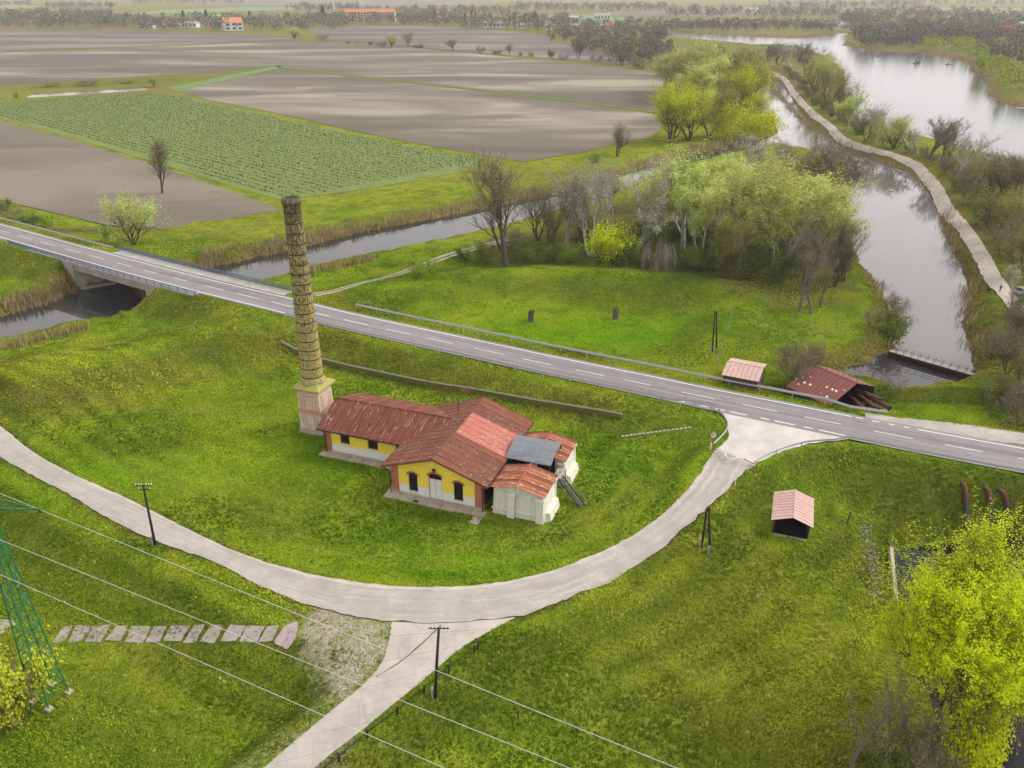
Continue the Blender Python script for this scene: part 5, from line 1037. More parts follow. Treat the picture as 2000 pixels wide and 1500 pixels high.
# ------------------------------------------------------------------ person, car, board on the causeway
def person(loc, rz):
    t = thing('person', 'person in dark clothes walking on the causeway track', 'person', loc, rz); V = [(0, 0, .95), (0, .02, 1.2), (0, .03, 1.42), (0, .03, 1.52), (.19, .02, 1.40), (.25, -.12, 1.14), (.22, .06, .92), (-.19, .02, 1.40), (-.25, .15, 1.15), (-.22, .32, .98), (.10, .0, .9), (.12, .2, .5), (.12, .12, .08), (.12, .28, .05), (-.10, .0, .9), (-.12, -.08, .5), (-.12, -.35, .16), (-.12, -.22, .05)]
    E_ = [(0, 1), (1, 2), (2, 3), (2, 4), (4, 5), (5, 6), (2, 7), (7, 8), (8, 9), (0, 10), (10, 11), (11, 12), (12, 13), (0, 14), (14, 15), (15, 16), (16, 17)]
    rd = [.15, .15, .16, .06, .07, .055, .045, .07, .055, .045, .10, .075, .055, .045, .10, .075, .055, .045]
    me = bpy.data.meshes.new('body'); me.from_pydata(V, E_, []); me.materials.append(simple('dark_clothes', (.018, .018, .028), .3, 6, .9)); o = bpy.data.objects.new('body', me); link(o, t); m = o.modifiers.new('Skin', 'SKIN')
    for i, s in enumerate(me.skin_vertices[0].data): s.radius = (rd[i], rd[i] * .8); s.use_root = i == 0
    o.modifiers.new('Sub', 'SUBSURF').levels = 1; o.modifiers['Sub'].render_levels = 1
    MB().lathe([(.03, 1.50), (.075, 1.55), (.095, 1.64), (.085, 1.73), (.02, 1.77)], 10, (0, .04)).build('head', simple('skin', (.38, .22, .16), .1, 5, .6), t, True); MB().lathe([(.10, 1.66), (.10, 1.72), (.06, 1.79), (.01, 1.80)], 10, (0, .02)).build('hair', simple('dark_hair', (.02, .014, .01), .2, 5, .8), t, True); MB().box(-.14, -.22, 1.05, .14, -.10, 1.42).build('backpack', simple('navy_bag', (.03, .04, .09), .2, 6, .9), t)
person(G(1952, 571), R(-25))
def car(loc, rz):
    t = thing('parked_car', 'pale parked car behind the bare tree beside the causeway', 'car', loc, rz); body = [(-2.1, .35), (-2.1, .75), (-1.9, .95), (-1.2, 1.0), (-.6, 1.42), (1.0, 1.45), (1.75, 1.05), (2.05, .95), (2.1, .4)]
    MB().prism([(x, -.82, z) for x, z in body], (0, 0, 0), (0, 1.64, 0)).build('body', simple('car_paint', (.22, .23, .25), .05, 2, .3), t)
    gl = [(-1.05, 1.02), (-.52, 1.36), (.92, 1.39), (1.5, 1.04)]; MB().prism([(x, -.84, z) for x, z in gl], (0, 0, 0), (0, 1.68, 0)).build('side_windows', DARK, t); MB().hexa([(-1.22, -.7, .98), (-1.16, -.7, 1.06), (-1.16, .7, 1.06), (-1.22, .7, .98)], [(-.64, -.62, 1.40), (-.58, -.62, 1.46), (-.58, .62, 1.46), (-.64, .62, 1.40)]).build('windscreen', DARK, t)
    for x in (-1.3, 1.3):
        for y in (-.78, .78): w = MB().tube([(0, -.11, 0), (0, .11, 0)], .32, 14).build('wheel', BLACKP, t, loc=(x, y, .32)); MB().tube([(0, -.12, 0), (0, .12, 0)], .17, 10).build('rim', STEEL, w)
    for y in (-.6, .6): MB().box(-2.13, y - .15, .65, -2.08, y + .15, .78).build('headlight', CERAM, t)
car(G(1992, 574), R(35))
bd = thing('notice_board', 'small dark board on the bank beside the causeway', 'board', G(1930, 572), R(10)); MB().box(-.45, -.04, .5, .45, .04, 1.0).build('panel', BLACKP, bd); [MB().box(x - .04, .045, -.3, x + .04, .12, .9).build('post', WOOD, bd) for x in (-.35, .35)]

# ------------------------------------------------------------------ birds, snags and boats on the water
def bird(px, py, label, s=1.0, rz=0.0):
    t = thing('water_bird', label, 'bird', P(px, py, ZW), rz, 'pale birds on the river'); m = MB(); prof = [(.02, -.75), (.2, -.5), (.3, -.1), (.28, .25), (.12, .55), (.05, .6)]
    n = 10
    for r, y in prof:
        for k in range(n): a = 2 * math.pi * k / n; m.v.append((r * s * math.cos(a), y * s, (.14 + r * .75 * math.sin(a) + (.12 if y < -.6 else 0)) * s))
    for i in range(len(prof) - 1):
        for k in range(n): m.f.append((i * n + k, i * n + (k + 1) % n, (i + 1) * n + (k + 1) % n, (i + 1) * n + k))
    m.build('body', WHITE, t, True); MB().tube([(0, .45 * s, .2 * s), (0, .62 * s, .5 * s), (0, .55 * s, .75 * s), (0, .72 * s, .78 * s)], [.08 * s, .06 * s, .06 * s, .03 * s], 7).build('neck', WHITE, t, True)
bird(1740, 373, 'pale bird swimming alone in mid river', 1.2, .8); bird(1766, 361, 'pale bird nearest the causeway bend', 1.1, 2.0); bird(1722, 304, 'pale bird under the causeway reeds', 1.3, -.6)
def snag(px, py, label, s, seed, n=7):
    rs = random.Random(seed); t = thing('driftwood_snag', label, 'driftwood', P(px, py, ZW), 0, 'driftwood snags in the lake')
    MB().hexa([(-s, -s * .5, -.6), (s, -s * .5, -.6), (s, s * .5, -.6), (-s, s * .5, -.6)], [(-s * .7, -s * .3, .5), (s * .6, -s * .4, .35), (s * .7, s * .3, .45), (-s * .6, s * .3, .4)]).build('mound', simple('snag_mud%d' % seed, (.07, .055, .045), .4, 2, .95), t)
    for k in range(n): a = rs.uniform(-1, 1); MB().tube([(rs.uniform(-s, s) * .6, 0, .2), (rs.uniform(-s, s) * .7, rs.uniform(-.3, .3), s * rs.uniform(.5, 1.0)), (rs.uniform(-s, s) * 1.2, rs.uniform(-.5, .5), s * rs.uniform(.7, 1.7))], [.22, .15, .05], 5).build('branch', PLANK, t)
snag(1790, 124, 'big branching driftwood snag in the lake', 5.0, 1, 10); snag(1690, 105, 'small snag farthest left in the lake', 2.0, 2, 3); snag(1714, 110, 'snag right of the farthest one in the lake', 2.2, 3, 3); snag(1852, 126, 'low flat snag on the right of the lake', 3.2, 4, 2)
def boat(px, py, label, mat, L=5.0, rz=0.0, cover=None):
    t = thing('rowing_boat', label, 'boat', P(px, py, ZW), rz, 'boats moored at the reeds'); hull = [(-L / 2, .55), (-L * .2, .8), (L * .2, .75), (L / 2, .05)]; m = MB(); n = len(hull)
    for x, w in hull: m.v += [(x, -w, .55), (x, -w * .6, -.15), (x, w * .6, -.15), (x, w, .55)]
    for i in range(n - 1): m.f += [(i * 4 + j, i * 4 + j + 1, i * 4 + 5 + j, i * 4 + 4 + j) for j in range(3)]
    m.f += [(0, 1, 2, 3)]; m.build('hull', mat, t); m = MB(); [m.bar((-L * .25 + k * L * .25, -.6, .42), (-L * .25 + k * L * .25, .6, .42), .3, .05) for k in range(2)]; m.build('bench', PALEW, t)
    if cover: MB().hexa([(-L * .2, -.6, .5), (L * .15, -.6, .5), (L * .15, .6, .5), (-L * .2, .6, .5)], [(-L * .15, -.4, 1.3), (L * .05, -.4, 1.3), (L * .05, .4, 1.3), (-L * .15, .4, 1.3)]).build('cabin', cover, t)
boat(1953, 188, 'white boat moored leftmost at the reeds', WHITE, 5.5, .3); boat(1962, 192, 'boat with rust-red cabin at the reeds', PLANK, 6, .2, REDP); boat(1958, 199, 'long low boat in front of the others', PALEW, 8, .1); boat(1980, 194, 'dark boat in the reed gap', BLACKP, 6, .9, BLACKP); boat(1997, 212, 'white boat at the right picture edge', WHITE, 8, .2)
# ------------------------------------------------------------------ vegetation
def leaf_mat(name, dark, mid, light, trans=.3):
    t = NT(name, .8); t.b.inputs['Specular IOR Level'].default_value = .04; g = t.n('NewGeometry'); oi = t.n('ObjectInfo')
    c = t.ramp(g.outputs['Random Per Island'], [(.05, dark), (.5, mid), (.95, light)]); p = t.noise(t.pos('Object'), .5, 2, .5); c = t.mix(t.ramp(p, [(.35, .35), (.6, 0)]), c, dark)
    hs = t.n('HueSaturation'); t.l(c, hs.inputs['Color']); t.l(t.math('ADD', t.math('MULTIPLY', oi.outputs['Random'], .022), .484), hs.inputs['Hue']); t.l(t.math('ADD', t.math('MULTIPLY', oi.outputs['Random'], .3), .85), hs.inputs['Value']); c = hs.outputs['Color']
    t.color(c); tr = t.n('BsdfTranslucent'); t.l(c, tr.inputs['Color']); mx = t.n('MixShader'); mx.inputs[0].default_value = trans; t.l(t.b.outputs[0], mx.inputs[1]); t.l(tr.outputs[0], mx.inputs[2]); t.l(mx.outputs[0], t.out.inputs['Surface']); return t.m
L_SPRING = leaf_mat('spring_leaves', (.27, .32, .062), (.37, .43, .095), (.47, .53, .15)); L_LIME = leaf_mat('lime_leaves', (.345, .41, .003), (.43, .50, .005), (.51, .575, .010), .4)
L_GOLD = leaf_mat('gold_buds', (.22, .24, .010), (.29, .31, .015), (.36, .38, .03)); L_PALE = leaf_mat('pale_leaves', (.20, .215, .12), (.30, .315, .19), (.40, .41, .28)); L_OLIVE = leaf_mat('olive_buds', (.15, .15, .026), (.22, .21, .045), (.29, .27, .07)); L_BUSH = leaf_mat('bush_leaves', (.055, .085, .012), (.105, .150, .022), (.17, .22, .036)); L_BRIGHT = leaf_mat('bright_leaves', (.09, .17, .008), (.17, .29, .012), (.26, .38, .03))
L_FAR = leaf_mat('far_foliage', (.075, .072, .052), (.115, .108, .078), (.165, .155, .112), .1); L_FARG = leaf_mat('far_green', (.07, .09, .02), (.13, .155, .04), (.20, .22, .07), .15); L_CON = leaf_mat('conifer_needles', (.014, .024, .012), (.028, .042, .02), (.05, .065, .03), .1); L_REED = leaf_mat('dry_reed', (.14, .10, .045), (.27, .20, .10), (.40, .31, .17), .2)
T_BROWN = leaf_mat('brown_twigs', (.10, .082, .058), (.165, .138, .10), (.24, .205, .155), .0); T_GREY = leaf_mat('grey_twigs', (.20, .185, .15), (.30, .28, .235), (.42, .39, .34), .0)
B_BROWN = simple('brown_bark', (.075, .058, .042), .4, 3, .95, bump=.5); B_WHITE = simple('white_bark', (.40, .38, .33), .4, 1.6, .9, bump=.4); B_GREY = simple('grey_bark', (.17, .145, .115), .4, 3, .95, bump=.5)

def skeleton(rs, h, r0, fork=.35, nmain=7, spread=.55, levels=3, wob=.06, lean=(0, 0), up=.25, ratio=.55, stems=1, stem_spread=.25, droop=0.0):
    """branch list [(points, radii, level)] of a tree h metres tall"""
    out = []
    def grow(p, d, ln, r, lv):
        n = 5 if lv < 2 else 4; pts = [p.copy()]; rad = [r]; q = p.copy(); dd = d.copy()
        for k in range(n):
            dd = (dd + Vector((rs.gauss(0, wob), rs.gauss(0, wob), rs.gauss(0, wob) + (up * .18 if lv else .05) - droop * (.16 * lv))) * (1.4 if lv else 1)).normalized()
            q = q + dd * ln / n; pts.append(q.copy()); rad.append(max(r * (1 - .75 * (k + 1) / n), .012))
        out.append((pts, rad, lv))
        if lv >= levels: return
        nb = nmain if lv == 0 else max(3, nmain - 2 - lv)
        for k in range(nb):
            t = fork + (1 - fork) * ((k + rs.random()) / nb) if lv == 0 else .25 + .75 * ((k + rs.random()) / nb)
            i = min(int(t * n), n - 1); f = t * n - i; b = pts[i].lerp(pts[i + 1], f); rb = rad[i] + (rad[i + 1] - rad[i]) * f; bd = (pts[i + 1] - pts[i]).normalized()
            a = rs.uniform(0, 6.283); side = bd.orthogonal().normalized(); side = Matrix.Rotation(a, 3, bd) @ side; ang = spread * rs.uniform(.7, 1.3)
            cd = (bd * math.cos(ang) + side * math.sin(ang)).normalized(); cd.z += up * .5; cd.normalize()
            grow(b, cd, ln * ratio * rs.uniform(.75, 1.15) * (1.15 - .45 * (t - fork if lv == 0 else 0)), rb * .62, lv + 1)
    for s in range(stems):
        a = 6.283 * s / stems + rs.uniform(-.4, .4); sp = stem_spread if stems > 1 else .04
        grow(Vector((.25 * math.cos(a) * (stems > 1), .25 * math.sin(a) * (stems > 1), -.4)), Vector((sp * math.cos(a) + lean[0], sp * math.sin(a) + lean[1], 1)).normalized(), h * rs.uniform(.62, .72), r0 / (1 + .25 * (stems - 1)), 0)
    return out
def wood_mesh(name, sk, mat, maxlv=3):
    m = MB()
    for pts, rad, lv in sk:
        if lv <= maxlv: m.tube(pts, rad, (8, 5, 3, 3)[min(lv, 3)], cap=False)
    return m.mesh(name, mat, True)
def tips(rs, sk, lvmin):
    seg = [(p[i], p[i + 1]) for p, r, lv in sk if lv >= lvmin for i in range(len(p) - 1)]
    return np.array([[*a, *b] for a, b in seg])
def scatter_leaves(name, seg, n, size, off, mat, seed, flat=.0, low=None):
    g = np.random.default_rng(seed); s = seg[g.integers(0, len(seg), n)]; t = g.random((n, 1)); c = s[:, :3] * (1 - t) + s[:, 3:] * t + g.normal(0, off, (n, 3))
    ce = seg[:, :3].mean(0); nn = (c - ce) / (np.linalg.norm(c - ce, axis=1)[:, None] + 1e-6) * .7 + np.array([0, 0, .65]) + g.normal(0, .42, (n, 3)); u = np.cross(nn, g.normal(0, 1, (n, 3))); u /= np.linalg.norm(u, axis=1)[:, None]; v = np.cross(nn, u); v /= np.linalg.norm(v, axis=1)[:, None]
    k = size * g.uniform(.6, 1.3, (n, 1)); u = u * k; v = v * k * .7
    V = np.stack([c - u, c - v * .9, c + u, c + v * .9], 1).reshape(-1, 3); return quads_mesh(name, V, n, mat)
def scatter_twigs(name, seg, n, ln, w, mat, seed, up=.3, droop=0.0):
    g = np.random.default_rng(seed); s = seg[g.integers(0, len(seg), n)]; t = g.random((n, 1)); c = s[:, :3] * (1 - t) + s[:, 3:] * t; bd = s[:, 3:] - s[:, :3]; bd /= np.linalg.norm(bd, axis=1)[:, None] + 1e-6
    d = bd + g.normal(0, .65, (n, 3)) + np.array([0, 0, up - droop]); d /= np.linalg.norm(d, axis=1)[:, None]; l = ln * g.uniform(.5, 1.4, (n, 1)); v = np.cross(d, g.normal(0, 1, (n, 3))); v /= np.linalg.norm(v, axis=1)[:, None]
    V = np.stack([c - v * w, c + v * w, c + d * l - np.array([0, 0, droop]) * l * .5], 1).reshape(-1, 3); return quads_mesh(name, V, n, mat, 3)
def join_meshes(name, ms):
    """several crown meshes as one, materials kept"""
    V, F, MI, mats, o = [], [], [], [], 0
    me = bpy.data.meshes.new(name); vs = []; ls = []; lt = []; mi = []
    for k, m in enumerate(ms):
        a = np.zeros(len(m.vertices) * 3, np.float32); m.vertices.foreach_get('co', a); l = np.zeros(len(m.loops), np.int32); m.loops.foreach_get('vertex_index', l); t = np.zeros(len(m.polygons), np.int32); m.polygons.foreach_get('loop_total', t)
        vs.append(a); ls.append(l + o); lt.append(t); mi.append(np.full(len(t), k, np.int32)); o += len(m.vertices); me.materials.append(m.materials[0])
    vs, ls, lt, mi = map(np.concatenate, (vs, ls, lt, mi)); me.vertices.add(len(vs) // 3); me.vertices.foreach_set('co', vs); me.loops.add(len(ls)); me.loops.foreach_set('vertex_index', ls); me.polygons.add(len(lt))
    me.polygons.foreach_set('loop_start', np.concatenate([[0], np.cumsum(lt)[:-1]]).astype(np.int32)); me.polygons.foreach_set('loop_total', lt); me.polygons.foreach_set('material_index', mi); me.update(calc_edges=True); return me
PROTO = {}
def proto(kind, seed):
    """wood mesh and crown mesh of a tree about 20 m tall (shrubs 4 m), at most a few variants per kind"""
    if (kind, seed) in PROTO: return PROTO[(kind, seed)]
    rs = random.Random(hash((len(kind), ord(kind[0]), seed)) & 0xffff); sd = seed * 7 + len(kind)
    if kind == 'spring':
        sk = skeleton(rs, 20, .42, .25, 9, .62, 3, .07, (rs.uniform(-.08, .08), rs.uniform(-.08, .08)), .22, .55, 1 + seed % 2, .16); w = wood_mesh('trunk', sk, B_WHITE, 2); s = tips(rs, sk, 2)
        c = join_meshes('crown', [scatter_leaves('c', s, 13000, .155, .34, L_SPRING, sd), scatter_twigs('c', s, 900, 1.2, .02, T_GREY, sd + 1)])
    elif kind == 'white':
        sk = skeleton(rs, 20, .50, .28, 7, .55, 3, .09, (rs.uniform(-.14, .14), rs.uniform(-.1, .1)), .3, .55, 1 + seed % 2, .2); w = wood_mesh('trunk', sk, B_WHITE, 3); s = tips(rs, sk, 2)
        c = join_meshes('crown', [scatter_twigs('c', s, 2300, 1.5, .022, T_GREY, sd), scatter_leaves('c', s, 2000, .18, .4, L_PALE, sd + 1)])
    elif kind == 'bare':
        sk = skeleton(rs, 20, .45, .2, 9, .6, 3, .06, (0, 0), .35, .58, 1 + seed % 3, .2); w = wood_mesh('trunk', sk, B_BROWN, 3); s = tips(rs, sk, 2)
        c = join_meshes('crown', [scatter_twigs('c', s, 5200, 1.4, .020, T_BROWN, sd, .4), scatter_leaves('c', s, 900, .16, .3, L_OLIVE, sd + 1)])
    elif kind == 'sapling':
        sk = skeleton(rs, 20, .50, .3, 6, .6, 3, .12, (.05, 0), .35, .5, 1); w = wood_mesh('trunk', sk, B_GREY, 3); s = tips(rs, sk, 2); c = join_meshes('crown', [scatter_twigs('c', s, 900, 1.6, .022, T_BROWN, sd, .4), scatter_leaves('c', s, 400, .12, .3, L_OLIVE, sd + 1)])
    elif kind == 'olive':
        sk = skeleton(rs, 20, .42, .15, 10, .62, 3, .07, (0, 0), .3, .6, 2 + seed % 2, .3); w = wood_mesh('trunk', sk, B_BROWN, 2); s = tips(rs, sk, 1)
        c = join_meshes('crown', [scatter_twigs('c', s, 2600, 1.4, .022, T_BROWN, sd), scatter_leaves('c', s, 7500, .19, .42, L_OLIVE, sd + 1)])
    elif kind == 'willow':
        sk = skeleton(rs, 20, .45, .12, 11, .6, 3, .07, (0, 0), .35, .6, 3, .28); w = wood_mesh('trunk', sk, B_BROWN, 2); s = tips(rs, sk, 1)
        c = join_meshes('crown', [scatter_leaves('c', s, 12500, .165, .42, L_LIME if seed % 2 else L_SPRING, sd), scatter_twigs('c', s, 1600, 1.4, .02, T_BROWN, sd + 1)])
    elif kind == 'weeping':
        sk = skeleton(rs, 20, .5, .35, 9, .9, 3, .06, (0, 0), .1, .62, 1, .2, 1.2); w = wood_mesh('trunk', sk, B_GREY, 3); s = tips(rs, sk, 2); c = scatter_twigs('crown', s, 1500, 2.4, .03, T_GREY, sd, 0, 1.2)
    elif kind in ('shrub', 'bright', 'scrub', 'limebush', 'goldbush'):
        sk = skeleton(rs, 4.6, .08, .1, 7, .75, 2, .1, (0, 0), .2, .62, 5, .6); w = wood_mesh('stems', sk, B_BROWN, 1); s = tips(rs, sk, 1)
        if kind == 'scrub': c = join_meshes('foliage', [scatter_twigs('c', s, 1900, .9, .014, T_BROWN, sd), scatter_leaves('c', s, 500, .10, .3, L_OLIVE, sd + 1)])
        else: c = join_meshes('foliage', [scatter_leaves('c', s, 3600, .11, .26, {'shrub': L_BUSH, 'bright': L_BRIGHT, 'limebush': L_LIME, 'goldbush': L_GOLD}[kind], sd), scatter_twigs('c', s, 300, .8, .012, T_BROWN, sd + 1)])
    elif kind == 'poplar':
        sk = skeleton(rs, 26, .4, .1, 16, .22, 2, .03, (0, 0), .7, .32, 1); w = wood_mesh('trunk', sk, B_BROWN, 1); s = tips(rs, sk, 1); c = scatter_twigs('crown', s, 1500, 2.2, .09, T_BROWN, sd, 1.2)
    elif kind == 'conifer':
        g = np.random.default_rng(sd); n = 900; z = g.random(n) ** .8 * 19 + 1; a = g.random(n) * 6.283; r = (20.5 - z) * .2 * g.uniform(.4, 1, n); cen = np.stack([r * np.cos(a), r * np.sin(a), z], 1); d = np.stack([np.cos(a), np.sin(a), np.full(n, -.5)], 1) * 1.1; v = np.stack([-np.sin(a), np.cos(a), np.zeros(n)], 1) * .5
        c = quads_mesh('crown', np.stack([cen - d, cen - v, cen + d, cen + v], 1).reshape(-1, 3), n, L_CON); w = MB().tube([(0, 0, -.3), (0, 0, 19)], [.3, .05], 6).mesh('trunk', B_BROWN)
    PROTO[(kind, seed)] = (w, c); return w, c
PROTO_H = {'shrub': 4.0, 'bright': 4.0, 'scrub': 4.0, 'limebush': 4.0, 'poplar': 26.0}
vrng = random.Random(11)
KIND_NAME = {'spring': 'leafy_tree', 'white': 'white_trunked_tree', 'bare': 'bare_tree', 'sapling': 'bare_tree', 'olive': 'budding_tree', 'willow': 'willow_tree', 'weeping': 'weeping_tree', 'shrub': 'shrub', 'bright': 'shrub', 'scrub': 'scrub_bush', 'limebush': 'willow_bush', 'goldbush': 'willow_bush', 'poplar': 'poplar_tree', 'conifer': 'conifer_tree'}
REAL_H = {}
def real_h(kind, seed):
    k = (kind, seed)
    if k not in REAL_H:
        c = proto(*k)[1]; a = np.zeros(len(c.vertices) * 3, np.float32); c.vertices.foreach_get('co', a); a = a.reshape(-1, 3); REAL_H[k] = (float(np.percentile(a[:, 2], 99.5)), float(np.percentile(np.hypot(a[:, 0], a[:, 1]), 95)))
    return REAL_H[k]
def tree_at(loc, h, kind, label, group=None, wide=None, seed=None, cat=None, lean=(0, 0)):
    """a tree h metres tall standing at loc; wide is the crown's width in metres"""
    seed = vrng.randint(0, 2) if seed is None else seed; w, c = proto(kind, seed); rh, rr_ = real_h(kind, seed); s = h / rh; sx = s if wide is None else wide / (2 * rr_)
    bushy = kind in ('shrub', 'bright', 'scrub', 'limebush', 'goldbush'); t = thing(KIND_NAME[kind], label, cat or ('shrub' if bushy else 'tree'), loc, vrng.uniform(0, 6.28), group)
    t.scale = (sx, sx, s); t.rotation_euler = (lean[0], lean[1], t.rotation_euler.z)
    for me, nm in ((w, 'stem' if bushy else 'trunk'), (c, 'foliage' if bushy else 'crown')): o = bpy.data.objects.new(nm, me); link(o, t)
    return t
def tree_px(bx, by, ty, kind, label, group=None, wpx=None, seed=None, loc=None, lean=(0, 0)):
    b = loc or G(bx, by); h = max(zat(ty, b.x, b.y) - b.z, 1.0); dep = b.y * CP + (CAMH - b.z) * SP
    return tree_at(b, h, kind, label, group, None if wpx is None else wpx * dep / FPX, seed, lean=lean)

# the copse between canal and river
CG = 'trees of the copse between canal and river'
for a in [(988, 521, 306, 'bare', 'big bare spreading tree at the left end of the copse', 170, 0), (1107, 482, 327, 'white', 'crooked white-trunked tree second from the copse left end', 110, 0), (1136, 462, 348, 'bare', 'bare dark tree behind the white-trunked ones', 90, 1), (1152, 500, 335, 'white', 'white-trunked tree leaning right above the yellow-green bush', 120, 1), (1240, 505, 318, 'white', 'tall pale tree with silvery crown in the middle of the copse', 140, 2),
          (1196, 455, 318, 'white', 'pale silvery tree at the back of the copse centre', 110, 1), (1334, 488, 310, 'spring', 'tall light green tree right of the silvery ones', 135, 0), (1366, 505, 345, 'spring', 'slender green tree with bare lower trunk', 105, 1), (1442, 528, 345, 'spring', 'broad green tree left of the brightest crown', 150, 2), (1512, 535, 318, 'spring', 'brightest broad green tree of the copse', 190, 1), (1480, 470, 330, 'spring', 'green tree behind the brightest crown', 130, 0),
          (1290, 455, 320, 'spring', 'hazy green tree between silvery and green crowns', 110, 2), (1400, 440, 312, 'spring', 'green tree at the back of the copse', 120, 1), (1600, 480, 395, 'olive', 'olive green tree at the right flank of the copse', 110, 0), (1625, 505, 378, 'spring', 'yellowish green tree nearest the river', 90, 2), (1590, 400, 272, 'bare', 'large bare brown tree behind the green crowns', 150, 1), (1640, 390, 290, 'bare', 'bare brown tree overhanging the river', 110, 2),
          (1450, 365, 272, 'white', 'pale bare tree at the back of the copse', 110, 0), (1500, 345, 275, 'white', 'whitish bare tree beside the small olive one', 90, 2), (1530, 330, 280, 'olive', 'small olive tree on the skyline of the copse', 60, 1), (1560, 608, 470, 'sapling', 'bare brown tree in front of the copse right end', 80, 0), (1583, 613, 480, 'sapling', 'slender bare tree right of its twin before the copse', 70, 2), (1603, 600, 500, 'sapling', 'low bare tree at the copse right corner', 70, 1), (1570, 560, 440, 'bare', 'brown bare tree in the dark right corner of the copse', 100, 1), (1630, 560, 430, 'bare', 'brown twiggy tree next to the leaning one', 70, 2),
          (1285, 528, 470, 'weeping', 'low weeping tree with pale arching branches', 80, 0), (1050, 470, 360, 'bare', 'thin bare tree behind the big spreading one', 80, 2), (1075, 500, 390, 'bare', 'small bare tree between spreading and white trees', 60, 1), (1540, 500, 380, 'spring', 'green tree filling the right of the copse', 120, 0), (1420, 545, 430, 'olive', 'low olive tree at the copse edge', 80, 1)]:
    tree_px(a[0], a[1], a[2] - (12 if a[3] == 'spring' else 5), a[3], a[4], CG, a[5] * (1.18 if a[3] == 'spring' else 1.1), a[6])
tree_px(1648, 549, 470, 'bare', 'bare tree leaning out over the river', None, 60, 2, lean=(0, R(28)))
CS = 'undergrowth along the copse edge'
for x, y, ty, k, w, lb in [(945, 515, 470, 'shrub', 55, 'dark green shrub left of the big spreading tree'), (905, 505, 480, 'shrub', 40, 'green shrub beside the dirt track end'), (1035, 512, 468, 'shrub', 60, 'dark shrub right of the big spreading trunk'), (1075, 512, 465, 'shrub', 55, 'shrub below the white-trunked tree'), (1110, 512, 470, 'bright', 55, 'bright green shrub at the foot of the white trunks'), (1185, 513, 430, 'limebush', 105, 'large yellow-green bush in the middle of the copse edge'), (1235, 520, 465, 'shrub', 60, 'dark shrub right of the yellow-green bush'), (1330, 522, 470, 'shrub', 60, 'dark shrub right of the weeping tree'), (1375, 525, 470, 'shrub', 60, 'dark shrub under the slender green tree'), (1415, 530, 475, 'shrub', 60, 'dark shrub under the broad green tree'), (1470, 545, 470, 'shrub', 70, 'ivy-dark shrub below the brightest crown'), (1515, 552, 480, 'shrub', 60, 'dark shrub at the right of the copse edge'),
                          (1000, 490, 445, 'scrub', 60, 'twiggy scrub behind the big spreading tree'), (1150, 470, 420, 'shrub', 70, 'green thicket deep in the copse'), (1270, 480, 430, 'shrub', 80, 'thicket behind the weeping tree'), (1340, 470, 430, 'shrub', 80, 'thicket behind the light green trunks'), (1420, 490, 440, 'shrub', 80, 'thicket behind the broad green tree'), (1560, 540, 480, 'scrub', 70, 'brown scrub at the copse right corner'), (1640, 540, 490, 'scrub', 50, 'brown scrub at the river edge')]:
    tree_px(x, y, ty, k, lb, CS, w)
for x, y, ty, w, lb in [(818, 542, 508, 46, 'larger of two round bright shrubs by the dirt track'), (842, 533, 504, 26, 'smaller of two round bright shrubs by the dirt track')]: tree_px(x, y, ty, 'bright', lb, 'round shrubs by the dirt track', w)
for x, y, ty, k, w, lb in [(1740, 668, 598, 'shrub', 70, 'green bush at the river corner above the footbridge'), (1700, 640, 600, 'scrub', 50, 'brown scrub left of the river corner bush'), (1745, 615, 575, 'scrub', 60, 'bare twiggy bush overhanging the river'), (1560, 755, 690, 'scrub', 75, 'bare multi-stemmed bush left of the maroon shed'), (1545, 740, 660, 'scrub', 80, 'taller bare bush behind the plank shed'), (1746, 775, 738, 'scrub', 62, 'small budding tree right of the intake pipes'), (1585, 725, 665, 'scrub', 60, 'bare bush behind the maroon roof')]: tree_px(x, y, ty, k, lb, None, w)
# by the bridge and in the fields
tree_px(262, 478, 372, 'willow', 'budding willow beside the bridge railing', None, 118, 0); tree_px(317, 377, 268, 'bare', 'lone bare tree in the ploughed field', None, 70, 0)
for x, y, ty, k, w, lb in [(95, 442, 415, 'bright', 30, 'small bright bush left of the bridge'), (60, 440, 412, 'shrub', 50, 'dark bush beside the road left of the bridge'), (20, 428, 400, 'scrub', 50, 'brown scrub at the left edge beside the road'), (8, 410, 385, 'shrub', 40, 'dark shrub at the left picture edge'), (208, 470, 440, 'bright', 20, 'small bright sapling at the railing end'), (240, 620, 605, 'bright', 14, 'small green sapling on the bank in front of the bridge'), (33, 192, 180, 'bright', 14, 'round green bush at the narrow field pond')]: tree_px(x, y, ty, k, lb, None, w)
# grove at the river bend, beyond the canal
BG = 'grove at the river bend'
for a in [(1310, 280, 165, 'willow', 'multi-stemmed willow at the left front of the river grove', 80, 1), (1345, 275, 160, 'willow', 'bright willow in the centre front of the river grove', 90, 1), (1385, 265, 165, 'olive', 'brownish willow right of the bright one', 80, 0), (1330, 200, 95, 'olive', 'brown tree at the upper left of the river grove', 90, 1), (1370, 190, 82, 'spring', 'pale green tree at the top of the river grove', 80, 0), (1410, 180, 80, 'willow', 'green tree behind the top of the river grove', 80, 2), (1450, 190, 90, 'olive', 'olive tree at the upper right of the river grove', 70, 2), (1440, 235, 120, 'willow', 'lime green tree on the right of the river grove', 80, 1), (1475, 215, 110, 'olive', 'dark tree of the river grove nearest the channel', 60, 1), (1420, 225, 140, 'olive', 'brown tree in the heart of the river grove', 80, 0), (1470, 280, 205, 'limebush', 'lime bush at the river bend', 75, 0), (1300, 180, 110, 'spring', 'pale green tree at the left shoulder of the river grove', 60, 2)]:
    tree_px(a[0], a[1], a[2] - 4, a[3], a[4], BG, a[5] * 1.45, a[6])
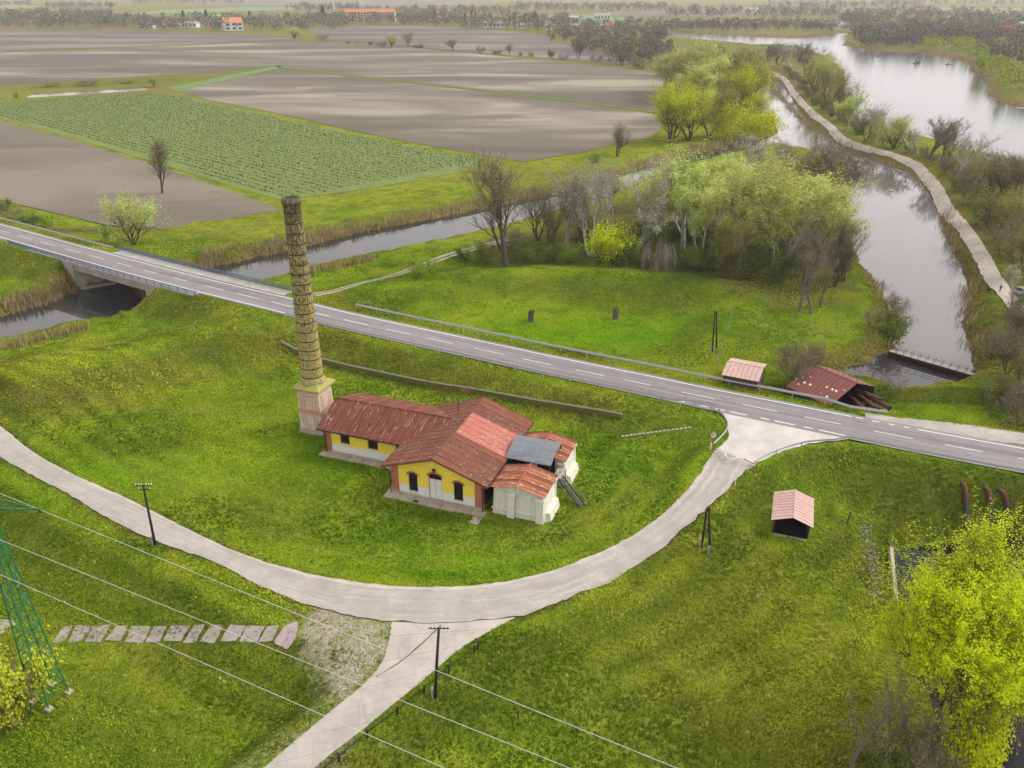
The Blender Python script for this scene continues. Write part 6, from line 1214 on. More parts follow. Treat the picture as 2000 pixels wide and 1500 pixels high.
tree_px(1205, 305, 240, 'bare', 'small bare tree beside the canal reeds', None, 60, 1); tree_px(1163, 317, 297, 'bright', 'low green bush by the small bare tree', None, 30); tree_px(1500, 262, 205, 'white', 'pale bare tree at the river bend', None, 45, 0)
# causeway trees
KG = 'trees along the causeway'
for a in [(1655, 254, 184, 'spring', 'bright green round tree in the fork of the causeway track', 48, 0), (1615, 215, 130, 'olive', 'olive tree left of the round green tree', 60, 0), (1640, 235, 150, 'olive', 'brownish tree behind the round green tree', 55, 1), (1590, 185, 105, 'willow', 'green tree on the narrow causeway', 50, 0), (1605, 170, 100, 'olive', 'tall olive tree on the narrow causeway', 60, 2), (1575, 150, 90, 'bare', 'bare tree at the far end of the causeway', 60, 1), (1545, 135, 85, 'white', 'pale bare tree at the causeway start', 60, 0), (1520, 128, 85, 'bare', 'bare tree left of the causeway start', 50, 2),
          (1690, 275, 215, 'olive', 'budding tree right of the round green tree', 55, 2), (1720, 280, 200, 'white', 'pale willow behind the causeway bend', 60, 1), (1745, 290, 225, 'willow', 'pale green bush-like tree at the causeway bend', 60, 0), (1770, 290, 225, 'white', 'whitish bare tree above the river bend', 60, 2), (1815, 310, 230, 'bare', 'bare tree against the lake, left one', 60, 0), (1845, 318, 235, 'bare', 'bare tree against the lake, right one', 60, 1), (1870, 345, 260, 'white', 'pale twiggy tree above the causeway', 75, 1), (1900, 370, 285, 'white', 'broad pale tree on the causeway side', 90, 2), (1935, 400, 300, 'olive', 'olive tree right of the broad pale one', 80, 1), (1965, 400, 300, 'bare', 'bare brown tree near the right edge', 80, 2), (1995, 380, 300, 'bare', 'bare tree cut by the right edge', 70, 0), (1930, 440, 370, 'shrub', 'green bush in the causeway thicket', 70, 0), (1975, 480, 370, 'olive', 'olive tree in the right edge thicket', 90, 0), (1960, 500, 420, 'scrub', 'brown scrub beside the track bend', 70, 1), (1998, 540, 430, 'olive', 'olive tree at the right edge above the car', 80, 2), (1978, 582, 520, 'white', 'bare white-limbed tree beside the parked car', 35, 0),
          (1985, 690, 590, 'bare', 'bare bush-like tree below the track at the right edge', 60, 1), (1965, 730, 640, 'bare', 'twiggy tree on the right bank', 70, 2), (1990, 780, 680, 'olive', 'olive tree on the right bank beyond the lay-by', 80, 1), (1960, 800, 730, 'scrub', 'brown scrub behind the lay-by', 70, 0), (1995, 830, 760, 'scrub', 'brown scrub at the right edge behind the lay-by', 60, 2), (1940, 700, 640, 'scrub', 'pale scrub on the right bank', 50, 1)]:
    tree_px(a[0], a[1], a[2] - 3, a[3], a[4], KG, a[5] * (1.4 if a[0] > 1660 else 1.25), a[6])
for a in [(1705, 262, 215, 'spring', 'pale green tree just right of the round green tree', 40, 1), (1790, 300, 250, 'white', 'low whitish tree at the causeway shoulder', 55, 0), (1885, 400, 330, 'scrub', 'pale scrub on the causeway slope', 60, 0), (1950, 450, 380, 'olive', 'olive thicket above the track bend', 80, 1), (1995, 470, 400, 'bare', 'bare thicket at the right edge by the track', 70, 0), (1625, 190, 120, 'spring', 'light green tree on the lake side of the causeway', 45, 1), (1660, 225, 170, 'scrub', 'grey scrub on the lake side of the causeway', 40, 1), (1560, 120, 82, 'bare', 'bare tree where the causeway leaves the shore', 50, 0), (1500, 120, 85, 'bare', 'bare tree at the shore left of the causeway', 50, 1), (1980, 620, 560, 'scrub', 'scrub on the bank below the parked car', 50, 0), (1975, 660, 590, 'bare', 'bare bushy tree between track and lay-by', 70, 1), (1990, 740, 660, 'bare', 'tall bare bush at the right edge beyond the lay-by', 70, 0)]:
    tree_px(a[0], a[1], a[2], a[3], a[4], KG, a[5], a[6])
for a in [(1350, 235, 120, 'spring', 'hazy green tree deep in the river grove', 110, 0), (1400, 150, 85, 'bare', 'bare crown at the back of the river grove', 80, 1), (1320, 150, 95, 'spring', 'pale crown at the back left of the river grove', 80, 1), (1460, 160, 90, 'spring', 'pale crown at the back right of the river grove', 70, 0), (1410, 275, 190, 'limebush', 'lime bush in front of the river grove', 70, 1), (1485, 245, 175, 'willow', 'lime willow leaning to the channel', 60, 1)]:
    tree_px(a[0], a[1], a[2], a[3], a[4], BG, a[5], a[6])
for a in [(1255, 470, 330, 'spring', 'soft green tree behind the weeping one', 130, 1), (1350, 440, 315, 'spring', 'soft green crown in the copse centre', 130, 0), (1440, 455, 318, 'spring', 'soft green crown left of the brightest one', 140, 2), (1570, 470, 330, 'spring', 'soft green crown at the copse right shoulder', 130, 0), (1300, 400, 300, 'white', 'silvery crown at the copse back', 110, 0)]:
    tree_px(a[0], a[1], a[2], a[3], a[4], CG, a[5], a[6])
kr = random.Random(17)
for k in range(46):                                    # thicket on the lake side of the causeway: nothing tells these apart
    c = CAUSE[int(len(CAUSE) * (.12 + .68 * k / 46))]; i = CAUSE.index(c); tt = (CAUSE[i + 1] - CAUSE[i - 1]).normalized(); q = c + Vector((-tt.y, tt.x, 0)) * kr.uniform(4.5, 11); q.z = hgt(q.x, q.y)
    if q.z > ZW + .3: tree_at(q, kr.uniform(3.0, 6.0), kr.choice(['scrub', 'scrub', 'shrub', 'scrub']), 'low scrub in the thicket lining the lake side of the causeway', 'scrub lining the causeway', kr.uniform(5, 9))
# foreground right: big lime willow, bare saplings, scrub
def big_willow():
    b = G(1850, 1450); t = thing('willow_tree', 'large lime green willow in the lower right corner', 'tree', b, 0); rs = random.Random(5)
    sk = skeleton(rs, 19.5, .55, .16, 13, .58, 3, .07, (.06, .10), .30, .56, 3, .24); wm = wood_mesh('trunk', sk, B_GREY, 3); s = tips(rs, sk, 1)
    V = s.reshape(-1, 3); g = np.random.default_rng(3); link(bpy.data.objects.new('trunk', wm), t)
    link(bpy.data.objects.new('crown', join_meshes('crown', [scatter_leaves('c', tips(rs, sk, 3), 105000, .098, .15, L_LIME, 31), scatter_leaves('c', tips(rs, sk, 1), 40000, .098, .2, L_LIME, 33), scatter_twigs('c', s, 2500, 1.1, .013, B_GREY, 32)])), t); return t
bw = big_willow(); bw.rotation_euler.z = 1.0
for bx, by, ty, k, lb, w, sd_ in [(1652, 1530, 1322, 'sapling', 'bare sapling with pale trunk left of the big willow', 130, 0), (1715, 1500, 1318, 'sapling', 'bare twiggy sapling next to the big willow', 110, 2), (1760, 1510, 1400, 'scrub', 'brown undergrowth below the big willow', 130, 0), (1700, 1510, 1430, 'shrub', 'dark green undergrowth at the bottom edge', 100, 1), (1890, 1520, 1370, 'limebush', 'lime undergrowth at the bottom right', 140, 1), (1840, 1520, 1410, 'scrub', 'twiggy undergrowth right of the willow trunk', 120, 1), (1945, 1430, 1340, 'scrub', 'bare bush over the dark pond', 110, 2)]: tree_px(bx, by, ty, k, lb, None, w, sd_)
for bx, by, ty, k, lb, w, sd_ in [(45, 1405, 1255, 'goldbush', 'yellow-green bush growing through the pylon base', 150, 0), (15, 1420, 1290, 'scrub', 'brown twiggy bush at the left edge by the pylon', 130, 1)]: tree_px(bx, by, ty, k, lb, None, w, sd_)

# ------------------------------------------------------------------ hedge row and village trees (one by one), far woods (masses)
hr = random.Random(21)
for x, y, ty, k, w, lb in [(765, 92, 64, 'willow', 30, 'pale green tree in the hedge row, left of the golden one'), (797, 91, 61, 'olive', 30, 'golden budding tree in the hedge row'), (748, 93, 78, 'scrub', 26, 'grey scrub at the foot of the hedge row trees'), (885, 99, 76, 'bare', 34, 'bare bush in the middle of the hedge row'), (938, 104, 88, 'scrub', 26, 'greyish scrub right of the bare hedge bush'), (995, 106, 86, 'bare', 26, 'bare bush of the hedge row before the green shrubs'), (970, 106, 97, 'shrub', 22, 'dark low hedge shrub'), (1017, 110, 100, 'bright', 10, 'small bright hedge shrub, left of a pair'), (1037, 111, 99, 'bright', 14, 'small bright hedge shrub, right of a pair'), (1075, 113, 94, 'shrub', 18, 'upright green hedge shrub'), (1130, 115, 70, 'bare', 36, 'tall bare tree at the right of the hedge row'), (1100, 116, 104, 'scrub', 30, 'brown scrub under the tall bare hedge tree'), (1165, 121, 105, 'scrub', 34, 'brown hedge scrub near the river grove'), (1215, 128, 100, 'bare', 34, 'bare hedge tree near the river grove'), (1250, 133, 112, 'shrub', 40, 'dark green shrub at the hedge row end'), (818, 94, 86, 'shrub', 26, 'dark hedge shrub under the golden tree'), (680, 86, 80, 'shrub', 8, 'small dark hedge shrub, left one'), (697, 86, 79, 'bright', 7, 'tiny bright hedge shrub'), (723, 88, 80, 'shrub', 12, 'small dark hedge shrub before the pale green tree'), (575, 76, 50, 'willow', 44, 'bright green round tree at the village field corner'), (630, 79, 66, 'scrub', 30, 'grey scrub right of the bright field corner tree'), (170, 168, 152, 'scrub', 60, 'brown scrub on the pond bank'), (250, 163, 152, 'scrub', 50, 'brown scrub at the pond end'), (300, 168, 152, 'olive', 30, 'olive bush at the right end of the field pond'), (95, 170, 160, 'scrub', 50, 'low brown scrub behind the field pond')]: tree_px(x, y, ty, k, lb, 'hedge row across the fields' if y < 140 and x > 600 else None, w)
PN = ['leftmost columnar poplar, left of the white row house', 'columnar poplar at the left of the poplar group', 'columnar poplar at the right of the white row house', 'shorter columnar poplar of the poplar group', 'columnar poplar standing alone between two white houses', 'tallest columnar poplar, right of the group', 'columnar poplar close behind the tallest one', 'columnar poplar in the middle of the group']
for (x, y, ty), pn in zip([(852, 50, 15), (930, 56, 20), (960, 56, 24), (908, 55, 22), (1005, 56, 20), (1042, 58, 18), (1048, 58, 24), (920, 55, 18)], PN): tree_px(x, y, ty, 'poplar', pn, 'columnar poplars in the village', 8)
for x, y, ty, lb in [(405, 46, 18, 'dark conifer left of the white flat building'), (490, 48, 22, 'dark conifer right of the orange roofed house'), (632, 40, 12, 'dark conifer left of the hotel'), (360, 44, 20, 'dark conifer among the left village trees'), (678, 20, 10, 'dark conifer tip behind the hotel, left'), (697, 20, 12, 'dark conifer tip behind the hotel, right'), (1026, 52, 26, 'dark conifer among the village poplars')]: tree_px(x, y, ty, 'conifer', lb, 'village conifers', 14)

def far_unit(kind, g):
    """points of one far crown: leaf clumps in a rounded, uneven volume, unit height"""
    n = 40; z = g.beta(2.2, 1.7, n) * .8 + .2; a = g.random(n) * 6.283; r = .34 * np.sqrt(np.clip(1 - ((z - .58) / .45) ** 2, .05, 1)) * np.sqrt(g.random(n)); c = np.stack([r * np.cos(a), r * np.sin(a), z], 1)
    u = g.normal(0, 1, (n, 3)); u /= np.linalg.norm(u, axis=1)[:, None]; v = np.cross(u, g.normal(0, 1, (n, 3))); v /= np.linalg.norm(v, axis=1)[:, None]; k = g.uniform(.045, .085, (n, 1)); u *= k; v *= k
    q = np.stack([c - u, c - v, c + u, c + v], 1); tr = np.array([[[-.012, 0, 0], [.012, 0, 0], [.006, 0, .6], [-.006, 0, .6]], [[0, -.012, 0], [0, .012, 0], [0, .006, .6], [0, -.006, .6]]]); return np.concatenate([q, tr], 0)
def wood_mass(name, label, bands, mat, hmin, hmax, seed, n_cap=2600):
    """far woods that read as one mass: bands are (x0, x1, y0, y1, count) in picture rows"""
    g = np.random.default_rng(seed); units = [far_unit(0, g) for _ in range(8)]; out = []
    for x0, x1, y0, y1, n in bands:
        for _ in range(int(n * 1.6)):
            px, py_ = g.uniform(x0, x1), y0 + (y1 - y0) * g.random(); p = P(px, py_, 0)
            h = g.uniform(hmin, hmax); w = h * g.uniform(.8, 1.25); a = g.random() * 6.283; ca, sa = math.cos(a), math.sin(a); U = units[g.integers(0, 8)]
            X = (U[..., 0] * ca - U[..., 1] * sa) * w + p.x; Y = (U[..., 0] * sa + U[..., 1] * ca) * w + p.y; out.append(np.stack([X, Y, U[..., 2] * h - .3], -1))
    V = np.concatenate(out, 0); o = bpy.data.objects.new(name, quads_mesh(name, V.reshape(-1, 3), len(V), mat)); link(o); return tag(o, label, 'woodland', kind='stuff')
wood_mass('village_trees', 'grey-brown trees massed around the village', [(0, 290, 44, 56, 150), (270, 600, 44, 62, 130), (600, 900, 36, 52, 140), (900, 1110, 42, 62, 90), (590, 680, 40, 60, 30), (780, 900, 34, 48, 50)], L_FAR, 12, 21, 1)
wood_mass('lakeside_wood', 'brown wood along the far lake shore', [(1070, 1300, 62, 85, 130), (1080, 1300, 44, 66, 110), (1120, 1290, 85, 104, 60), (1300, 1640, 48, 62, 260), (1250, 1310, 95, 125, 40), (1190, 1290, 105, 128, 40)], L_FAR, 7, 14, 2)
wood_mass('right_shore_wood', 'brown wood on the right lake shore', [(1665, 2000, 62, 88, 260), (1680, 1800, 84, 94, 40), (1900, 2100, 95, 130, 70), (1640, 1700, 38, 46, 50), (1640, 2000, 44, 62, 140)], L_FAR, 10, 18, 3)
wood_mass('green_shore_wood', 'fresh green trees on the right lake shore', [(1800, 1900, 92, 102, 20), (1910, 1960, 122, 148, 18), (1950, 2060, 150, 185, 24), (1890, 1960, 100, 118, 14)], leaf_mat('shore_green', (.10, .15, .010), (.20, .27, .018), (.30, .37, .035)), 9, 15, 4)
wood_mass('horizon_woods', 'bands of grey wood towards the horizon', [(0, 60, 8, 14, 20), (90, 230, 12, 18, 60), (260, 480, 3, 9, 70), (560, 700, 14, 24, 60), (700, 1000, 22, 32, 90), (1000, 1300, 12, 24, 150), (1300, 1640, 20, 38, 130), (1500, 1800, 8, 18, 110), (1650, 2000, 24, 44, 130), (1700, 2000, 3, 12, 80), (0, 220, 30, 44, 90)], L_FAR, 12, 20, 5)
wood_mass('village_green_trees', 'scattered budding trees of the village', [(270, 600, 46, 62, 26), (780, 880, 44, 52, 14), (1300, 1480, 50, 60, 14), (1180, 1290, 90, 115, 14), (60, 300, 48, 56, 10)], L_FARG, 8, 14, 6)

# reeds along the banks
def reeds(name, label, lines, seed, dens=16, h=(1.2, 2.4), width=2.2):
    g = np.random.default_rng(seed); out = []
    for ln in lines:
        L_ = [G(*q) if len(q) == 2 else q for q in ln]
        for a, b in zip(L_[:-1], L_[1:]):
            n = int((b - a).length * dens); t = g.random(n); d = (b - a).normalized(); off = g.normal(0, width * .5, n); x = a.x + (b.x - a.x) * t - d.y * off; y = a.y + (b.y - a.y) * t + d.x * off; keep = vnoise(x, y, .25, seed) > .3; x, y = x[keep], y[keep]; n = len(x); z = np.maximum(hgts(x, y), ZW - .2); hh = g.uniform(*h, n); an = g.random(n) * 6.283; w = g.uniform(.05, .12, n); lx, ly = g.normal(0, .25, n), g.normal(0, .25, n)
            out.append(np.stack([np.stack([x - np.cos(an) * w, y - np.sin(an) * w, z - .1], -1), np.stack([x + np.cos(an) * w, y + np.sin(an) * w, z - .1], -1), np.stack([x + lx, y + ly, z + hh], -1)], 1))
    V = np.concatenate(out, 0); o = bpy.data.objects.new(name, quads_mesh(name, V.reshape(-1, 3), len(V), L_REED, 3)); link(o); return tag(o, label, 'reeds', kind='stuff')
reeds('far_bank_reeds', 'tan reeds along the far canal bank', [[(380, 515), (450, 505), (560, 483), (640, 465), (720, 447), (800, 432), (900, 413)], [(380, 505), (480, 490), (600, 470)], [(1180, 345), (1260, 322), (1340, 300), (1440, 276)]], 1, 22)
reeds('near_bank_reeds', 'tan reeds along the near canal bank', [[(0, 682), (60, 668), (130, 650), (175, 640)], [(600, 532), (650, 523), (700, 513), (760, 500)], [(0, 612), (60, 597), (110, 580), (140, 565)], [(0, 598), (60, 585), (120, 570)]], 2, 26)
reeds('river_reeds', 'tan reeds on the river and lake shores', [[(1690, 535), (1715, 555), (1735, 590), (1745, 605)], [(1500, 165), (1560, 235), (1610, 275), (1660, 300), (1720, 318), (1770, 335), (1810, 375)], [(1890, 560), (1885, 620), (1900, 690)], [(1840, 420), (1870, 490)], [(1660, 455), (1650, 430)]], 3, 14, (.8, 1.8))
reeds('lake_reeds', 'reed belt on the far lake shore', [[P(1300, 64, ZW), P(1400, 66, ZW), P(1500, 72, ZW), P(1560, 74, ZW), P(1632, 66, ZW)], [P(1650, 88, ZW), P(1680, 92, ZW), P(1720, 100, ZW)], [P(1840, 108, ZW), P(1900, 122, ZW), P(1905, 138, ZW), P(1935, 150, ZW)], [P(1938, 175, ZW), P(1945, 195, ZW), P(1970, 202, ZW), P(2010, 210, ZW)]], 4, 6, (3, 5), 6)
# vineyard rows
def vineyard():
    g = np.random.default_rng(8); poly = PL(VINE_PX, 0); d = (P(548, 391) - P(0, 231)).normalized(); n = Vector((-d.y, d.x, 0)); o = P(0, 231); out = []
    us, vs = np.meshgrid(np.arange(-120, 260, 1.0), np.arange(-10, 330, 3.3)); us = us.ravel() + g.normal(0, .1, us.size); vs = vs.ravel() + g.normal(0, .08, vs.size); x = o.x + d.x * us + n.x * vs; y = o.y + d.y * us + n.y * vs
    ok = (sdf(x, y, poly) < -2.5) & (g.random(x.size) > .06); x, y = x[ok], y[ok]; N = len(x)
    for k in range(2):
        cx, cy, cz = x + g.normal(0, .22, N), y + g.normal(0, .22, N), .2 + g.random(N) * .5; u = g.normal(0, 1, (N, 3)); u[:, :2] += 0; u /= np.linalg.norm(u, axis=1)[:, None]; w = np.cross(u, g.normal(0, 1, (N, 3))); w /= np.linalg.norm(w, axis=1)[:, None]; s = g.uniform(.28, .42, (N, 1)); c = np.stack([cx, cy, cz], 1); out.append(np.stack([c - u * s, c - w * s * .6, c + u * s, c + w * s * .6], 1))
    V = np.concatenate(out, 0); ob = bpy.data.objects.new('vine_rows', quads_mesh('vine_rows', V.reshape(-1, 3), len(V), leaf_mat('vine_leaves', (.040, .075, .014), (.065, .105, .02), (.095, .14, .03), .1))); link(ob); tag(ob, 'rows of low dark green vines in the vineyard', 'vines', kind='stuff')
vineyard()
# rubble strip by the pond
def rubble():
    g = np.random.default_rng(4); m = MB(); a = [(1690, 1020), (1695, 1060), (1705, 1100), (1712, 1140), (1718, 1175)]; L_ = [G(*q) for q in a]
    for p, q in zip(L_[:-1], L_[1:]):
        for _ in range(70):
            c = p.lerp(q, g.random()) + Vector((g.normal(0, .6), g.normal(0, .5), 0)); c.z = hgt(c.x, c.y); s = g.uniform(.04, .15); v = [c + Vector((sx * s * g.uniform(.6, 1.2), sy * s * g.uniform(.6, 1.2), sz * s * g.uniform(.5, 1))) for sz in (-1, 1) for sx, sy in ((-1, -1), (1, -1), (1, 1), (-1, 1))]; m.hexa(v[:4], v[4:])
    tag(m.build('rubble_strip', simple('rubble_stone', (.20, .165, .135), .6, 1.5, .95, 'World')), 'strip of loose pale rubble beside the dark pond', 'rubble', kind='stuff')
rubble()

# ------------------------------------------------------------------ grass tufts standing on the near lawns and banks
def grass_tufts():
    g = np.random.default_rng(77); xs, ys = [], []
    for y0, y1, dn in ((44, 75, 15), (75, 105, 11), (105, 135, 8), (135, 165, 6), (165, 205, 3.5)):
        w = .70 * (y1 * CP + CAMH * SP); n = int(2 * w * (y1 - y0) * dn); xs.append(g.uniform(-w, w, n)); ys.append(g.uniform(y0, y1, n))
    x, y = np.concatenate(xs), np.concatenate(ys); vis = np.abs(x) < .665 * (y * CP + CAMH * SP); x, y = x[vis], y[vis]
    z = hgts(x, y); ok = np.ones(len(x), bool)
    dr, _ = pl_dist(x, y, ROAD); ok &= dr > 4.5; dc, _ = pl_dist(x, y, RINGC); di, _ = pl_dist(x, y, ringi[::3]); do, _ = pl_dist(x, y, ringo[::3]); on = inside(x, y, list(ringi[::3]) + list(ringo[::-3])); ok &= ~on | (np.minimum(di, do) < .12)
    on = inside(x, y, list(lanel) + list(laner[::-1])); ok &= ~on
    for px in ([(1380, 788), (1700, 853), (1640, 862), (1530, 880), (1462, 914), (1392, 882), (1425, 850)], [(1680, 800), (2040, 850), (2040, 880), (1690, 826)]): ok &= ~inside(x, y, PL(px, 2.4))
    hx, hy = (x - HA.x) * .94 - (y - HA.y) * .341, (x - HA.x) * .341 + (y - HA.y) * .94
    ok &= ~((hx > -1.3) & (hx < 21.6) & (hy > -1.5) & (hy < 17)) & ~((hx > -15) & (hx < 0) & (hy > 4.7) & (hy < 17)) & ~(np.hypot(x - CC.x, y - CC.y) < 2.5) & ~(np.hypot(x - 35.4, y - 84.4) < 3.6)
    GRV = PL([(590, 1205), (640, 1182), (757, 1210), (762, 1258), (668, 1362), (596, 1258)], 0); ok &= ~inside(x, y, GRV) | (g.random(len(x)) < .25)
    ok &= ~((np.abs(y - P(0, 1237).y) < 1.35) & (x < P(590, 1237).x) & (g.random(len(x)) < .8)); dt, _ = pl_dist(x, y, track); ok &= np.abs(dt - .8) > .45
    for poly, zw in ((CANAL, ZW), (RIVER, ZW), (POND, -4.6)): ok &= z > zw + .25 if False else (sdf(x, y, poly) > 1.0) | (z > zw + .4)
    dp, _ = pl_dist(x, y, CAUSE); ok &= dp > 2.4
    x, y, z = x[ok], y[ok], z[ok]; n = len(x)
    n1, n2, n3 = vnoise(x, y, .06, 21), vnoise(x, y, .25, 22), vnoise(x, y, .9, 23); dr, _ = pl_dist(x, y, ROAD); sw = np.minimum(sdf(x, y, CANAL), sdf(x, y, RIVER)); dcw, _ = pl_dist(x, y, CREST_W)
    rough = np.clip(smooth(6, 1, sw) + .6 * smooth(4, 7, dr) * smooth(18, 10, dr) * n2 + .7 * np.exp(-((dcw - 9) / 7) ** 2) * n2 + .6 * blob(x, y, 1600, 1300, 22, 22) * n1 + blob(x, y, 1640, 690, 12, 4), 0, 1)
    viv = np.clip(np.maximum.reduce([blob(x, y, 1150, 640, 26, 9), blob(x, y, 870, 1100, 16, 4), .8 * blob(x, y, 700, 880, 16, 10), .9 * blob(x, y, 250, 930, 18, 6), .8 * blob(x, y, 1430, 860, 14, 5), .8 * blob(x, y, 1560, 930, 20, 5)]), 0, 1)
    dk, br, ol, vv, st = (np.array(c) for c in ((.030, .075, .004), (.215, .290, .026), (.175, .185, .050), (.105, .270, .005), (.34, .29, .13)))
    di, _ = pl_dist(x, y, ringi[::3]); do, _ = pl_dist(x, y, ringo[::3]); dm = np.minimum(di, do); mowt = np.sin(dm * 1.7 + (n1 - .5) * 6) * smooth(.2, .5, vnoise(x, y, .05, 44)) * smooth(45, 8, dm)
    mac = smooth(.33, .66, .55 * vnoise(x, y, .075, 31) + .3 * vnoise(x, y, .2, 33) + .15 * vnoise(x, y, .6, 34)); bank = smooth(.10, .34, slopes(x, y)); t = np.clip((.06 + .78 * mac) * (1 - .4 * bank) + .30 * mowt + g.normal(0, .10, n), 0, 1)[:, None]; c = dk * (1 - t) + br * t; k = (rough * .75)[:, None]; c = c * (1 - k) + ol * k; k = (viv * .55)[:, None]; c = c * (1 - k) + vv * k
    dh = np.hypot(np.maximum(np.abs(hx[ok] - 3.0) - 18, 0), np.maximum(np.abs(hy[ok] - 7.5) - 9, 0)); k = (.65 * np.exp(-(dh / 3.2) ** 2) + .5 * smooth(.35, .6, vnoise(x, y, .05, 50)) * (do < di) * smooth(1.5, 6, do))[:, None].clip(0, .75); c = c * (1 - k) + np.array((.042, .095, .005)) * k  # darker ring round the house: lush grass, and contact shade put into its colour
    k = (g.random(n) < .015 + .16 * rough * n3)[:, None] * .6; c = c * (1 - k) + st * k
    h = g.uniform(.10, .24, n) * (1 + 1.1 * rough) * (.7 + .7 * n2); wdir = 6.283 * vnoise(x, y, .03, 40) * 1.5; V = []; C = []
    for b in range(3):
        an = g.random(n) * 6.283; w = g.uniform(.05, .11, n) * (1 + .3 * rough); ox, oy = g.normal(0, .09, n), g.normal(0, .09, n); ln = h * g.uniform(.3, .9, n); la = wdir + g.normal(0, .8, n); q0, q1 = np.cos(an) * w, np.sin(an) * w
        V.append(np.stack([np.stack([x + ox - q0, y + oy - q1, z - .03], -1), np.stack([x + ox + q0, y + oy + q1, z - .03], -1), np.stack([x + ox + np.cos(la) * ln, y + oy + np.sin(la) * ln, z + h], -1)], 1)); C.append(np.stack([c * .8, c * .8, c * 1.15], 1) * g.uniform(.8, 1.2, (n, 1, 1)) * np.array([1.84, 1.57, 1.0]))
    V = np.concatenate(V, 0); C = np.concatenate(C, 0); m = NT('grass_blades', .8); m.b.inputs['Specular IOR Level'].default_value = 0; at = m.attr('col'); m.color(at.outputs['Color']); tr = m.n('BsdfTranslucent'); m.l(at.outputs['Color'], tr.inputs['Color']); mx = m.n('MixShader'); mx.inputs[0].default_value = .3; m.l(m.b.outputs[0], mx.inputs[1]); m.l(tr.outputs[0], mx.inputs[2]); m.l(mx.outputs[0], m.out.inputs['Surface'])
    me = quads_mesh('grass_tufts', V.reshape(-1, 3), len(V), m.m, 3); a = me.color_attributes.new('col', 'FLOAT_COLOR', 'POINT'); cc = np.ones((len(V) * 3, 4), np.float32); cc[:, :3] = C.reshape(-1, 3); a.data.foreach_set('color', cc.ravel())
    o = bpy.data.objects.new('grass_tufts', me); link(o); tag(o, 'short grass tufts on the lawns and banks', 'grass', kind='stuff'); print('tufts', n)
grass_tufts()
# ------------------------------------------------------------------ far buildings
WCRE = simple('cream_wall', (.58, .50, .36), .1, .3, .9); WWHT = simple('white_wall', (.66, .65, .63), .1, .3, .9); WGRY = simple('grey_wall', (.42, .41, .40), .1, .3, .9); WYEL = simple('hotel_yellow', (.62, .45, .22), .1, .3, .9); WRED = simple('barn_red', (.28, .05, .06), .15, .3, .9); ROR = simple('orange_tiles', (.50, .20, .10), .2, .4, .9); RRD = simple('red_tiles', (.42, .10, .07), .2, .4, .9); RGR = simple('grey_roofing', (.34, .33, .33), .15, .3, .9); WPNK = simple('pink_wall', (.50, .33, .28), .1, .3, .9); PANE = simple('window_pane', (.035, .04, .05), .3, 1, .15)
def far_house(x0, x1, yb, yw, yr, wall, roofm, label, name='house', flat=False, depth=.7, nw=3, floors=1, rz=0.0, cat='house', group='village houses'):
    """house seen at picture columns x0..x1, wall from row yb up to yw, roof top at row yr"""
    b = P((x0 + x1) / 2, yb, 0); k = (b.y * CP + CAMH * SP) / FPX; W_ = (x1 - x0) * k; hw = zat(yw, b.x, b.y); hr_ = zat(yr, b.x, b.y); D = W_ * depth
    t = thing(name, label, cat, b, rz, group); MB().box(-W_ / 2, 0, -.5, W_ / 2, D, hw).build('wall', wall, t)
    if flat: MB().box(-W_ / 2 - .4, -.4, hw + .01, W_ / 2 + .4, D + .4, max(hr_, hw + .5)).build('roof', roofm, t)
    else: MB().prism([(-W_ / 2 - .5, -.7, hw - .1), (-W_ / 2 - .5, D / 2, hr_), (-W_ / 2 - .5, D + .7, hw - .1)], (0, 0, 0), (W_ + 1, 0, 0)).build('roof', roofm, t)
    fh = hw / floors
    for f in range(floors):
        for i in range(nw):
            x = -W_ / 2 + W_ * (i + .5) / nw; w = W_ / nw * .28; o = MB().box(x - w, -.06, f * fh + fh * .32, x + w, .02, f * fh + fh * .78).build('window', PANE, t); MB().box(x - w - .12, -.09, f * fh + fh * .26, x + w + .12, .0, f * fh + fh * .315).build('sill', WWHT, o)
    return t
ho = far_house(674, 772, 44, 23.5, 17, WYEL, ROR, 'long yellow hotel with orange roof in the village', 'hotel', depth=.16, nw=16, floors=4, cat='hotel', group=None)
h = ho.children[0].dimensions
far_house(409, 444, 46, 33, 30, WWHT, WWHT, 'white flat-roofed building left of the orange roof', 'flat_building', True, .5, 5, 2, cat='building'); far_house(441, 476, 60, 44, 34, WWHT, ROR, 'white house with orange tiled roof', 'house', False, .8, 3, 2, .5); far_house(404, 416, 50, 46, 43, WCRE, ROR, 'small house with orange roof under the flat building')
far_house(354, 384, 54, 46, 42, WWHT, RGR, 'low white bungalow at the left of the village', nw=4); far_house(320, 352, 52, 49, 46, WPNK, RGR, 'long low pinkish shed left of the bungalow', nw=4); far_house(268, 300, 56, 52, 50, WWHT, WWHT, 'low white wall-like building at the field edge', 'flat_building', True, .3, 4, cat='building'); far_house(565, 592, 54, 46, 43, WRED, WWHT, 'dark red barn at the village field corner', 'barn', True, .6, 2, cat='barn')
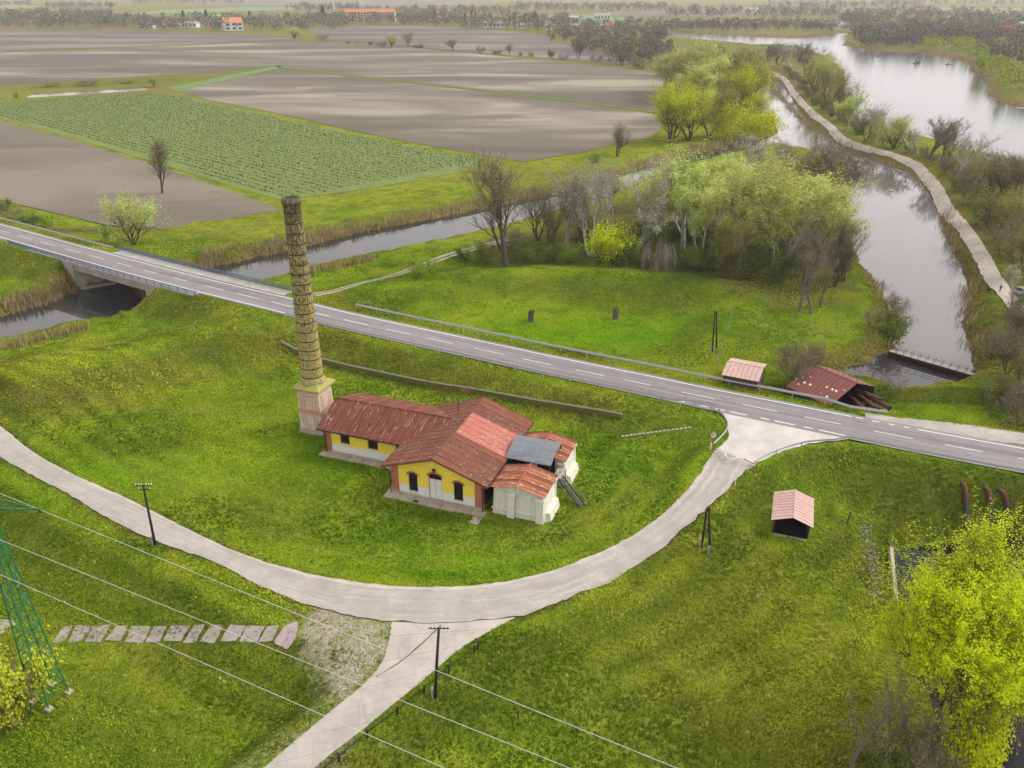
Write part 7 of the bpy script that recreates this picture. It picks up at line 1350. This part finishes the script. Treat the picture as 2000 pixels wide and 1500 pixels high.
far_house(850, 876, 42, 35, 31, WPNK, RRD, 'house with bright red roof behind budding trees'); far_house(945, 985, 54, 46, 42, WWHT, RGR, 'white row house behind the columnar poplars', nw=5); far_house(1012, 1030, 56, 48, 44, WWHT, RGR, 'small white house right of the poplars'); far_house(1072, 1098, 44, 33, 31, WGRY, WWHT, 'grey hall with wide white flat roof', 'hall', True, .7, 4, cat='hall'); far_house(1100, 1130, 44, 35, 32, WGRY, WWHT, 'second grey hall with white flat roof', 'hall', True, .6, 4, cat='hall'); far_house(1066, 1085, 58, 49, 47, WWHT, WWHT, 'white cube house below the halls', 'flat_building', True, .8, 2, 2, cat='building'); far_house(1116, 1130, 57, 48, 46, WWHT, RGR, 'white house right of the cube house'); far_house(1166, 1178, 56, 50, 47, WWHT, RGR, 'small white house beside the red roof'); far_house(1182, 1196, 56, 51, 46, WWHT, RRD, 'small house with bright red roof near the lake')
far_house(1160, 1192, 38, 30, 27, WWHT, WWHT, 'long white building behind the lake wood', 'flat_building', True, .5, 5, cat='building'); far_house(1455, 1482, 24, 18, 15, WWHT, RGR, 'white farm building towards the horizon', nw=4)
af = far_house(1950, 1976, 74, 66, 50, WWHT, RRD, 'steep red-roofed white house on the right shore', nw=2, depth=.9, rz=-.35, group=None); far_house(1992, 2020, 64, 50, 42, WWHT, RGR, 'white house at the right picture edge', nw=2, group=None); far_house(1786, 1802, 16, 12, 9, WPNK, RRD, 'pinkish house on the far right horizon, left one', group='houses on the far right horizon'); far_house(1806, 1818, 16, 12, 9, WPNK, RRD, 'pinkish house on the far right horizon, right one', group='houses on the far right horizon')
ms = thing('mast', 'tall pale mast behind the village left of the hotel', 'mast', P(653, 22, 0)); MB().tube([(0, 0, -1), (0, 0, 75)], [1.6, .9], 8).build('shaft', WWHT, ms); MB().lathe([(1.6, 66), (1.8, 67), (1.8, 69), (1.0, 70)], 8).build('platform', WWHT, ms)
# ------------------------------------------------------------------ haze
hz = MB().box(-9500, -70, -8.0, 9500, 12500, 95).build('haze', None or bpy.data.materials.new('haze')); hm_ = hz.data.materials[0]; hm_.use_nodes = True; nt = hm_.node_tree; nt.nodes.clear(); o_ = nt.nodes.new('ShaderNodeOutputMaterial'); v_ = nt.nodes.new('ShaderNodeVolumePrincipled'); v_.inputs['Color'].default_value = (.93, .92, .95, 1); v_.inputs['Density'].default_value = .00008; v_.inputs['Anisotropy'].default_value = .2; nt.links.new(v_.outputs[0], o_.inputs['Volume']); tag(hz, 'pale haze over the far fields and village', 'haze', kind='stuff')
